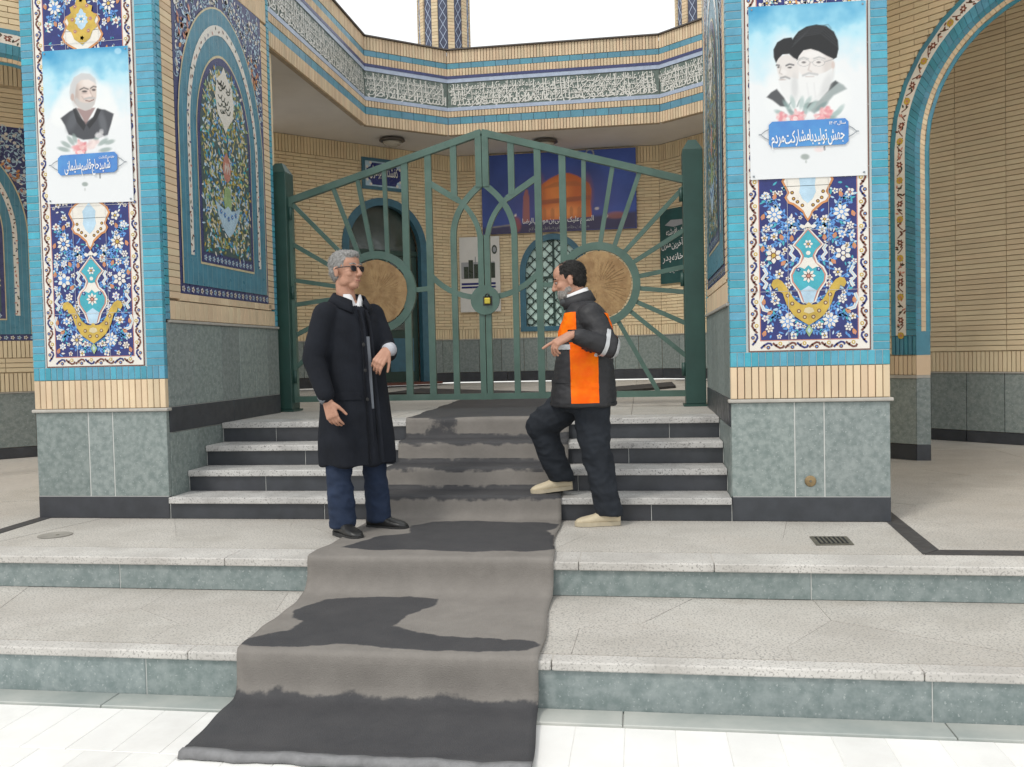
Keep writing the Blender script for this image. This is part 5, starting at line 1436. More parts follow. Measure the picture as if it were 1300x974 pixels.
p.ell(341, 280, 9, 4, (0.14, 0.13, 0.13), 0.85, 0.9); p.ell(294, 279, 5, 4, (0.14, 0.13, 0.13), 0.8, 0.9); p.line([(304,276),(298,302),(309,308)], 4, (0.48, 0.44, 0.42), 0.7, 5); p.line([(303,323),(322,318),(340,325)], 7, (0.36, 0.36, 0.37), 0.85, 6); p.ell(310, 330, 16, 3, (0.5, 0.42, 0.40), 0.6, 0.9)
p.poly([(372,250),(392,212),(430,202),(480,222),(520,246),(523,280),(512,320),(480,345),(430,350),(392,335),(378,300)], (0.735, 0.71, 0.695), 1, 6)
p.ell(500, 280, 22, 50, (0.60, 0.56, 0.54), 0.55, 1.2); p.ell(440, 226, 44, 14, (0.77, 0.755, 0.745), 0.8, 1.2)
p.poly([(380,296),(392,313),(420,306),(452,311),(490,298),(517,282),(515,330),(498,376),(460,416),(420,426),(388,396),(376,345)], (0.755, 0.76, 0.76), 0.95, 10)
p.ell(492, 350, 18, 50, (0.58, 0.585, 0.59), 0.5, 1.2, 0.4); p.line([(410,345),(420,410)], 5, (0.62, 0.62, 0.63), 0.4, 10); p.line([(440,345),(445,400)], 5, (0.62, 0.62, 0.63), 0.4, 10)
t2 = [(346,196),(356,160),(378,132),(412,112),(452,104),(492,110),(524,134),(540,170),(542,205),(534,240),(522,246),(492,232),(460,214),(428,204),(398,210),(380,232),(372,252),(360,230)]
p.poly(t2, (0.04, 0.042, 0.046), 1, 5)
for i in range(6): p.line([(350+i*7,196-i*13),(398+i*8,152-i*8),(470+i*6,140-i*7),(538-i*5,196-i*15)], 3, (0.12, 0.125, 0.135), 0.6, 5)
p.line([(377,247),(398,239),(418,245)], 6, (0.50, 0.50, 0.50), 0.85, 5); p.line([(440,244),(462,237),(486,245)], 6, (0.50, 0.50, 0.50), 0.85, 5)
for x in (399, 460): p.ell(x, 259, 9, 4, (0.18, 0.17, 0.17), 0.85, 0.9); p.line([(x+25*math.cos(t), 261+14*math.sin(t)) for t in (i*0.4488 for i in range(15))], 2, (0.38, 0.39, 0.40), 0.75, 3)
p.line([(424,259),(435,259)], 2.5, (0.38, 0.39, 0.40), 0.8, 3); p.line([(485,257),(522,246)], 3, (0.38, 0.39, 0.40), 0.8, 3)
p.line([(425,262),(417,290),(430,297)], 5, (0.56, 0.51, 0.49), 0.7, 6); p.line([(395,313),(420,303),(454,309)], 9, (0.56, 0.56, 0.565), 0.9, 6); p.line([(406,318),(440,317)], 3, (0.48, 0.38, 0.36), 0.7, 4)
p.ell(519, 270, 7, 15, (0.64, 0.56, 0.53), 0.9, 0.6)
for x, y, a, ln in ((330,440,2.2,30),(352,424,1.8,28),(388,425,1.4,26),(412,424,1.0,28),(300,468,2.7,26),(430,440,.9,30),(525,472,.6,30),(544,455,.9,28),(402,458,1.4,26),(504,488,.1,26),(350,470,2.4,26),(470,440,.6,30)):
    p.ell(x, y, ln, 10, ((0.36, 0.46, 0.45), (0.46, 0.55, 0.54), (0.28, 0.36, 0.36))[int(x) % 3], 0.75, 0.9, -a)
for cx, cy, r in ((372,482,30), (470,478,34), (305,484,18), (500,462,18)):
    for i in range(24):
        a = p.rng.uniform(0, 6.28); q = p.rng.uniform(0, r); p.ell(cx+q*math.cos(a), cy+q*math.sin(a)*0.8, p.rng.uniform(7, 13), p.rng.uniform(5, 10), ((0.76, 0.44, 0.46), (0.79, 0.62, 0.61), (0.70, 0.34, 0.37))[i % 3], 0.7, 0.9, a)
p.ell(400, 648, 18, 12, (0.38, 0.42, 0.40), 0.85, 0.7); p.ell(404, 668, 4, 7, (0.5, 0.53, 0.52), 0.8, 0.7); p.ell(458, 618, 20, 10, (0.78, 0.66, 0.65), 0.7, 0.9); p.line([(480,606),(481,618)], 7, (0.30, 0.31, 0.33), 0.9)
p.build('portrait', po, sheet_xyz(0.7125, 1.4235, 2.1965, 2.1905, 3.2835, 3.2695), 'print_ink', 1.06, 1.40)
cv = Canvas(cv.o, cv.u, cv.v, cv.n, 0.0004, 0.0036)
cartouche(cv, M, 250, 497, 578, 604, 6)
roses(cv, M, ((372,494,26,'print_rose'),(466,490,24,'print_rose')), 12)
cv.build('cartouche', po)
cv = Canvas(cv.o, cv.u, cv.v, cv.n, 0.0004, 0.0036)
q = M(562, 578)
write(cv, 'جهش تولید با مشارکت مردم', q[0], q[1], 0.105, 'print_white', 24, rot=0.12, weight=0.012, gap=0.03, fit=0.445, slant=0.10)
cv.build('lettering', po)
cv = Canvas(cv.o, cv.u, cv.v, cv.n, 0.0004, 0.0036)
q = M(566, 514); write(cv, 'سال ۳۰۴۱', q[0], q[1], 0.028, 'print_white', 24, weight=0.012, fit=0.10)
cv.build('lettering', po)

# ---- printed picture on the big banner behind the gate
p = Painter(150, 84, lambda u, v: (90+1150*u, 660-590*v-u*0.03/BH*590*0+12*u))
p.c[:] = (0.024, 0.05, 0.21); n_ = p.cloudy(0.004, 2.0)
p.c *= (1+0.35*n_+0.35*(p.x-90)/1150)[:, None]
p.ell(700, 480, 330, 210, (0.10, 0.06, 0.16), 0.4, 1.6)
p.poly([(90,672),(90,612),(560,590),(1240,548),(1240,672)], (0.035, 0.025, 0.045), 0.85, 40)
dome = [(520,580),(522,470),(512,400),(518,350),(545,310),(590,280),(640,255),(690,235),(750,238),(810,262),(860,295),(898,325),(912,370),(908,420),(905,470),(912,570)]
p.poly(dome, (0.46, 0.105, 0.022), 1, 8)
p.ell(660, 370, 90, 80, (0.66, 0.21, 0.04), 0.75, 1.5); p.ell(700, 520, 150, 50, (0.70, 0.26, 0.07), 0.7, 1.2); p.ell(880, 400, 40, 120, (0.26, 0.07, 0.02), 0.6, 1.3); p.ell(540, 380, 28, 120, (0.32, 0.09, 0.03), 0.5, 1.3)
p.poly([(520,462),(518,428),(905,410),(908,444)], (0.22, 0.06, 0.03), 0.75, 10); p.poly([(540,345),(640,300),(800,300),(890,345),(720,330)], (0.30, 0.09, 0.03), 0.5, 14)
for x in (560, 620, 690, 760, 820, 880): p.poly([(x-13,572),(x-13,505),(x,484),(x+13,503),(x+13,570)], (0.33, 0.11, 0.04), 0.6, 6)
p.poly([(692,242),(695,190),(700,160),(706,190),(709,242)], (0.62, 0.50, 0.40), 0.9, 5); p.ell(700, 178, 13, 15, (0.66, 0.62, 0.60), 0.9, 0.6)
p.poly([(395,590),(402,400),(420,340),(438,345),(448,400),(450,585)], (0.30, 0.10, 0.07), 0.85, 8); p.ell(342, 600, 40, 60, (0.24, 0.06, 0.06), 0.85, 0.6); p.ell(342, 530, 9, 10, (0.7, 0.6, 0.5), 0.9, 0.6)
p.ell(1090, 568, 70, 26, (0.28, 0.10, 0.08), 0.7, 0.8); p.ell(1018, 572, 13, 12, (0.6, 0.55, 0.5), 0.8, 0.6); p.ell(950, 512, 16, 10, (0.6, 0.55, 0.5), 0.7, 0.8)
p.line([(170,610),(300,600)], 10, (0.30, 0.26, 0.16), 0.6, 8)
p.build('picture', ban, lambda u, v: (bx0+0.002+(BW-0.004)*u, 16.1338, bz0+0.002+(BH-0.004)*v), 'print_ink', 1.35, 0.97)
# ================================================================ long black runner laid down the steps, partly wet
def chaikin(P, n):
    for _ in range(n):
        Q = [P[0]]
        for a, b in zip(P[:-1], P[1:]): Q += [a*0.75+b*0.25, a*0.25+b*0.75]
        Q.append(P[-1]); P = Q
    return P
t_ = 0.008
prof = [(3.135, ZG+0.016), (3.165, ZG+0.022), (3.20, ZG+t_+0.004), (3.56, ZG+t_+0.014), (3.63, ZG+0.03), (3.668, ZG+0.075), (3.672, -ZP-0.05), (3.676, -ZP+0.012), (3.715, -ZP+t_+0.006), (4.0, -ZP+t_), (4.55, -ZP+t_), (4.63, -ZP+0.022), (4.672, -0.10), (4.674, -0.02), (4.682, 0.012), (4.73, t_+0.004), (5.2, t_), (5.74, t_), (5.80, 0.02), (5.822, 0.07)]
for k in range(4):
    z = (k+1)*HS; y = Y0+k*TD
    prof += [(y-0.030, z-0.03), (y-0.026, z+0.010), (y+0.012, z+t_+0.003)]
    if k < 3: prof += [(y+TD-0.085, z+t_), (y+TD-0.042, z+0.022)]
prof += [(7.2, Z4+t_), (8.6, Z4+t_), (9.6, Z4+t_)]
path = chaikin([Vector(p) for p in prof], 1)
dense = []
for a, b in zip(path[:-1], path[1:]):
    n = max(1, int((b-a).length/0.03))
    dense += [a+(b-a)*(i/n) for i in range(n)]
path = dense+[path[-1]]
def lerp(x, tab):
    for (a, b), (c, d) in zip(tab[:-1], tab[1:]):
        if x <= c: return b+(d-b)*max(0, min(1, (x-a)/(c-a)))
    return tab[-1][1]
LE = [(3.1, -1.775), (3.7, -1.815), (4.7, -1.86), (5.9, -1.825), (6.5, -1.81), (9.6, -1.96)]
RE = [(3.1, -0.425), (3.7, -0.448), (4.7, -0.49), (5.4, -0.535), (6.0, -0.54), (9.6, -0.56)]
def sd_poly(p, poly):
    d = 1e9; ins = False; n = len(poly)
    for i in range(n):
        a, b = Vector(poly[i]), Vector(poly[(i+1) % n]); ab = b-a; t = max(0, min(1, (p-a).dot(ab)/ab.length_squared))
        d = min(d, (p-(a+ab*t)).length)
        if (a.y > p.y) != (b.y > p.y) and p.x < (b.x-a.x)*(p.y-a.y)/(b.y-a.y)+a.x: ins = not ins
    return d if ins else -d
WETP = [[(-0.2, 3.0), (1.6, 3.0), (1.6, 3.645), (-0.2, 3.650)],
        [(-0.03, 3.735), (0.052, 3.905), (0.147, 3.978), (0.153, 4.107), (0.094, 4.162), (0.046, 4.273), (0.094, 4.4), (0.16, 4.504), (0.415, 4.566), (0.651, 4.551), (0.743, 4.527), (0.736, 4.402), (0.644, 4.254), (0.606, 4.073), (0.725, 3.986), (0.891, 3.936), (1.039, 3.93), (1.148, 3.895), (1.227, 3.923), (1.301, 3.874), (1.316, 3.812), (1.28, 3.758), (1.07, 3.725), (0.831, 3.73), (0.624, 3.755), (0.451, 3.785), (0.323, 3.735), (0.157, 3.725)],
        [(0.10, 4.90), (0.218, 5.23), (0.40, 5.34), (0.343, 5.57), (0.47, 5.69), (0.652, 5.735), (0.85, 5.71), (1.06, 5.70), (1.217, 5.69), (1.315, 5.62), (1.317, 5.53), (1.26, 5.435), (1.335, 5.273), (1.324, 4.902), (1.184, 4.845), (0.975, 4.859), (0.878, 4.815), (0.664, 4.845), (0.476, 4.864), (0.347, 4.83)],
        [(-0.2, 6.80), (0.12, 6.70), (0.2, 6.695), (0.30, 6.675), (0.42, 6.70), (0.52, 6.76), (0.7, 6.79), (1.6, 6.80), (1.6, 10.0), (-0.3, 10.0)],
        [(0.18, 6.672), (0.30, 6.662), (0.42, 6.672), (0.34, 6.72), (0.22, 6.72)]]
NX = 44
V, Fc, WET = [], [], []
for j, p in enumerate(path):
    xl, xr = lerp(p.x, LE), lerp(p.x, RE)
    xl += 0.006*math.sin(p.x*9)+0.004*math.sin(p.x*23); xr += 0.008*math.sin(p.x*8+1)
    for i in range(NX+1):
        u = i/NX; x = xl+(xr-xl)*u; w = u*1.33
        lift = 0.004*noise.noise(Vector((x*2.1, p.x*2.6, 0.3)))+0.002*noise.noise(Vector((x*5, p.x*5, 4)))
        edge = 0.010*max(0, 1-min(u, 1-u)/0.05)*(0.5+0.5*math.sin(p.x*7+i))
        V.append((x, p.x, p.y+max(0, lift)+edge*0.5))
        s = max(sd_poly(Vector((w, p.x)), q) for q in WETP)
        for k in range(3):
            y0, y1 = Y0+k*TD-0.034, Y0+(k+1)*TD-0.036
            z = (k+1)*HS
            band = min(p.x-y0-0.018*noise.noise(Vector((w*3, k*7, 1)))-(0.05*math.exp(-((w-0.75)/0.2)**2)*-1 if k == 2 else 0), y1-p.x)
            if abs(p.y-z) < 0.05: s = max(s, min(band, p.y-z+0.012+0.014*noise.noise(Vector((w*5, k*3, 2)))))
        WET.append(s)
for j in range(len(path)-1):
    for i in range(NX):
        a = j*(NX+1)+i; Fc.append((a, a+1, a+NX+2, a+NX+1))
me = bpy.data.meshes.new('runner'); me.from_pydata(V, [], Fc)
at = me.attributes.new('wet', 'FLOAT', 'POINT'); at.data.foreach_set('value', WET)
me.polygons.foreach_set('use_smooth', [True]*len(me.polygons))
m = bpy.data.materials.new('runner_felt'); m.use_nodes = True; N, L = m.node_tree.nodes, m.node_tree.links; b = N['Principled BSDF']
a_ = N.new('ShaderNodeAttribute'); a_.attribute_name = 'wet'
g = N.new('ShaderNodeNewGeometry')
n1 = N.new('ShaderNodeTexNoise'); n1.inputs['Scale'].default_value = 7; n1.inputs['Detail'].default_value = 8; n1.inputs['Roughness'].default_value = 0.62; L.new(g.outputs['Position'], n1.inputs['Vector'])
ma = N.new('ShaderNodeMath'); ma.operation = 'MULTIPLY_ADD'; ma.inputs[1].default_value = 0.09; L.new(n1.outputs['Fac'], ma.inputs[0]); L.new(a_.outputs['Fac'], ma.inputs[2])
mr = N.new('ShaderNodeMapRange'); mr.interpolation_type = 'SMOOTHSTEP'; mr.inputs[1].default_value = 0.036; mr.inputs[2].default_value = 0.052; L.new(ma.outputs[0], mr.inputs[0])
n2 = N.new('ShaderNodeTexNoise'); n2.inputs['Scale'].default_value = 5.0; n2.inputs['Detail'].default_value = 8; n2.inputs['Roughness'].default_value = 0.7; L.new(g.outputs['Position'], n2.inputs['Vector'])
dry = N.new('ShaderNodeMix'); dry.data_type = 'RGBA'; dry.inputs[6].default_value = (0.150, 0.138, 0.126, 1); dry.inputs[7].default_value = (0.285, 0.265, 0.242, 1); L.new(n2.outputs['Fac'], dry.inputs[0])
wetc = N.new('ShaderNodeMix'); wetc.data_type = 'RGBA'; wetc.inputs[6].default_value = (0.036, 0.037, 0.042, 1); wetc.inputs[7].default_value = (0.085, 0.083, 0.085, 1); L.new(n2.outputs['Fac'], wetc.inputs[0])
mx = N.new('ShaderNodeMix'); mx.data_type = 'RGBA'; L.new(mr.outputs[0], mx.inputs[0]); L.new(dry.outputs[2], mx.inputs[6]); L.new(wetc.outputs[2], mx.inputs[7])
L.new(mx.outputs[2], b.inputs['Base Color'])
rr = N.new('ShaderNodeMapRange'); rr.inputs[3].default_value = 0.95; rr.inputs[4].default_value = 0.62; L.new(mr.outputs[0], rr.inputs[0]); L.new(rr.outputs[0], b.inputs['Roughness'])
b.inputs['Specular IOR Level'].default_value = 0.25
wv = N.new('ShaderNodeTexNoise'); wv.inputs['Scale'].default_value = 170; wv.inputs['Detail'].default_value = 3; L.new(g.outputs['Position'], wv.inputs['Vector'])
bp_ = N.new('ShaderNodeBump'); bp_.inputs['Strength'].default_value = 0.9; bp_.inputs['Distance'].default_value = 0.003; L.new(wv.outputs['Fac'], bp_.inputs['Height']); L.new(bp_.outputs[0], b.inputs['Normal'])
me.materials.append(m)
runner = bpy.data.objects.new('carpet_runner', me); COL.objects.link(runner)
sm = runner.modifiers.new('thickness', 'SOLIDIFY'); sm.thickness = 0.007; sm.offset = 1.0
mat('hem', (0.20, 0.20, 0.205), 0.7, 0.2, 20)
hp = [(-1.785+1.365*i/30, 3.118+0.006*math.sin(i*0.9)+0.004*math.sin(i*2.1), ZG+0.017+0.003*math.sin(i*0.7)) for i in range(31)]
hm_ = MB()
hm_.add([(x, y-0.012, ZG+0.003) for x, y, z in hp]+[(x, y, z+0.012) for x, y, z in hp]+[(x, y+0.03, z+0.014) for x, y, z in hp], [(k*31+i, k*31+i+1, (k+1)*31+i+1, (k+1)*31+i) for k in (0, 1) for i in range(30)], 'hem')
ho = hm_.build('hem', runner, smooth=True); ho.modifiers.new('t', 'SOLIDIFY').thickness = 0.006
tag(runner, 'long dark felt runner with wet patches laid down the steps', 'carpet')

# ---------------------------------------------------------------- small things on the terrace
mat('drain_metal', (0.16, 0.15, 0.12), 0.5, 0.3, 20, metal=0.4)
dr = empty('floor_drain', (1.065, 5.265, 0), 'square metal floor drain in front of the two-men poster pillar', 'drain')
ring_o = [(0.96, 5.145), (1.17, 5.165), (1.178, 5.385), (0.965, 5.375)]
MB().prism(ring_o, (0, 0, 0.0015), (1, 0, 0), (0, 1, 0), (0, 0, 0.004), 'drain_metal').build('frame', dr)
MB().prism([(0.985, 5.17), (1.147, 5.187), (1.153, 5.362), (0.988, 5.352)], (0, 0, 0.006), (1, 0, 0), (0, 1, 0), (0, 0, 0.001), 'void_black').build('pit', dr)
for i in range(6):
    x = 0.997+i*0.025
    MB().box((x, 5.185, 0.0072), (x+0.011, 5.352, 0.0105), 'drain_metal').build('slat', dr)
mat('cover_stone', (0.28, 0.265, 0.235), 0.7, 0.25, 9)
cv_ = empty('manhole_cover', (-3.825, 5.26, 0), 'small round cover set in the terrace before the one-man poster pillar', 'cover')
MB().lathe([(0.105, 0.001), (0.105, 0.004), (0.10, 0.005)], (-3.825, 5.26, 0), 'cover_stone', 28).build('disc', cv_)
MB().lathe([(0.012, 0.0052), (0.010, 0.007)], (-3.80, 5.25, 0), 'drain_metal', 10).build('lift_pin', cv_)
mat('rust', (0.27, 0.19, 0.09), 0.5, 0.4, 30)
bt = empty('wall_cap', (XR1+0.49, Y0-0.004, 0.26), 'small rusty round cap low on the two-men poster pillar', 'cap')
MB().lathe([(0.036, 0), (0.036, 0.003), (0.028, 0.005), (0.004, 0.006)], (XR1+0.492, Y0+0.001, 0.262), 'rust', 24, (0, -1, 0)).build('cap_disc', bt, smooth=True)
MB().lathe([(0.008, 0), (0.006, 0.005)], (XR1+0.492, Y0-0.0055, 0.262), 'drain_metal', 10, (0, -1, 0)).build('screw', bt)
# ================================================================ people
mat('skin', (0.40, 0.205, 0.135), 0.5, scale=30, col2=(0.475, 0.255, 0.175), bump=0.1, bscale=120)
mat('skin_lips', (0.36, 0.15, 0.12), 0.5)
mat('hair_grey', (0.30, 0.295, 0.285), 0.6, scale=80, col2=(0.16, 0.155, 0.15), bump=0.6, bscale=160)
mat('hair_dark', (0.010, 0.0095, 0.009), 0.65, scale=80, col2=(0.022, 0.020, 0.019), spec=0.25, bump=0.5, bscale=160)
mat('beard_grey', (0.34, 0.32, 0.30), 0.7, scale=60, col2=(0.20, 0.185, 0.175), bump=0.6, bscale=200)
mat('coat_wool', (0.0125, 0.0145, 0.020), 0.9, 0.25, 6, 0.3, 300, spec=0.2)
mat('trouser_navy', (0.022, 0.034, 0.066), 0.85, 0.2, 8, 0.3, 240, spec=0.25)
mat('trouser_slate', (0.021, 0.025, 0.032), 0.85, 0.2, 8, 0.3, 240, spec=0.25)
mat('shirt_white', (0.72, 0.72, 0.73), 0.8, 0.05, 10, 0.2, 120)
mat('cuff_grey', (0.45, 0.46, 0.50), 0.85, 0.05, 10, 0.2, 120)
mat('cardigan_grey', (0.165, 0.18, 0.205), 0.9, 0.1, 20, 0.4, 200)
mat('jacket_black', (0.020, 0.020, 0.023), 0.6, 0.25, 7, 0.35, 90)
mat('hi_vis_orange', (0.90, 0.115, 0.0), 0.6, scale=7, col2=(0.95, 0.20, 0.0), spec=0.2, bump=0.3, bscale=40)
mat('reflective', (0.50, 0.51, 0.52), 0.35, 0.1, 30, 0.2, 200, metal=0.3)
mat('shoe_leather', (0.020, 0.020, 0.020), 0.35, 0.3, 20, 0.2, 60)
mat('shoe_sole', (0.03, 0.03, 0.03), 0.8)
mat('shoe_cream', (0.55, 0.47, 0.33), 0.65, 0.1, 14, 0.3, 90)
mat('sole_cream', (0.46, 0.40, 0.29), 0.75, 0.1, 12)
mat('lens_dark', (0.018, 0.010, 0.012), 0.08, spec=0.8)
mat('mask_dark', (0.05, 0.055, 0.06), 0.8)
mat('eye_white', (0.34, 0.28, 0.25), 0.3)

class Shells:
    """overlapping closed shells that a voxel remesh turns into one continuous skin"""
    def __init__(s): s.mb = MB()
    def cap(s, p0, r0, p1, r1, seg=16):
        p0, p1 = Vector(p0), Vector(p1); ax = p1-p0; L_ = ax.length
        if L_ < 1e-6: ax = Vector((0, 0, 1))
        ax.normalize()
        prof = [(r0*math.sin(t), -r0*math.cos(t)) for t in (0.05, 0.4, 0.8, 1.2, 1.57)]+[(r1*math.cos(t), L_+r1*math.sin(t)) for t in (0.0, 0.4, 0.8, 1.2, 1.52)]
        s.mb.lathe(prof, p0, 'skin', seg, ax); return s
    def chain(s, pts, rad):
        for (a, b), (r, q) in zip(zip(pts[:-1], pts[1:]), zip(rad[:-1], rad[1:])): s.cap(a, r, b, q)
        return s
    def leg(s, hip, knee, hem, r):
        """trouser leg with a flat open-looking hem"""
        s.cap(hip, r[0], knee, r[1]); k, h = Vector(knee), Vector(hem); R = []
        for t in (0, 0.25, 0.5, 0.75, 0.9, 1.0):
            c = k.lerp(h, t); q = r[1]+(r[2]-r[1])*t+(0.004 if t == 0.9 else 0)
            R.append((c, Vector((q, 0, 0)), Vector((0, q*0.96, 0))))
        return s.rings(R[::-1], 24)
    def ell(s, c, r, B=None, seg=18, rings=10):
        B = B or Matrix.Identity(3); V = []
        for i in range(rings+1):
            t = math.pi*(i+0.02)/(rings+0.04)
            for k in range(seg):
                q = 2*math.pi*k/seg
                V.append(Vector(c)+B @ Vector((r[0]*math.sin(t)*math.cos(q), r[1]*math.sin(t)*math.sin(q), r[2]*math.cos(t))))
        F = [(i*seg+k, (i+1)*seg+k, (i+1)*seg+(k+1) % seg, i*seg+(k+1) % seg) for i in range(rings) for k in range(seg)]
        F += [tuple(range(seg)), tuple(range((rings+1)*seg-1, rings*seg-1, -1))]
        s.mb.add(V, F, 'skin'); return s
    def rings(s, R, seg=28, power=2.0):
        """stack of superellipses: (centre, axis a, axis b)"""
        V = []
        for c, a, b in R:
            for k in range(seg):
                q = 2*math.pi*k/seg; cc, ss = math.cos(q), math.sin(q)
                V.append(Vector(c)+Vector(a)*math.copysign(abs(cc)**(2/power), cc)+Vector(b)*math.copysign(abs(ss)**(2/power), ss))
        n = len(R)
        F = [(i*seg+k, i*seg+(k+1) % seg, (i+1)*seg+(k+1) % seg, (i+1)*seg+k) for i in range(n-1) for k in range(seg)]
        F += [tuple(range(seg-1, -1, -1)), tuple(range((n-1)*seg, n*seg))]
        s.mb.add(V, F, 'skin'); return s
    def mesh(s, name, m, voxel, smooth=4, wrinkle=None):
        me = bpy.data.meshes.new(name); me.from_pydata(s.mb.v, [], s.mb.f)
        bm = bmesh.new(); bm.from_mesh(me)
        bmesh.ops.recalc_face_normals(bm, faces=bm.faces); bm.to_mesh(me); bm.free()
        o = bpy.data.objects.new(name, me); COL.objects.link(o)
        r = o.modifiers.new('r', 'REMESH'); r.mode = 'VOXEL'; r.voxel_size = voxel
        q = o.modifiers.new('s', 'SMOOTH'); q.iterations = smooth; q.factor = 0.5
        dg = bpy.context.evaluated_depsgraph_get()
        out = bpy.data.meshes.new_from_object(o.evaluated_get(dg))
        bpy.data.objects.remove(o); bpy.data.meshes.remove(me)
        out.name = name
        if wrinkle:
            cos = np.empty(len(out.vertices)*3); out.vertices.foreach_get('co', cos); cos = cos.reshape(-1, 3)
            nr = np.empty(len(out.vertices)*3); out.vertices.foreach_get('normal', nr); nr = nr.reshape(-1, 3)
            dv = np.array([wrinkle(Vector(c)) for c in cos]); cos = cos+nr*dv[:, None]
            out.vertices.foreach_set('co', cos.ravel())
        out.materials.clear(); out.materials.append(lm(m))
        out.polygons.foreach_set('use_smooth', [True]*len(out.polygons)); out.polygons.foreach_set('material_index', [0]*len(out.polygons))
        out.update()
        return out
def body_obj(name, me, base, parent=None):
    o = bpy.data.objects.new(name, me); COL.objects.link(o); o.location = base; o.rotation_euler = (0, 0, YAW)
    adopt(o, parent); return o
def cut(me, keep, offset=0.004, m=None, planes=(), name='panel', soft=0):
    """copy the part of a garment where keep(face centre) holds, cut cleanly along planes, lifted off the cloth"""
    bm = bmesh.new(); bm.from_mesh(me)
    for co, no in planes:
        bmesh.ops.bisect_plane(bm, geom=bm.verts[:]+bm.edges[:]+bm.faces[:], dist=1e-5, plane_co=co, plane_no=no)
    bmesh.ops.delete(bm, geom=[f for f in bm.faces if not keep(f.calc_center_median(), f.normal)], context='FACES')
    left = set(bm.faces); isl = []
    while left:
        st = [left.pop()]; cur = list(st)
        while st:
            for e in st.pop().edges:
                for g_ in e.link_faces:
                    if g_ in left: left.discard(g_); st.append(g_); cur.append(g_)
        isl.append(cur)
    if isl:
        big = max(len(q) for q in isl)
        bmesh.ops.delete(bm, geom=[f_ for q in isl if len(q) < big for f_ in q], context='FACES')
    bm.normal_update()
    if soft:
        for _ in range(soft):
            nb = {v: [e.other_vert(v) for e in v.link_edges if e.is_boundary] for v in bm.verts if v.is_boundary}
            new = {v: v.co*0.5+sum((w.co for w in q), Vector())*(0.5/len(q)) for v, q in nb.items() if q}
            for v, c in new.items(): v.co = c
    for v in bm.verts: v.co += v.normal*offset
    out = bpy.data.meshes.new(name); bm.to_mesh(out); bm.free()
    out.materials.clear(); out.materials.append(lm(m)); out.polygons.foreach_set('use_smooth', [True]*len(out.polygons)); out.polygons.foreach_set('material_index', [0]*len(out.polygons))
    return out
def head_frame(yaw, pitch, roll=0.0):
    """columns: forward, left, up; yaw 0 looks at the viewer (-y), positive turns to the viewer's right"""
    f = Vector((math.sin(yaw)*math.cos(pitch), -math.cos(yaw)*math.cos(pitch), math.sin(pitch)))
    up = Vector((0, 0, 1)); l = up.cross(f).normalized(); u = f.cross(l).normalized()
    B = Matrix((f, l, u)).transposed()
    return B @ Matrix.Rotation(roll, 3, 'X')
def head_shells(S, c, B, k=1.0, nose=1.0):
    c = Vector(c); P = lambda f, l, u: c+B @ (Vector((f, l, u))*k)
    E = lambda f, l, u, a, b, d: S.ell(P(f, l, u), (a*k, b*k, d*k), B)
    E(-0.012, 0, 0.032, 0.098, 0.076, 0.088); E(0.030, 0, 0.045, 0.062, 0.062, 0.062)
    E(0.034, 0, -0.028, 0.057, 0.060, 0.082); E(0.054, 0, -0.092, 0.034, 0.035, 0.026)
    for s in (1, -1):
        E(0.012, s*0.042, -0.064, 0.045, 0.020, 0.033); E(0.060, s*0.036, -0.026, 0.026, 0.024, 0.024)
        E(-0.008, s*0.079, -0.012, 0.017, 0.009, 0.032); E(-0.014, s*0.083, 0.002, 0.012, 0.008, 0.018)
        E(0.100, s*0.0095, -0.037, 0.012, 0.009, 0.009)
    E(0.078, 0, 0.020, 0.020, 0.050, 0.013)
    S.cap(P(0.090, 0, 0.010), 0.009*k, P(0.112*nose, 0, -0.032), 0.0135*k)
    E(0.086, 0, -0.062, 0.012, 0.023, 0.008); E(0.084, 0, -0.075, 0.011, 0.021, 0.008)
    return P
def hand_shells(S, wrist, d, nrm, side, curl=(0.35, 0.4, 0.45, 0.5), k=1.0, spread=0.07, thumb=0.6, idx_straight=False):
    """palm and five fingers: d along the hand, nrm out of the back of the hand, side +1 puts the thumb towards d x nrm"""
    w = Vector(wrist); d = Vector(d).normalized(); n = Vector(nrm); n = (n-d*n.dot(d)).normalized(); t = d.cross(n)*side
    pl = 0.092*k
    for q in (-0.030, -0.010, 0.010, 0.030): S.cap(w+t*q*0.6*k, 0.0165*k, w+d*pl+t*q*k*1.02, 0.0125*k, 12)
    lens = (0.072, 0.082, 0.077, 0.060)
    for i in range(4):
        q = 0.031-0.0207*i; a = (0.031-0.0207*i)/0.031*spread
        dd = (d+t*a).normalized(); p = w+d*pl*0.97+t*q*k; r = 0.0093*k-(0.0012 if i == 3 else 0)
        ang = 0.0; c = curl[i]
        if idx_straight and i == 0: c = 0.06
        for j, fr in enumerate((0.45, 0.32, 0.25)):
            ang += c*(0.9, 1.1, 0.8)[j]
            v = (dd*math.cos(ang)-n*math.sin(ang)); e = p+v*lens[i]*fr*k
            S.cap(p, r, e, r*0.93, 12); p = e; r *= 0.93
    p = w+t*0.028*k+d*0.018*k
    v = (d*0.70+t*thumb-n*0.30).normalized()
    for fr, r in ((0.045, 0.0140), (0.032, 0.0108), (0.026, 0.0095)):
        e = p+v*fr*k; S.cap(p, r*k, e, r*0.9*k, 12); p = e; v = (v+d*0.35-n*0.12).normalized()
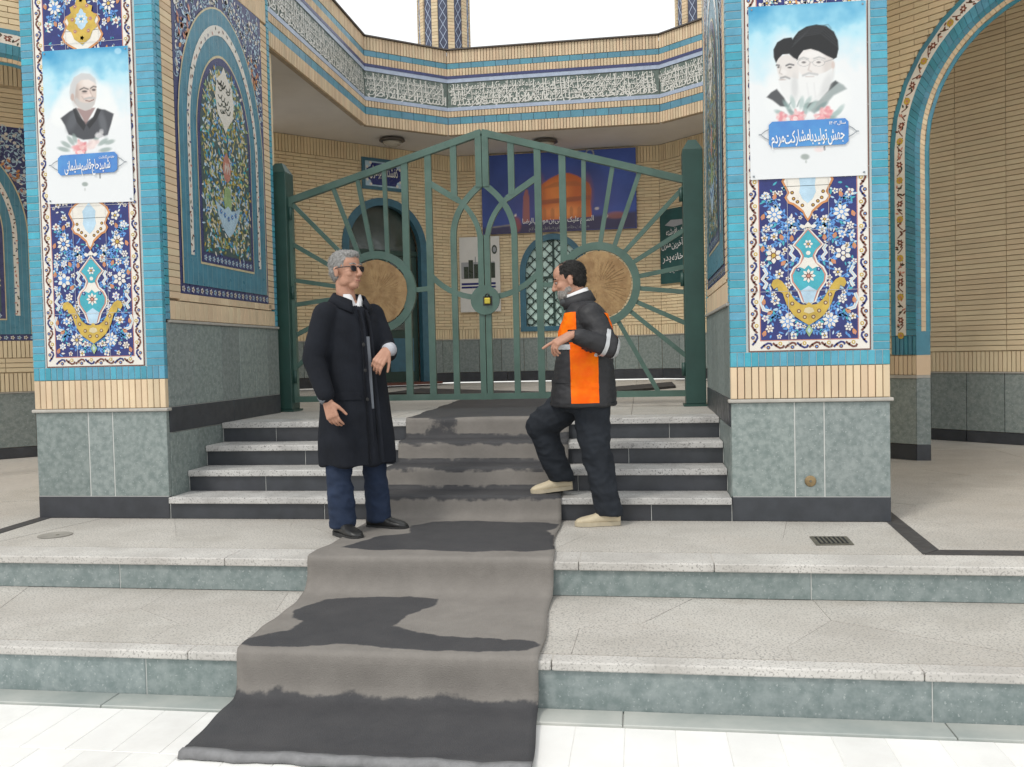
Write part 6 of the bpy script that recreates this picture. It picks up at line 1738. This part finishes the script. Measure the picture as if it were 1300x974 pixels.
def shoe(base, parent, heel, yaw, length, z0, upper, sole, pitch=0.0, high=0.075):
    f = Vector((math.sin(yaw)*math.cos(pitch), -math.cos(yaw)*math.cos(pitch), math.sin(pitch))); l = Vector((math.cos(yaw), math.sin(yaw), 0)); u = l.cross(f)*-1
    if u.z < 0: u = -u
    h = Vector((heel[0], heel[1], z0)); S = Shells(); R = []
    for t, w, zt, zl in ((0.0, 0.024, high*1.02, 0.012), (0.03, 0.036, high*1.30, 0.010), (0.18, 0.040, high*1.42, 0.010), (0.34, 0.041, high*1.34, 0.010), (0.46, 0.043, high*1.08, 0.010), (0.60, 0.047, high*0.86, 0.010), (0.74, 0.050, high*0.74, 0.010), (0.87, 0.046, high*0.64, 0.011), (0.96, 0.032, high*0.50, 0.014), (1.0, 0.015, high*0.38, 0.018)):
        R.append((h+f*length*t+u*((zt+zl)/2), l*w, u*((zt-zl)/2)))
    S.rings(R, 22, 2.4)
    me = S.mesh('upper', upper, 0.006, 3)
    root = body_obj('shoe', me, base, parent)
    out = []
    for t, w in ((0.0, 0.020), (0.02, 0.033), (0.2, 0.040), (0.45, 0.042), (0.7, 0.054), (0.88, 0.049), (0.98, 0.031), (1.012, 0.014)): out.append((t*length, w))
    poly = [(a, b) for a, b in out]+[(a, -b) for a, b in out[::-1]]
    sb = MB().prism(poly, h+u*0.0, f, l, u*0.026, sole); so = sb.build('sole'); so.location = base; so.rotation_euler = (0, 0, YAW); adopt(so, root)
    so.modifiers.new('b', 'BEVEL').width = 0.004
    return root
def ridge(amp, sx, sy, sz, seed=0.0):
    return lambda c: amp*(0.3-abs(noise.noise(Vector((c.x*sx+seed, c.y*sy, c.z*sz+c.x*4)))))+amp*0.6*noise.noise(Vector((c.x*sx*0.6, c.y*sy*0.6+seed, c.z*sz*0.5)))+amp*0.5*(0.3-abs(noise.noise(Vector((c.x*sx*1.8, c.y*sy*1.8+seed, c.z*sz*2.0)))))
def wr(amp, sx, sy, sz, seed=0.0):
    return lambda c: amp*(noise.noise(Vector((c.x*sx+seed, c.y*sy, c.z*sz)))+0.5*noise.noise(Vector((c.x*sx*2.3, c.y*sy*2.3+seed, c.z*sz*2.1))))

def strands(me, m, base, parent, HB, n, ln, seed, down=False):
    """short fine hairs lying over a hair mesh"""
    rs = random.Random(seed); mb = MB(); f, u = HB.col[0], HB.col[2]
    P_ = me.polygons
    for i in range(n):
        p = P_[rs.randrange(len(P_))]; c = Vector(p.center); nn = Vector(p.normal)
        d = (-f*0.6-u*0.8 if not down else f*0.25-u)+Vector((rs.gauss(0, .35), rs.gauss(0, .35), rs.gauss(0, .35)))
        d = d-nn*d.dot(nn)
        if d.length < 1e-3: continue
        d.normalize(); w = nn.cross(d)*rs.uniform(0.0010, 0.0018); q = ln*rs.uniform(.6, 1.3)
        a = c+nn*0.0005; b = c+d*q*0.55+nn*0.0035; e = c+d*q+nn*rs.uniform(0.001, 0.006)
        mb.add([a-w, a+w, b+w*0.8, b-w*0.8, e], [(0, 1, 2, 3), (3, 2, 4)], m)
    o = mb.build('hair_strands', smooth=True, kind='stuff'); o.location = base; o.rotation_euler = (0, 0, YAW); adopt(o, parent)

# ---------------------------------------------------------------- man in the long dark coat
B1 = Vector((-1.815, 5.42, 0.0))
def man1():
    lat = Vector((0.71, 0.71, 0)); fw = Vector((0.71, -0.71, 0))       # his left, his front (local: x right, y away)
    S = Shells()
    HB = head_frame(math.radians(58), math.radians(2))
    hc = Vector((-0.026, -0.012, 1.672))
    P = head_shells(S, hc, HB, 1.04)
    S.cap(P(-0.02, 0, -0.08), 0.056, (-0.03, 0.005, 1.46), 0.064)
    S.rings([((-0.01, 0, z), lat*a, fw*b) for z, a, b in ((0.90, 0.15, 0.11), (1.1, 0.15, 0.115), (1.3, 0.17, 0.11), (1.43, 0.15, 0.08), (1.48, 0.06, 0.05))])
    aR = [Vector((-0.150, -0.145, 1.40)), Vector((-0.205, -0.205, 1.12)), Vector((-0.120, -0.285, 0.875))]
    aL = [Vector((0.135, 0.135, 1.40)), Vector((0.222, 0.085, 1.150)), Vector((0.240, -0.095, 1.165))]
    S.chain(aR, (0.045, 0.038, 0.027)); S.chain(aL, (0.045, 0.038, 0.027))
    hand_shells(S, aR[2]+Vector((0.012, -0.006, -0.02)), (0.30, -0.10, -0.95), (-0.35, -0.93, 0.0), -1, (0.30, 0.36, 0.42, 0.5), 1.02, thumb=0.5)
    hand_shells(S, aL[2]+Vector((-0.010, -0.02, -0.008)), (-0.46, -0.40, -0.72), (0.10, -0.85, 0.42), -1, (0.45, 0.5, 0.55, 0.6), 1.0, thumb=0.45)
    hipR, hipL = Vector((-0.075, -0.05, 0.92)), Vector((0.075, 0.05, 0.92))
    kR, kL = Vector((-0.092, -0.10, 0.50)), Vector((0.105, 0.06, 0.50)); fR_, fL_ = Vector((-0.085, -0.10, 0.10)), Vector((0.118, 0.10, 0.10))
    S.chain([hipR, kR, fR_], (0.075, 0.052, 0.038)); S.chain([hipL, kL, fL_], (0.075, 0.052, 0.038))
    S.cap(fR_, 0.036, fR_+Vector((0.06, -0.05, -0.062)), 0.018); S.cap(fL_, 0.036, fL_+Vector((0.08, -0.02, -0.062)), 0.018)
    root = body_obj('person', S.mesh('body', 'skin', 0.0045, 3), B1)
    tag(root, 'man in long dark overcoat and sunglasses standing on the terrace', 'person')
    # trousers
    T = Shells()
    T.rings([((0.0, 0, z), lat*a, fw*b) for z, a, b in ((0.80, 0.165, 0.125), (0.95, 0.175, 0.13), (1.02, 0.16, 0.12))])
    T.leg(hipR, kR, fR_+Vector((0.004, 0, -0.045)), (0.100, 0.083, 0.080)); T.leg(hipL, kL, fL_+Vector((0.004, 0, -0.045)), (0.100, 0.081, 0.079))
    body_obj('trousers', T.mesh('trousers', 'trouser_navy', 0.009, 4, ridge(0.018, 8, 8, 10, 3)), B1, root)
    # overcoat
    C = Shells(); R = []
    for z, a, b, ox in ((0.445, 0.245, 0.205, 0.005), (0.60, 0.243, 0.198, 0.003), (0.80, 0.230, 0.182, 0.0), (1.00, 0.215, 0.162, -0.005), (1.18, 0.205, 0.150, -0.01), (1.30, 0.205, 0.138, -0.012), (1.38, 0.195, 0.120, -0.014), (1.43, 0.165, 0.100, -0.014), (1.47, 0.115, 0.082, -0.012), (1.50, 0.085, 0.075, -0.012)):
        t_ = {1.43: 0.014, 1.47: 0.038, 1.50: 0.055}.get(z, 0.0)
        R.append(((ox+0.005, 0, z), lat*a, fw*b-Vector((0, 0, t_))))
    C.rings(R, 32, 2.25)
    C.chain([Vector((-0.140, -0.130, 1.390)), Vector((-0.205, -0.205, 1.12)), aR[2]+Vector((0, 0, 0.025))], (0.082, 0.068, 0.055))
    C.chain([Vector((0.115, 0.115, 1.390)), Vector((0.210, 0.075, 1.150)), aL[2]+Vector((0.000, 0.03, 0))], (0.080, 0.064, 0.052))
    coat = C.mesh('overcoat', 'coat_wool', 0.009, 4, lambda c: 0.006*noise.noise(Vector((c.x*7, c.y*7, c.z*4)))+0.007*(0.3-abs(noise.noise(Vector((c.x*8, c.y*8, c.z*7+c.x*6)))))+(0.016*max(0, (0.95-c.z))*math.sin(math.atan2(c.y, c.x)*7+1)))
    co = body_obj('overcoat', coat, B1, root)
    # opening of the coat: overlapping front edge, grey cardigan showing through, collar, lapels, shirt
    def front(z, off, a, b, tw):      # a point on the coat front, tw metres towards his left
        return Vector((0.0, 0, z))+fw*(b+off)+lat*tw
    prof = {0.46: 0.203, 0.6: 0.197, 0.8: 0.181, 0.9: 0.172, 1.0: 0.162, 1.1: 0.160, 1.18: 0.153, 1.25: 0.147, 1.3: 0.141, 1.36: 0.130, 1.42: 0.104, 1.46: 0.086}
    zs = sorted(prof)
    def strip_obj(name, z0, z1, w0, w1, c0, c1, off, m, thick=0.006, parent=co):
        mb = MB(); Z = [z for z in np.linspace(z0, z1, 12)]
        A, Bq = [], []
        for z in Z:
            t = (z-z0)/(z1-z0); w = w0+(w1-w0)*t; c = c0+(c1-c0)*t
            b = float(np.interp(z, zs, [prof[q] for q in zs]))
            cv = lambda x: -0.9*x*x
            A.append(front(z, off+cv(c-w/2), 0, b, c-w/2)); Bq.append(front(z, off+cv(c+w/2), 0, b, c+w/2))
        k = len(Z); V = A+Bq+[p+fw*thick for p in A]+[p+fw*thick for p in Bq]
        F = []
        for i in range(k-1): F += [(2*k+i, 3*k+i, 3*k+i+1, 2*k+i+1), (i, i+1, 2*k+i+1, 2*k+i), (k+i+1, k+i, 3*k+i, 3*k+i+1)]
        mb.add(V, F, m); o = mb.build(name, smooth=True); o.location = B1; o.rotation_euler = (0, 0, YAW); adopt(o, parent); return o
    strip_obj('cardigan', 0.80, 1.25, 0.022, 0.050, 0.006, 0.002, 0.001, 'cardigan_grey', 0.006)
    strip_obj('front_edge', 0.46, 1.42, 0.045, 0.020, 0.046, 0.030, -0.002, 'coat_wool', 0.014)
    strip_obj('front_edge', 0.46, 1.42, 0.050, 0.020, -0.028, -0.020, -0.002, 'coat_wool', 0.016)
    # shirt front and collar wings
    sh = MB()
    def nk(z, a, r): return Vector((-0.012, 0.0, z))+fw*(r*math.cos(a))+lat*(r*math.sin(a))
    V, F = [], []
    A = [(-1.15+2.3*i/16) for i in range(17)]
    for i, a in enumerate(A):
        V += [nk(1.452-0.035*math.cos(a)**2-0.035*math.exp(-((abs(a)-0.30)/0.16)**2), a, 0.093), nk(1.520-0.065*math.exp(-(a/0.28)**2), a, 0.072)]
    F = [(2*i, 2*i+2, 2*i+3, 2*i+1) for i in range(16)]
    sh.add(V, F, 'shirt_white'); so = sh.build('shirt_collar', smooth=True); so.location = B1; so.rotation_euler = (0, 0, YAW); adopt(so, root); so.modifiers.new('t', 'SOLIDIFY').thickness = 0.006
    cl = MB(); V = []
    A = [0.45+ (2*math.pi-0.90)*i/26 for i in range(27)]
    for a in A:
        e = abs(a-math.pi)/math.pi
        V += [nk(1.532-0.085*e**2.2, a, 0.092), nk(1.47-0.11*e**2.2, a, 0.130+0.008*e)]
    cl.add(V, [(2*i, 2*i+2, 2*i+3, 2*i+1) for i in range(26)], 'coat_wool'); c2 = cl.build('coat_collar', smooth=True); c2.location = B1; c2.rotation_euler = (0, 0, YAW); adopt(c2, co); c2.modifiers.new('t', 'SOLIDIFY').thickness = 0.012
    # cuffs
    for w, d in ((aR[2], (Vector((0.012, -0.006, -0.02)))), (aL[2], Vector((-0.02, -0.03, -0.004)))):
        q = MB(); dd = d.normalized()
        q.tube([w-dd*0.03, w+dd*0.004, w+dd*0.020], [0.044, 0.042, 0.038], 'cardigan_grey' if w is aR[2] else 'cuff_grey', 16)
        o = q.build('cuff', smooth=True); o.location = B1; o.rotation_euler = (0, 0, YAW); adopt(o, root)
    # hair: short grey cap
    Hs = Shells(); Hs.ell(P(-0.020, 0, 0.046), (0.104, 0.084, 0.086), HB, 26, 16); Hs.ell(P(-0.052, 0, 0.0), (0.060, 0.076, 0.075), HB); Hs.ell(P(0.045, 0, 0.088), (0.050, 0.060, 0.034), HB)
    hm = Hs.mesh('hair', 'hair_grey', 0.004, 2, wr(0.004, 60, 60, 60))
    inv = HB.transposed()
    def keep(c, n):
        q = inv @ (c-hc); f, l, u = q/1.04
        if u > 0.078: return f < 0.098-0.1*(0.12-u)
        if f > 0.042: return u > 0.060 and f < 0.085
        if f > 0.004: return u > 0.006 and abs(l) > 0.05 or u > 0.055
        return u > -0.075 and not (abs(l) > 0.07 and f > -0.03 and u < 0.022)
    hm2 = cut(hm, keep, 0.0, 'hair_grey', name='hair', soft=10); body_obj('hair', hm2, B1, root)
    # stubble, brows, lips, sunglasses
    Bs = Shells(); Bs.ell(P(0.036, 0, -0.070), (0.062, 0.060, 0.052), HB, 24, 14); Bs.ell(P(0.012, 0, -0.060), (0.050, 0.066, 0.040), HB)
    bm_ = Bs.mesh('beard', 'beard_grey', 0.006, 2)
    mat('stubble', (0.40, 0.285, 0.235), 0.8, scale=90, col2=(0.33, 0.25, 0.215), bump=0.3, bscale=300)
    bm2 = None and cut(bm_, lambda c, n: (lambda q: q[2] < -0.05 and (q[2] < -0.082 or abs(q[1]) > 0.03))((inv @ (c-hc))/1.04), -0.003, 'stubble', name='stubble')
    g = MB()
    for s in (1, -1):
        pts = [P(0.098-0.35*(l-0.034)**2*20, s*l, u) for l, u in ((0.008, 0.010), (0.012, 0.018), (0.034, 0.020), (0.056, 0.017), (0.060, 0.006), (0.054, -0.012), (0.036, -0.018), (0.016, -0.014))]
        bk = [p-HB @ Vector((0.004, 0, 0)) for p in pts]
        n = len(pts); g.add(pts+bk, [tuple(range(n)), tuple(range(2*n-1, n-1, -1))]+[(i, n+i, n+(i+1) % n, (i+1) % n) for i in range(n)], 'lens_dark')
    gl = g.build('sunglasses'); gl.location = B1; gl.rotation_euler = (0, 0, YAW); adopt(gl, root)
    for s in (1, -1):
        t = MB().tube([P(0.086, s*0.060, 0.013), P(0.05, s*0.078, 0.012), P(0.0, s*0.086, 0.010), P(-0.018, s*0.088, -0.002)], 0.0032, 'lens_dark', 8).build('temple', smooth=True)
        t.location = B1; t.rotation_euler = (0, 0, YAW); adopt(t, gl)
    t = MB().tube([P(0.098, 0.010, 0.014), P(0.101, 0, 0.016), P(0.098, -0.010, 0.014)], 0.003, 'lens_dark', 8).build('bridge', smooth=True)
    t.location = B1; t.rotation_euler = (0, 0, YAW); adopt(t, gl)
    for s in (1, -1):
        t = MB().tube([P(0.092, s*0.012, 0.028), P(0.092, s*0.034, 0.034), P(0.080, s*0.056, 0.028)], 0.004, 'hair_grey', 6).build('eyebrow'); t.location = B1; t.rotation_euler = (0, 0, YAW); adopt(t, root)
    t = MB().tube([P(0.092, 0.020, -0.070), P(0.098, 0, -0.068), P(0.092, -0.020, -0.070)], 0.0035, 'skin_lips', 6).build('mouth'); t.location = B1; t.rotation_euler = (0, 0, YAW); adopt(t, root)
    strands(hm2, 'hair_grey', B1, root, HB, 900, 0.022, 3)
    for z in (0.86, 1.04, 1.20):
        t = MB().lathe([(0.011, 0), (0.011, 0.003), (0.006, 0.004)], front(z, 0.016, 0, float(np.interp(z, zs, [prof[q] for q in zs])), -0.036), 'shoe_sole', 12, fw).build('button'); t.location = B1; t.rotation_euler = (0, 0, YAW); adopt(t, co)
    pk_ = cut(coat, lambda c, n: 0.86 < c.z < 0.91 and (c-Vector((0, 0, c.z))).dot(lat) < -0.07 and (c-Vector((0, 0, c.z))).dot(lat) > -0.20 and n.dot(fw) > 0.2, 0.006, 'coat_wool', [((0, 0, 0.86), (0, 0, 1)), ((0, 0, 0.91), (0, 0, 1))], 'pocket_flap', 4)
    if len(pk_.polygons): body_obj('pocket_flap', pk_, B1, co)
    shoe(B1, root, (fR_.x-0.045, fR_.y+0.055), math.radians(40), 0.292, 0.002, 'shoe_leather', 'shoe_sole', high=0.088)
    shoe(B1, root, (fL_.x-0.075, fL_.y+0.02), math.radians(70), 0.292, 0.002, 'shoe_leather', 'shoe_sole', high=0.088)
man1()

# ---------------------------------------------------------------- man in the black and orange jacket, one foot on the first step
B2 = Vector((-0.385, 5.74, 0.0))
def man2():
    X = lambda wx: (wx-B2.x)
    fw = Vector((-1, 0, 0)); lat = Vector((0, -1, 0))                   # faces the viewer's left; his left side is near
    S = Shells()
    HB = head_frame(math.radians(-97), math.radians(-15))
    hc = Vector((X(-0.452), 0.0, 1.592))
    P = head_shells(S, hc, HB, 1.02)
    S.cap(P(-0.025, 0, -0.07), 0.055, (X(-0.37), 0, 1.40), 0.066)
    S.rings([((X(c), 0, z), fw*a, lat*b) for z, c, a, b in ((0.86, -0.375, 0.12, 0.16), (1.1, -0.36, 0.12, 0.16), (1.28, -0.35, 0.115, 0.17), (1.38, -0.355, 0.08, 0.14), (1.43, -0.37, 0.05, 0.06))])
    aN = [Vector((X(-0.335), -0.185, 1.355)), Vector((X(-0.228), -0.255, 1.150)), Vector((X(-0.455), -0.325, 1.228))]   # near (left) arm
    aF = [Vector((X(-0.355), 0.185, 1.35)), Vector((X(-0.36), 0.225, 1.08)), Vector((X(-0.46), 0.18, 0.90))]
    S.chain(aN, (0.046, 0.040, 0.028)); S.chain(aF, (0.046, 0.040, 0.028))
    hand_shells(S, aN[2]+Vector((-0.016, -0.004, 0.002)), (-0.80, -0.12, -0.42), (-0.42, -0.35, 0.80), 1, (0.10, 0.62, 0.70, 0.76), 1.14, spread=0.16, thumb=0.5, idx_straight=True)
    hand_shells(S, aF[2]+Vector((-0.012, -0.006, -0.02)), (-0.3, -0.1, -0.95), (-0.2, 0.9, 0), 1, (0.4, 0.5, 0.5, 0.6), 1.0)
    hN, hF = Vector((X(-0.345), -0.085, 0.86)), Vector((X(-0.375), 0.085, 0.86))
    kN, kF = Vector((X(-0.305), -0.065, 0.47)), Vector((X(-0.655), 0.165, 0.635))
    fN, fF = Vector((X(-0.222), -0.055, 0.10)), Vector((X(-0.520), 0.245, 0.265))
    S.chain([hN, kN, fN], (0.078, 0.054, 0.040)); S.chain([hF, kF, fF], (0.078, 0.054, 0.040))
    S.cap(fN, 0.036, fN+Vector((-0.10, 0, -0.060)), 0.018); S.cap(fF, 0.036, fF+Vector((-0.10, 0, -0.055)), 0.018)
    root = body_obj('person', S.mesh('body', 'skin', 0.0045, 3), B2)
    tag(root, 'man in black and orange work jacket stepping onto the first step', 'person')
    T = Shells()
    T.rings([((X(-0.37), 0, z), fw*a, lat*b) for z, a, b in ((0.74, 0.15, 0.17), (0.88, 0.16, 0.18), (0.98, 0.15, 0.17))])
    T.leg(hN, kN, fN+Vector((0, 0, -0.035)), (0.120, 0.100, 0.086)); T.leg(hF, kF, fF+Vector((0.006, 0, -0.010)), (0.125, 0.102, 0.086))
    body_obj('trousers', T.mesh('trousers', 'trouser_slate', 0.009, 4, ridge(0.019, 8, 8, 11, 9)), B2, root)
    J = Shells(); R = []
    for z, c, a, b in ((0.775, -0.378, 0.212, 0.235), (0.80, -0.378, 0.214, 0.236), (0.95, -0.372, 0.200, 0.222), (1.10, -0.360, 0.182, 0.212), (1.20, -0.352, 0.174, 0.208), (1.29, -0.348, 0.162, 0.204), (1.36, -0.350, 0.140, 0.190), (1.41, -0.362, 0.108, 0.155), (1.45, -0.378, 0.086, 0.092), (1.475, -0.385, 0.076, 0.076)):
        R.append(((X(c), 0, z), fw*a, lat*b))
    J.rings(R, 32, 2.3)
    J.chain([Vector((X(-0.335), -0.165, 1.345)), aN[1], aN[2]+Vector((0.035, 0.006, -0.012))], (0.084, 0.066, 0.052))
    J.chain([Vector((X(-0.355), 0.165, 1.345)), aF[1], aF[2]+Vector((0.012, 0, 0.03))], (0.094, 0.080, 0.062))
    jm = J.mesh('jacket', 'jacket_black', 0.008, 3, lambda c: 0.008*noise.noise(Vector((c.x*8, c.y*8, c.z*10)))+0.010*(0.35-abs(noise.noise(Vector((c.x*9+3, c.y*7, c.z*17)))))+0.006*(0.3-abs(noise.noise(Vector((c.x*16, c.y*11+5, c.z*30))))))
    jk = body_obj('jacket', jm, B2, root)
    yv = Vector((0, 1, 0)); xv = Vector((1, 0, 0)); zv = Vector((0, 0, 1))
    def panel(name, x0, x1, z0, z1, test, m, off=0.004):
        a, b = X(x0), X(x1)
        pl = [((a, 0, 0), xv), ((b, 0, 0), xv), ((0, 0, z0), zv), ((0, 0, z1), zv)]
        me = cut(jm, lambda c, n: a <= c.x <= b and z0 <= c.z <= z1 and test(c, n), off, m, pl, name)
        if len(me.polygons): body_obj(name, me, B2, jk)
    torso = lambda c, n: c.y > -0.262
    notarm = lambda c, n: not ((c-aN[1]).length < 0.10 or (c-(aN[1]+aN[2])/2).length < 0.105 or (c-aN[2]).length < 0.09 or (c-(aN[0]+aN[1])/2).length < 0.10)
    side_near = lambda c, n: n.y < -0.05 and notarm(c, n)
    panel('orange_side_panel', -0.468, -0.295, 0.802, 1.185, side_near, 'hi_vis_orange')
    panel('orange_chest_panel', -0.60, -0.425, 1.265, 1.375, lambda c, n: notarm(c, n), 'hi_vis_orange')
    panel('orange_chest_panel', -0.60, -0.475, 1.19, 1.265, lambda c, n: notarm(c, n), 'hi_vis_orange')
    panel('orange_back_panel', -0.29, -0.10, 1.135, 1.365, lambda c, n: n.x > 0.12 and c.y > -0.19, 'hi_vis_orange')
    panel('waist_reflector', -0.62, -0.465, 1.140, 1.172, lambda c, n: notarm(c, n), 'reflective', 0.005)
    panel('waist_reflector', -0.30, -0.10, 1.095, 1.132, lambda c, n: n.x > 0.15 and c.y > -0.20, 'reflective', 0.005)
    # reflective rings round the near sleeve
    dv = (aN[2]-aN[1]).normalized()
    for q0, q1 in ((0.030, 0.056), (-0.045, -0.022)):
        c0 = aN[1]+dv*q0
        me = cut(jm, lambda c, n: q0 <= (c-aN[1]).dot(dv) <= q1 and ((c-aN[1])-dv*(c-aN[1]).dot(dv)).length < 0.10 and c.y < -0.205, 0.005, 'reflective', [(tuple(aN[1]+dv*q0), tuple(dv)), (tuple(aN[1]+dv*q1), tuple(dv))], 'sleeve_reflector')
        if len(me.polygons): body_obj('sleeve_reflector', me, B2, jk)
    # stand-up collar and white shirt collar
    def ringstrip(name, zc0, zc1, r0, r1, m, parent, tilt, cx):
        mb = MB(); V = []; n = 28
        for i in range(n+1):
            a = 0.22+(2*math.pi-0.44)*i/n
            for z, r in ((zc0, r0), (zc1, r1)):
                fx = math.cos(a)*r
                V.append(Vector((X(cx)-fx-(z-zc0)*0.35, math.sin(a)*r*0.98, z-tilt*math.cos(a)*0.5)))
        mb.add(V, [(2*i, 2*i+2, 2*i+3, 2*i+1) for i in range(n)], m); o = mb.build(name, smooth=True); o.location = B2; o.rotation_euler = (0, 0, YAW); adopt(o, parent); o.modifiers.new('t', 'SOLIDIFY').thickness = 0.008
    ringstrip('jacket_collar', 1.425, 1.492, 0.100, 0.088, 'jacket_black', jk, 0.055, -0.385)
    ringstrip('shirt_collar', 1.44, 1.512, 0.078, 0.070, 'shirt_white', root, 0.055, -0.388)
    # hair: dark, thin on top; grey beard; dark face mask under the chin
    Hs = Shells(); Hs.ell(P(-0.020, 0, 0.036), (0.101, 0.081, 0.086), HB, 26, 16); Hs.ell(P(-0.052, 0, -0.005), (0.058, 0.074, 0.075), HB)
    hm = Hs.mesh('hair', 'hair_dark', 0.0035, 2, wr(0.003, 60, 60, 60)); inv = HB.transposed()
    def keep(c, n):
        q = (inv @ (c-hc))/1.02; f, l, u = q
        if u > 0.060: return f < 0.056-0.25*abs(l)
        if f > 0.022: return u > 0.040 and f < 0.05
        if f > 0.0: return u > 0.004
        return u > -0.078 and not (abs(l) > 0.068 and f > -0.032 and u < 0.022)
    hmz = cut(hm, keep, 0.001, 'hair_dark', name='hair', soft=14); body_obj('hair', hmz, B2, root)
    Bs = Shells(); Bs.ell(P(0.044, 0, -0.078), (0.058, 0.056, 0.050), HB, 24, 14); Bs.ell(P(0.016, 0, -0.062), (0.050, 0.066, 0.042), HB); Bs.ell(P(0.072, 0, -0.100), (0.026, 0.030, 0.026), HB)
    bm_ = Bs.mesh('beard', 'beard_grey', 0.0035, 2, wr(0.003, 70, 70, 70, 2))
    def kb(c, n):
        q = (inv @ (c-hc))/1.02; f, l, u = q
        if u > -0.052: return abs(l) > 0.040 and u < -0.012-0.2*max(0, f) and f < 0.07
        return not (-0.082 < u and abs(l) < 0.022 and f > 0.05)
    bmz = cut(bm_, kb, 0.001, 'beard_grey', name='beard', soft=10); body_obj('beard', bmz, B2, root)
    Ms = Shells(); Ms.ell(P(0.058, 0, -0.128), (0.044, 0.058, 0.034), HB); Ms.ell(P(0.02, 0, -0.118), (0.050, 0.066, 0.022), HB)
    body_obj('chin_mask', Ms.mesh('mask', 'mask_dark', 0.006, 2), B2, root)
    for s in (1, -1):
        for nm, q, r, m in (('eye', (0.082, s*0.031, 0.000), 0.0088, 'eye_white'), ('pupil', (0.0872, s*0.0315, -0.002), 0.0060, 'hair_dark')):
            t = MB().lathe([(r*math.sin(a), -r*math.cos(a)) for a in (0.1, 0.6, 1.1, 1.57, 2.1, 2.6, 3.0)], P(*q), m, 12).build(nm, smooth=True); t.location = B2; t.rotation_euler = (0, 0, YAW); adopt(t, root)
        t = MB().tube([P(0.094, s*0.014, 0.024), P(0.092, s*0.034, 0.030), P(0.078, s*0.054, 0.022)], 0.004, 'hair_dark', 6).build('eyebrow'); t.location = B2; t.rotation_euler = (0, 0, YAW); adopt(t, root)
    strands(hmz, 'hair_dark', B2, root, HB, 900, 0.020, 5); strands(bmz, 'beard_grey', B2, root, HB, 500, 0.014, 6, down=True)
    # pocket flap, zip and side seams
    for zz0, zz1, x0_, x1_ in ((0.93, 0.975, -0.57, -0.47),):
        panel('pocket_flap', x0_, x1_, zz0, zz1, lambda c, n: n.y < -0.1, 'jacket_black', 0.007)
    panel('hem_band', -0.65, -0.10, 0.782, 0.800, lambda c, n: abs(n.z) < 0.7, 'jacket_black', 0.005)
    shoe(B2, root, (fN.x+0.065, fN.y), math.radians(-88), 0.292, 0.002, 'shoe_cream', 'sole_cream', high=0.082)
    shoe(B2, root, (fF.x+0.080, fF.y), math.radians(-88), 0.285, HS+0.040, 'shoe_cream', 'sole_cream', pitch=math.radians(-5), high=0.082)
man2()
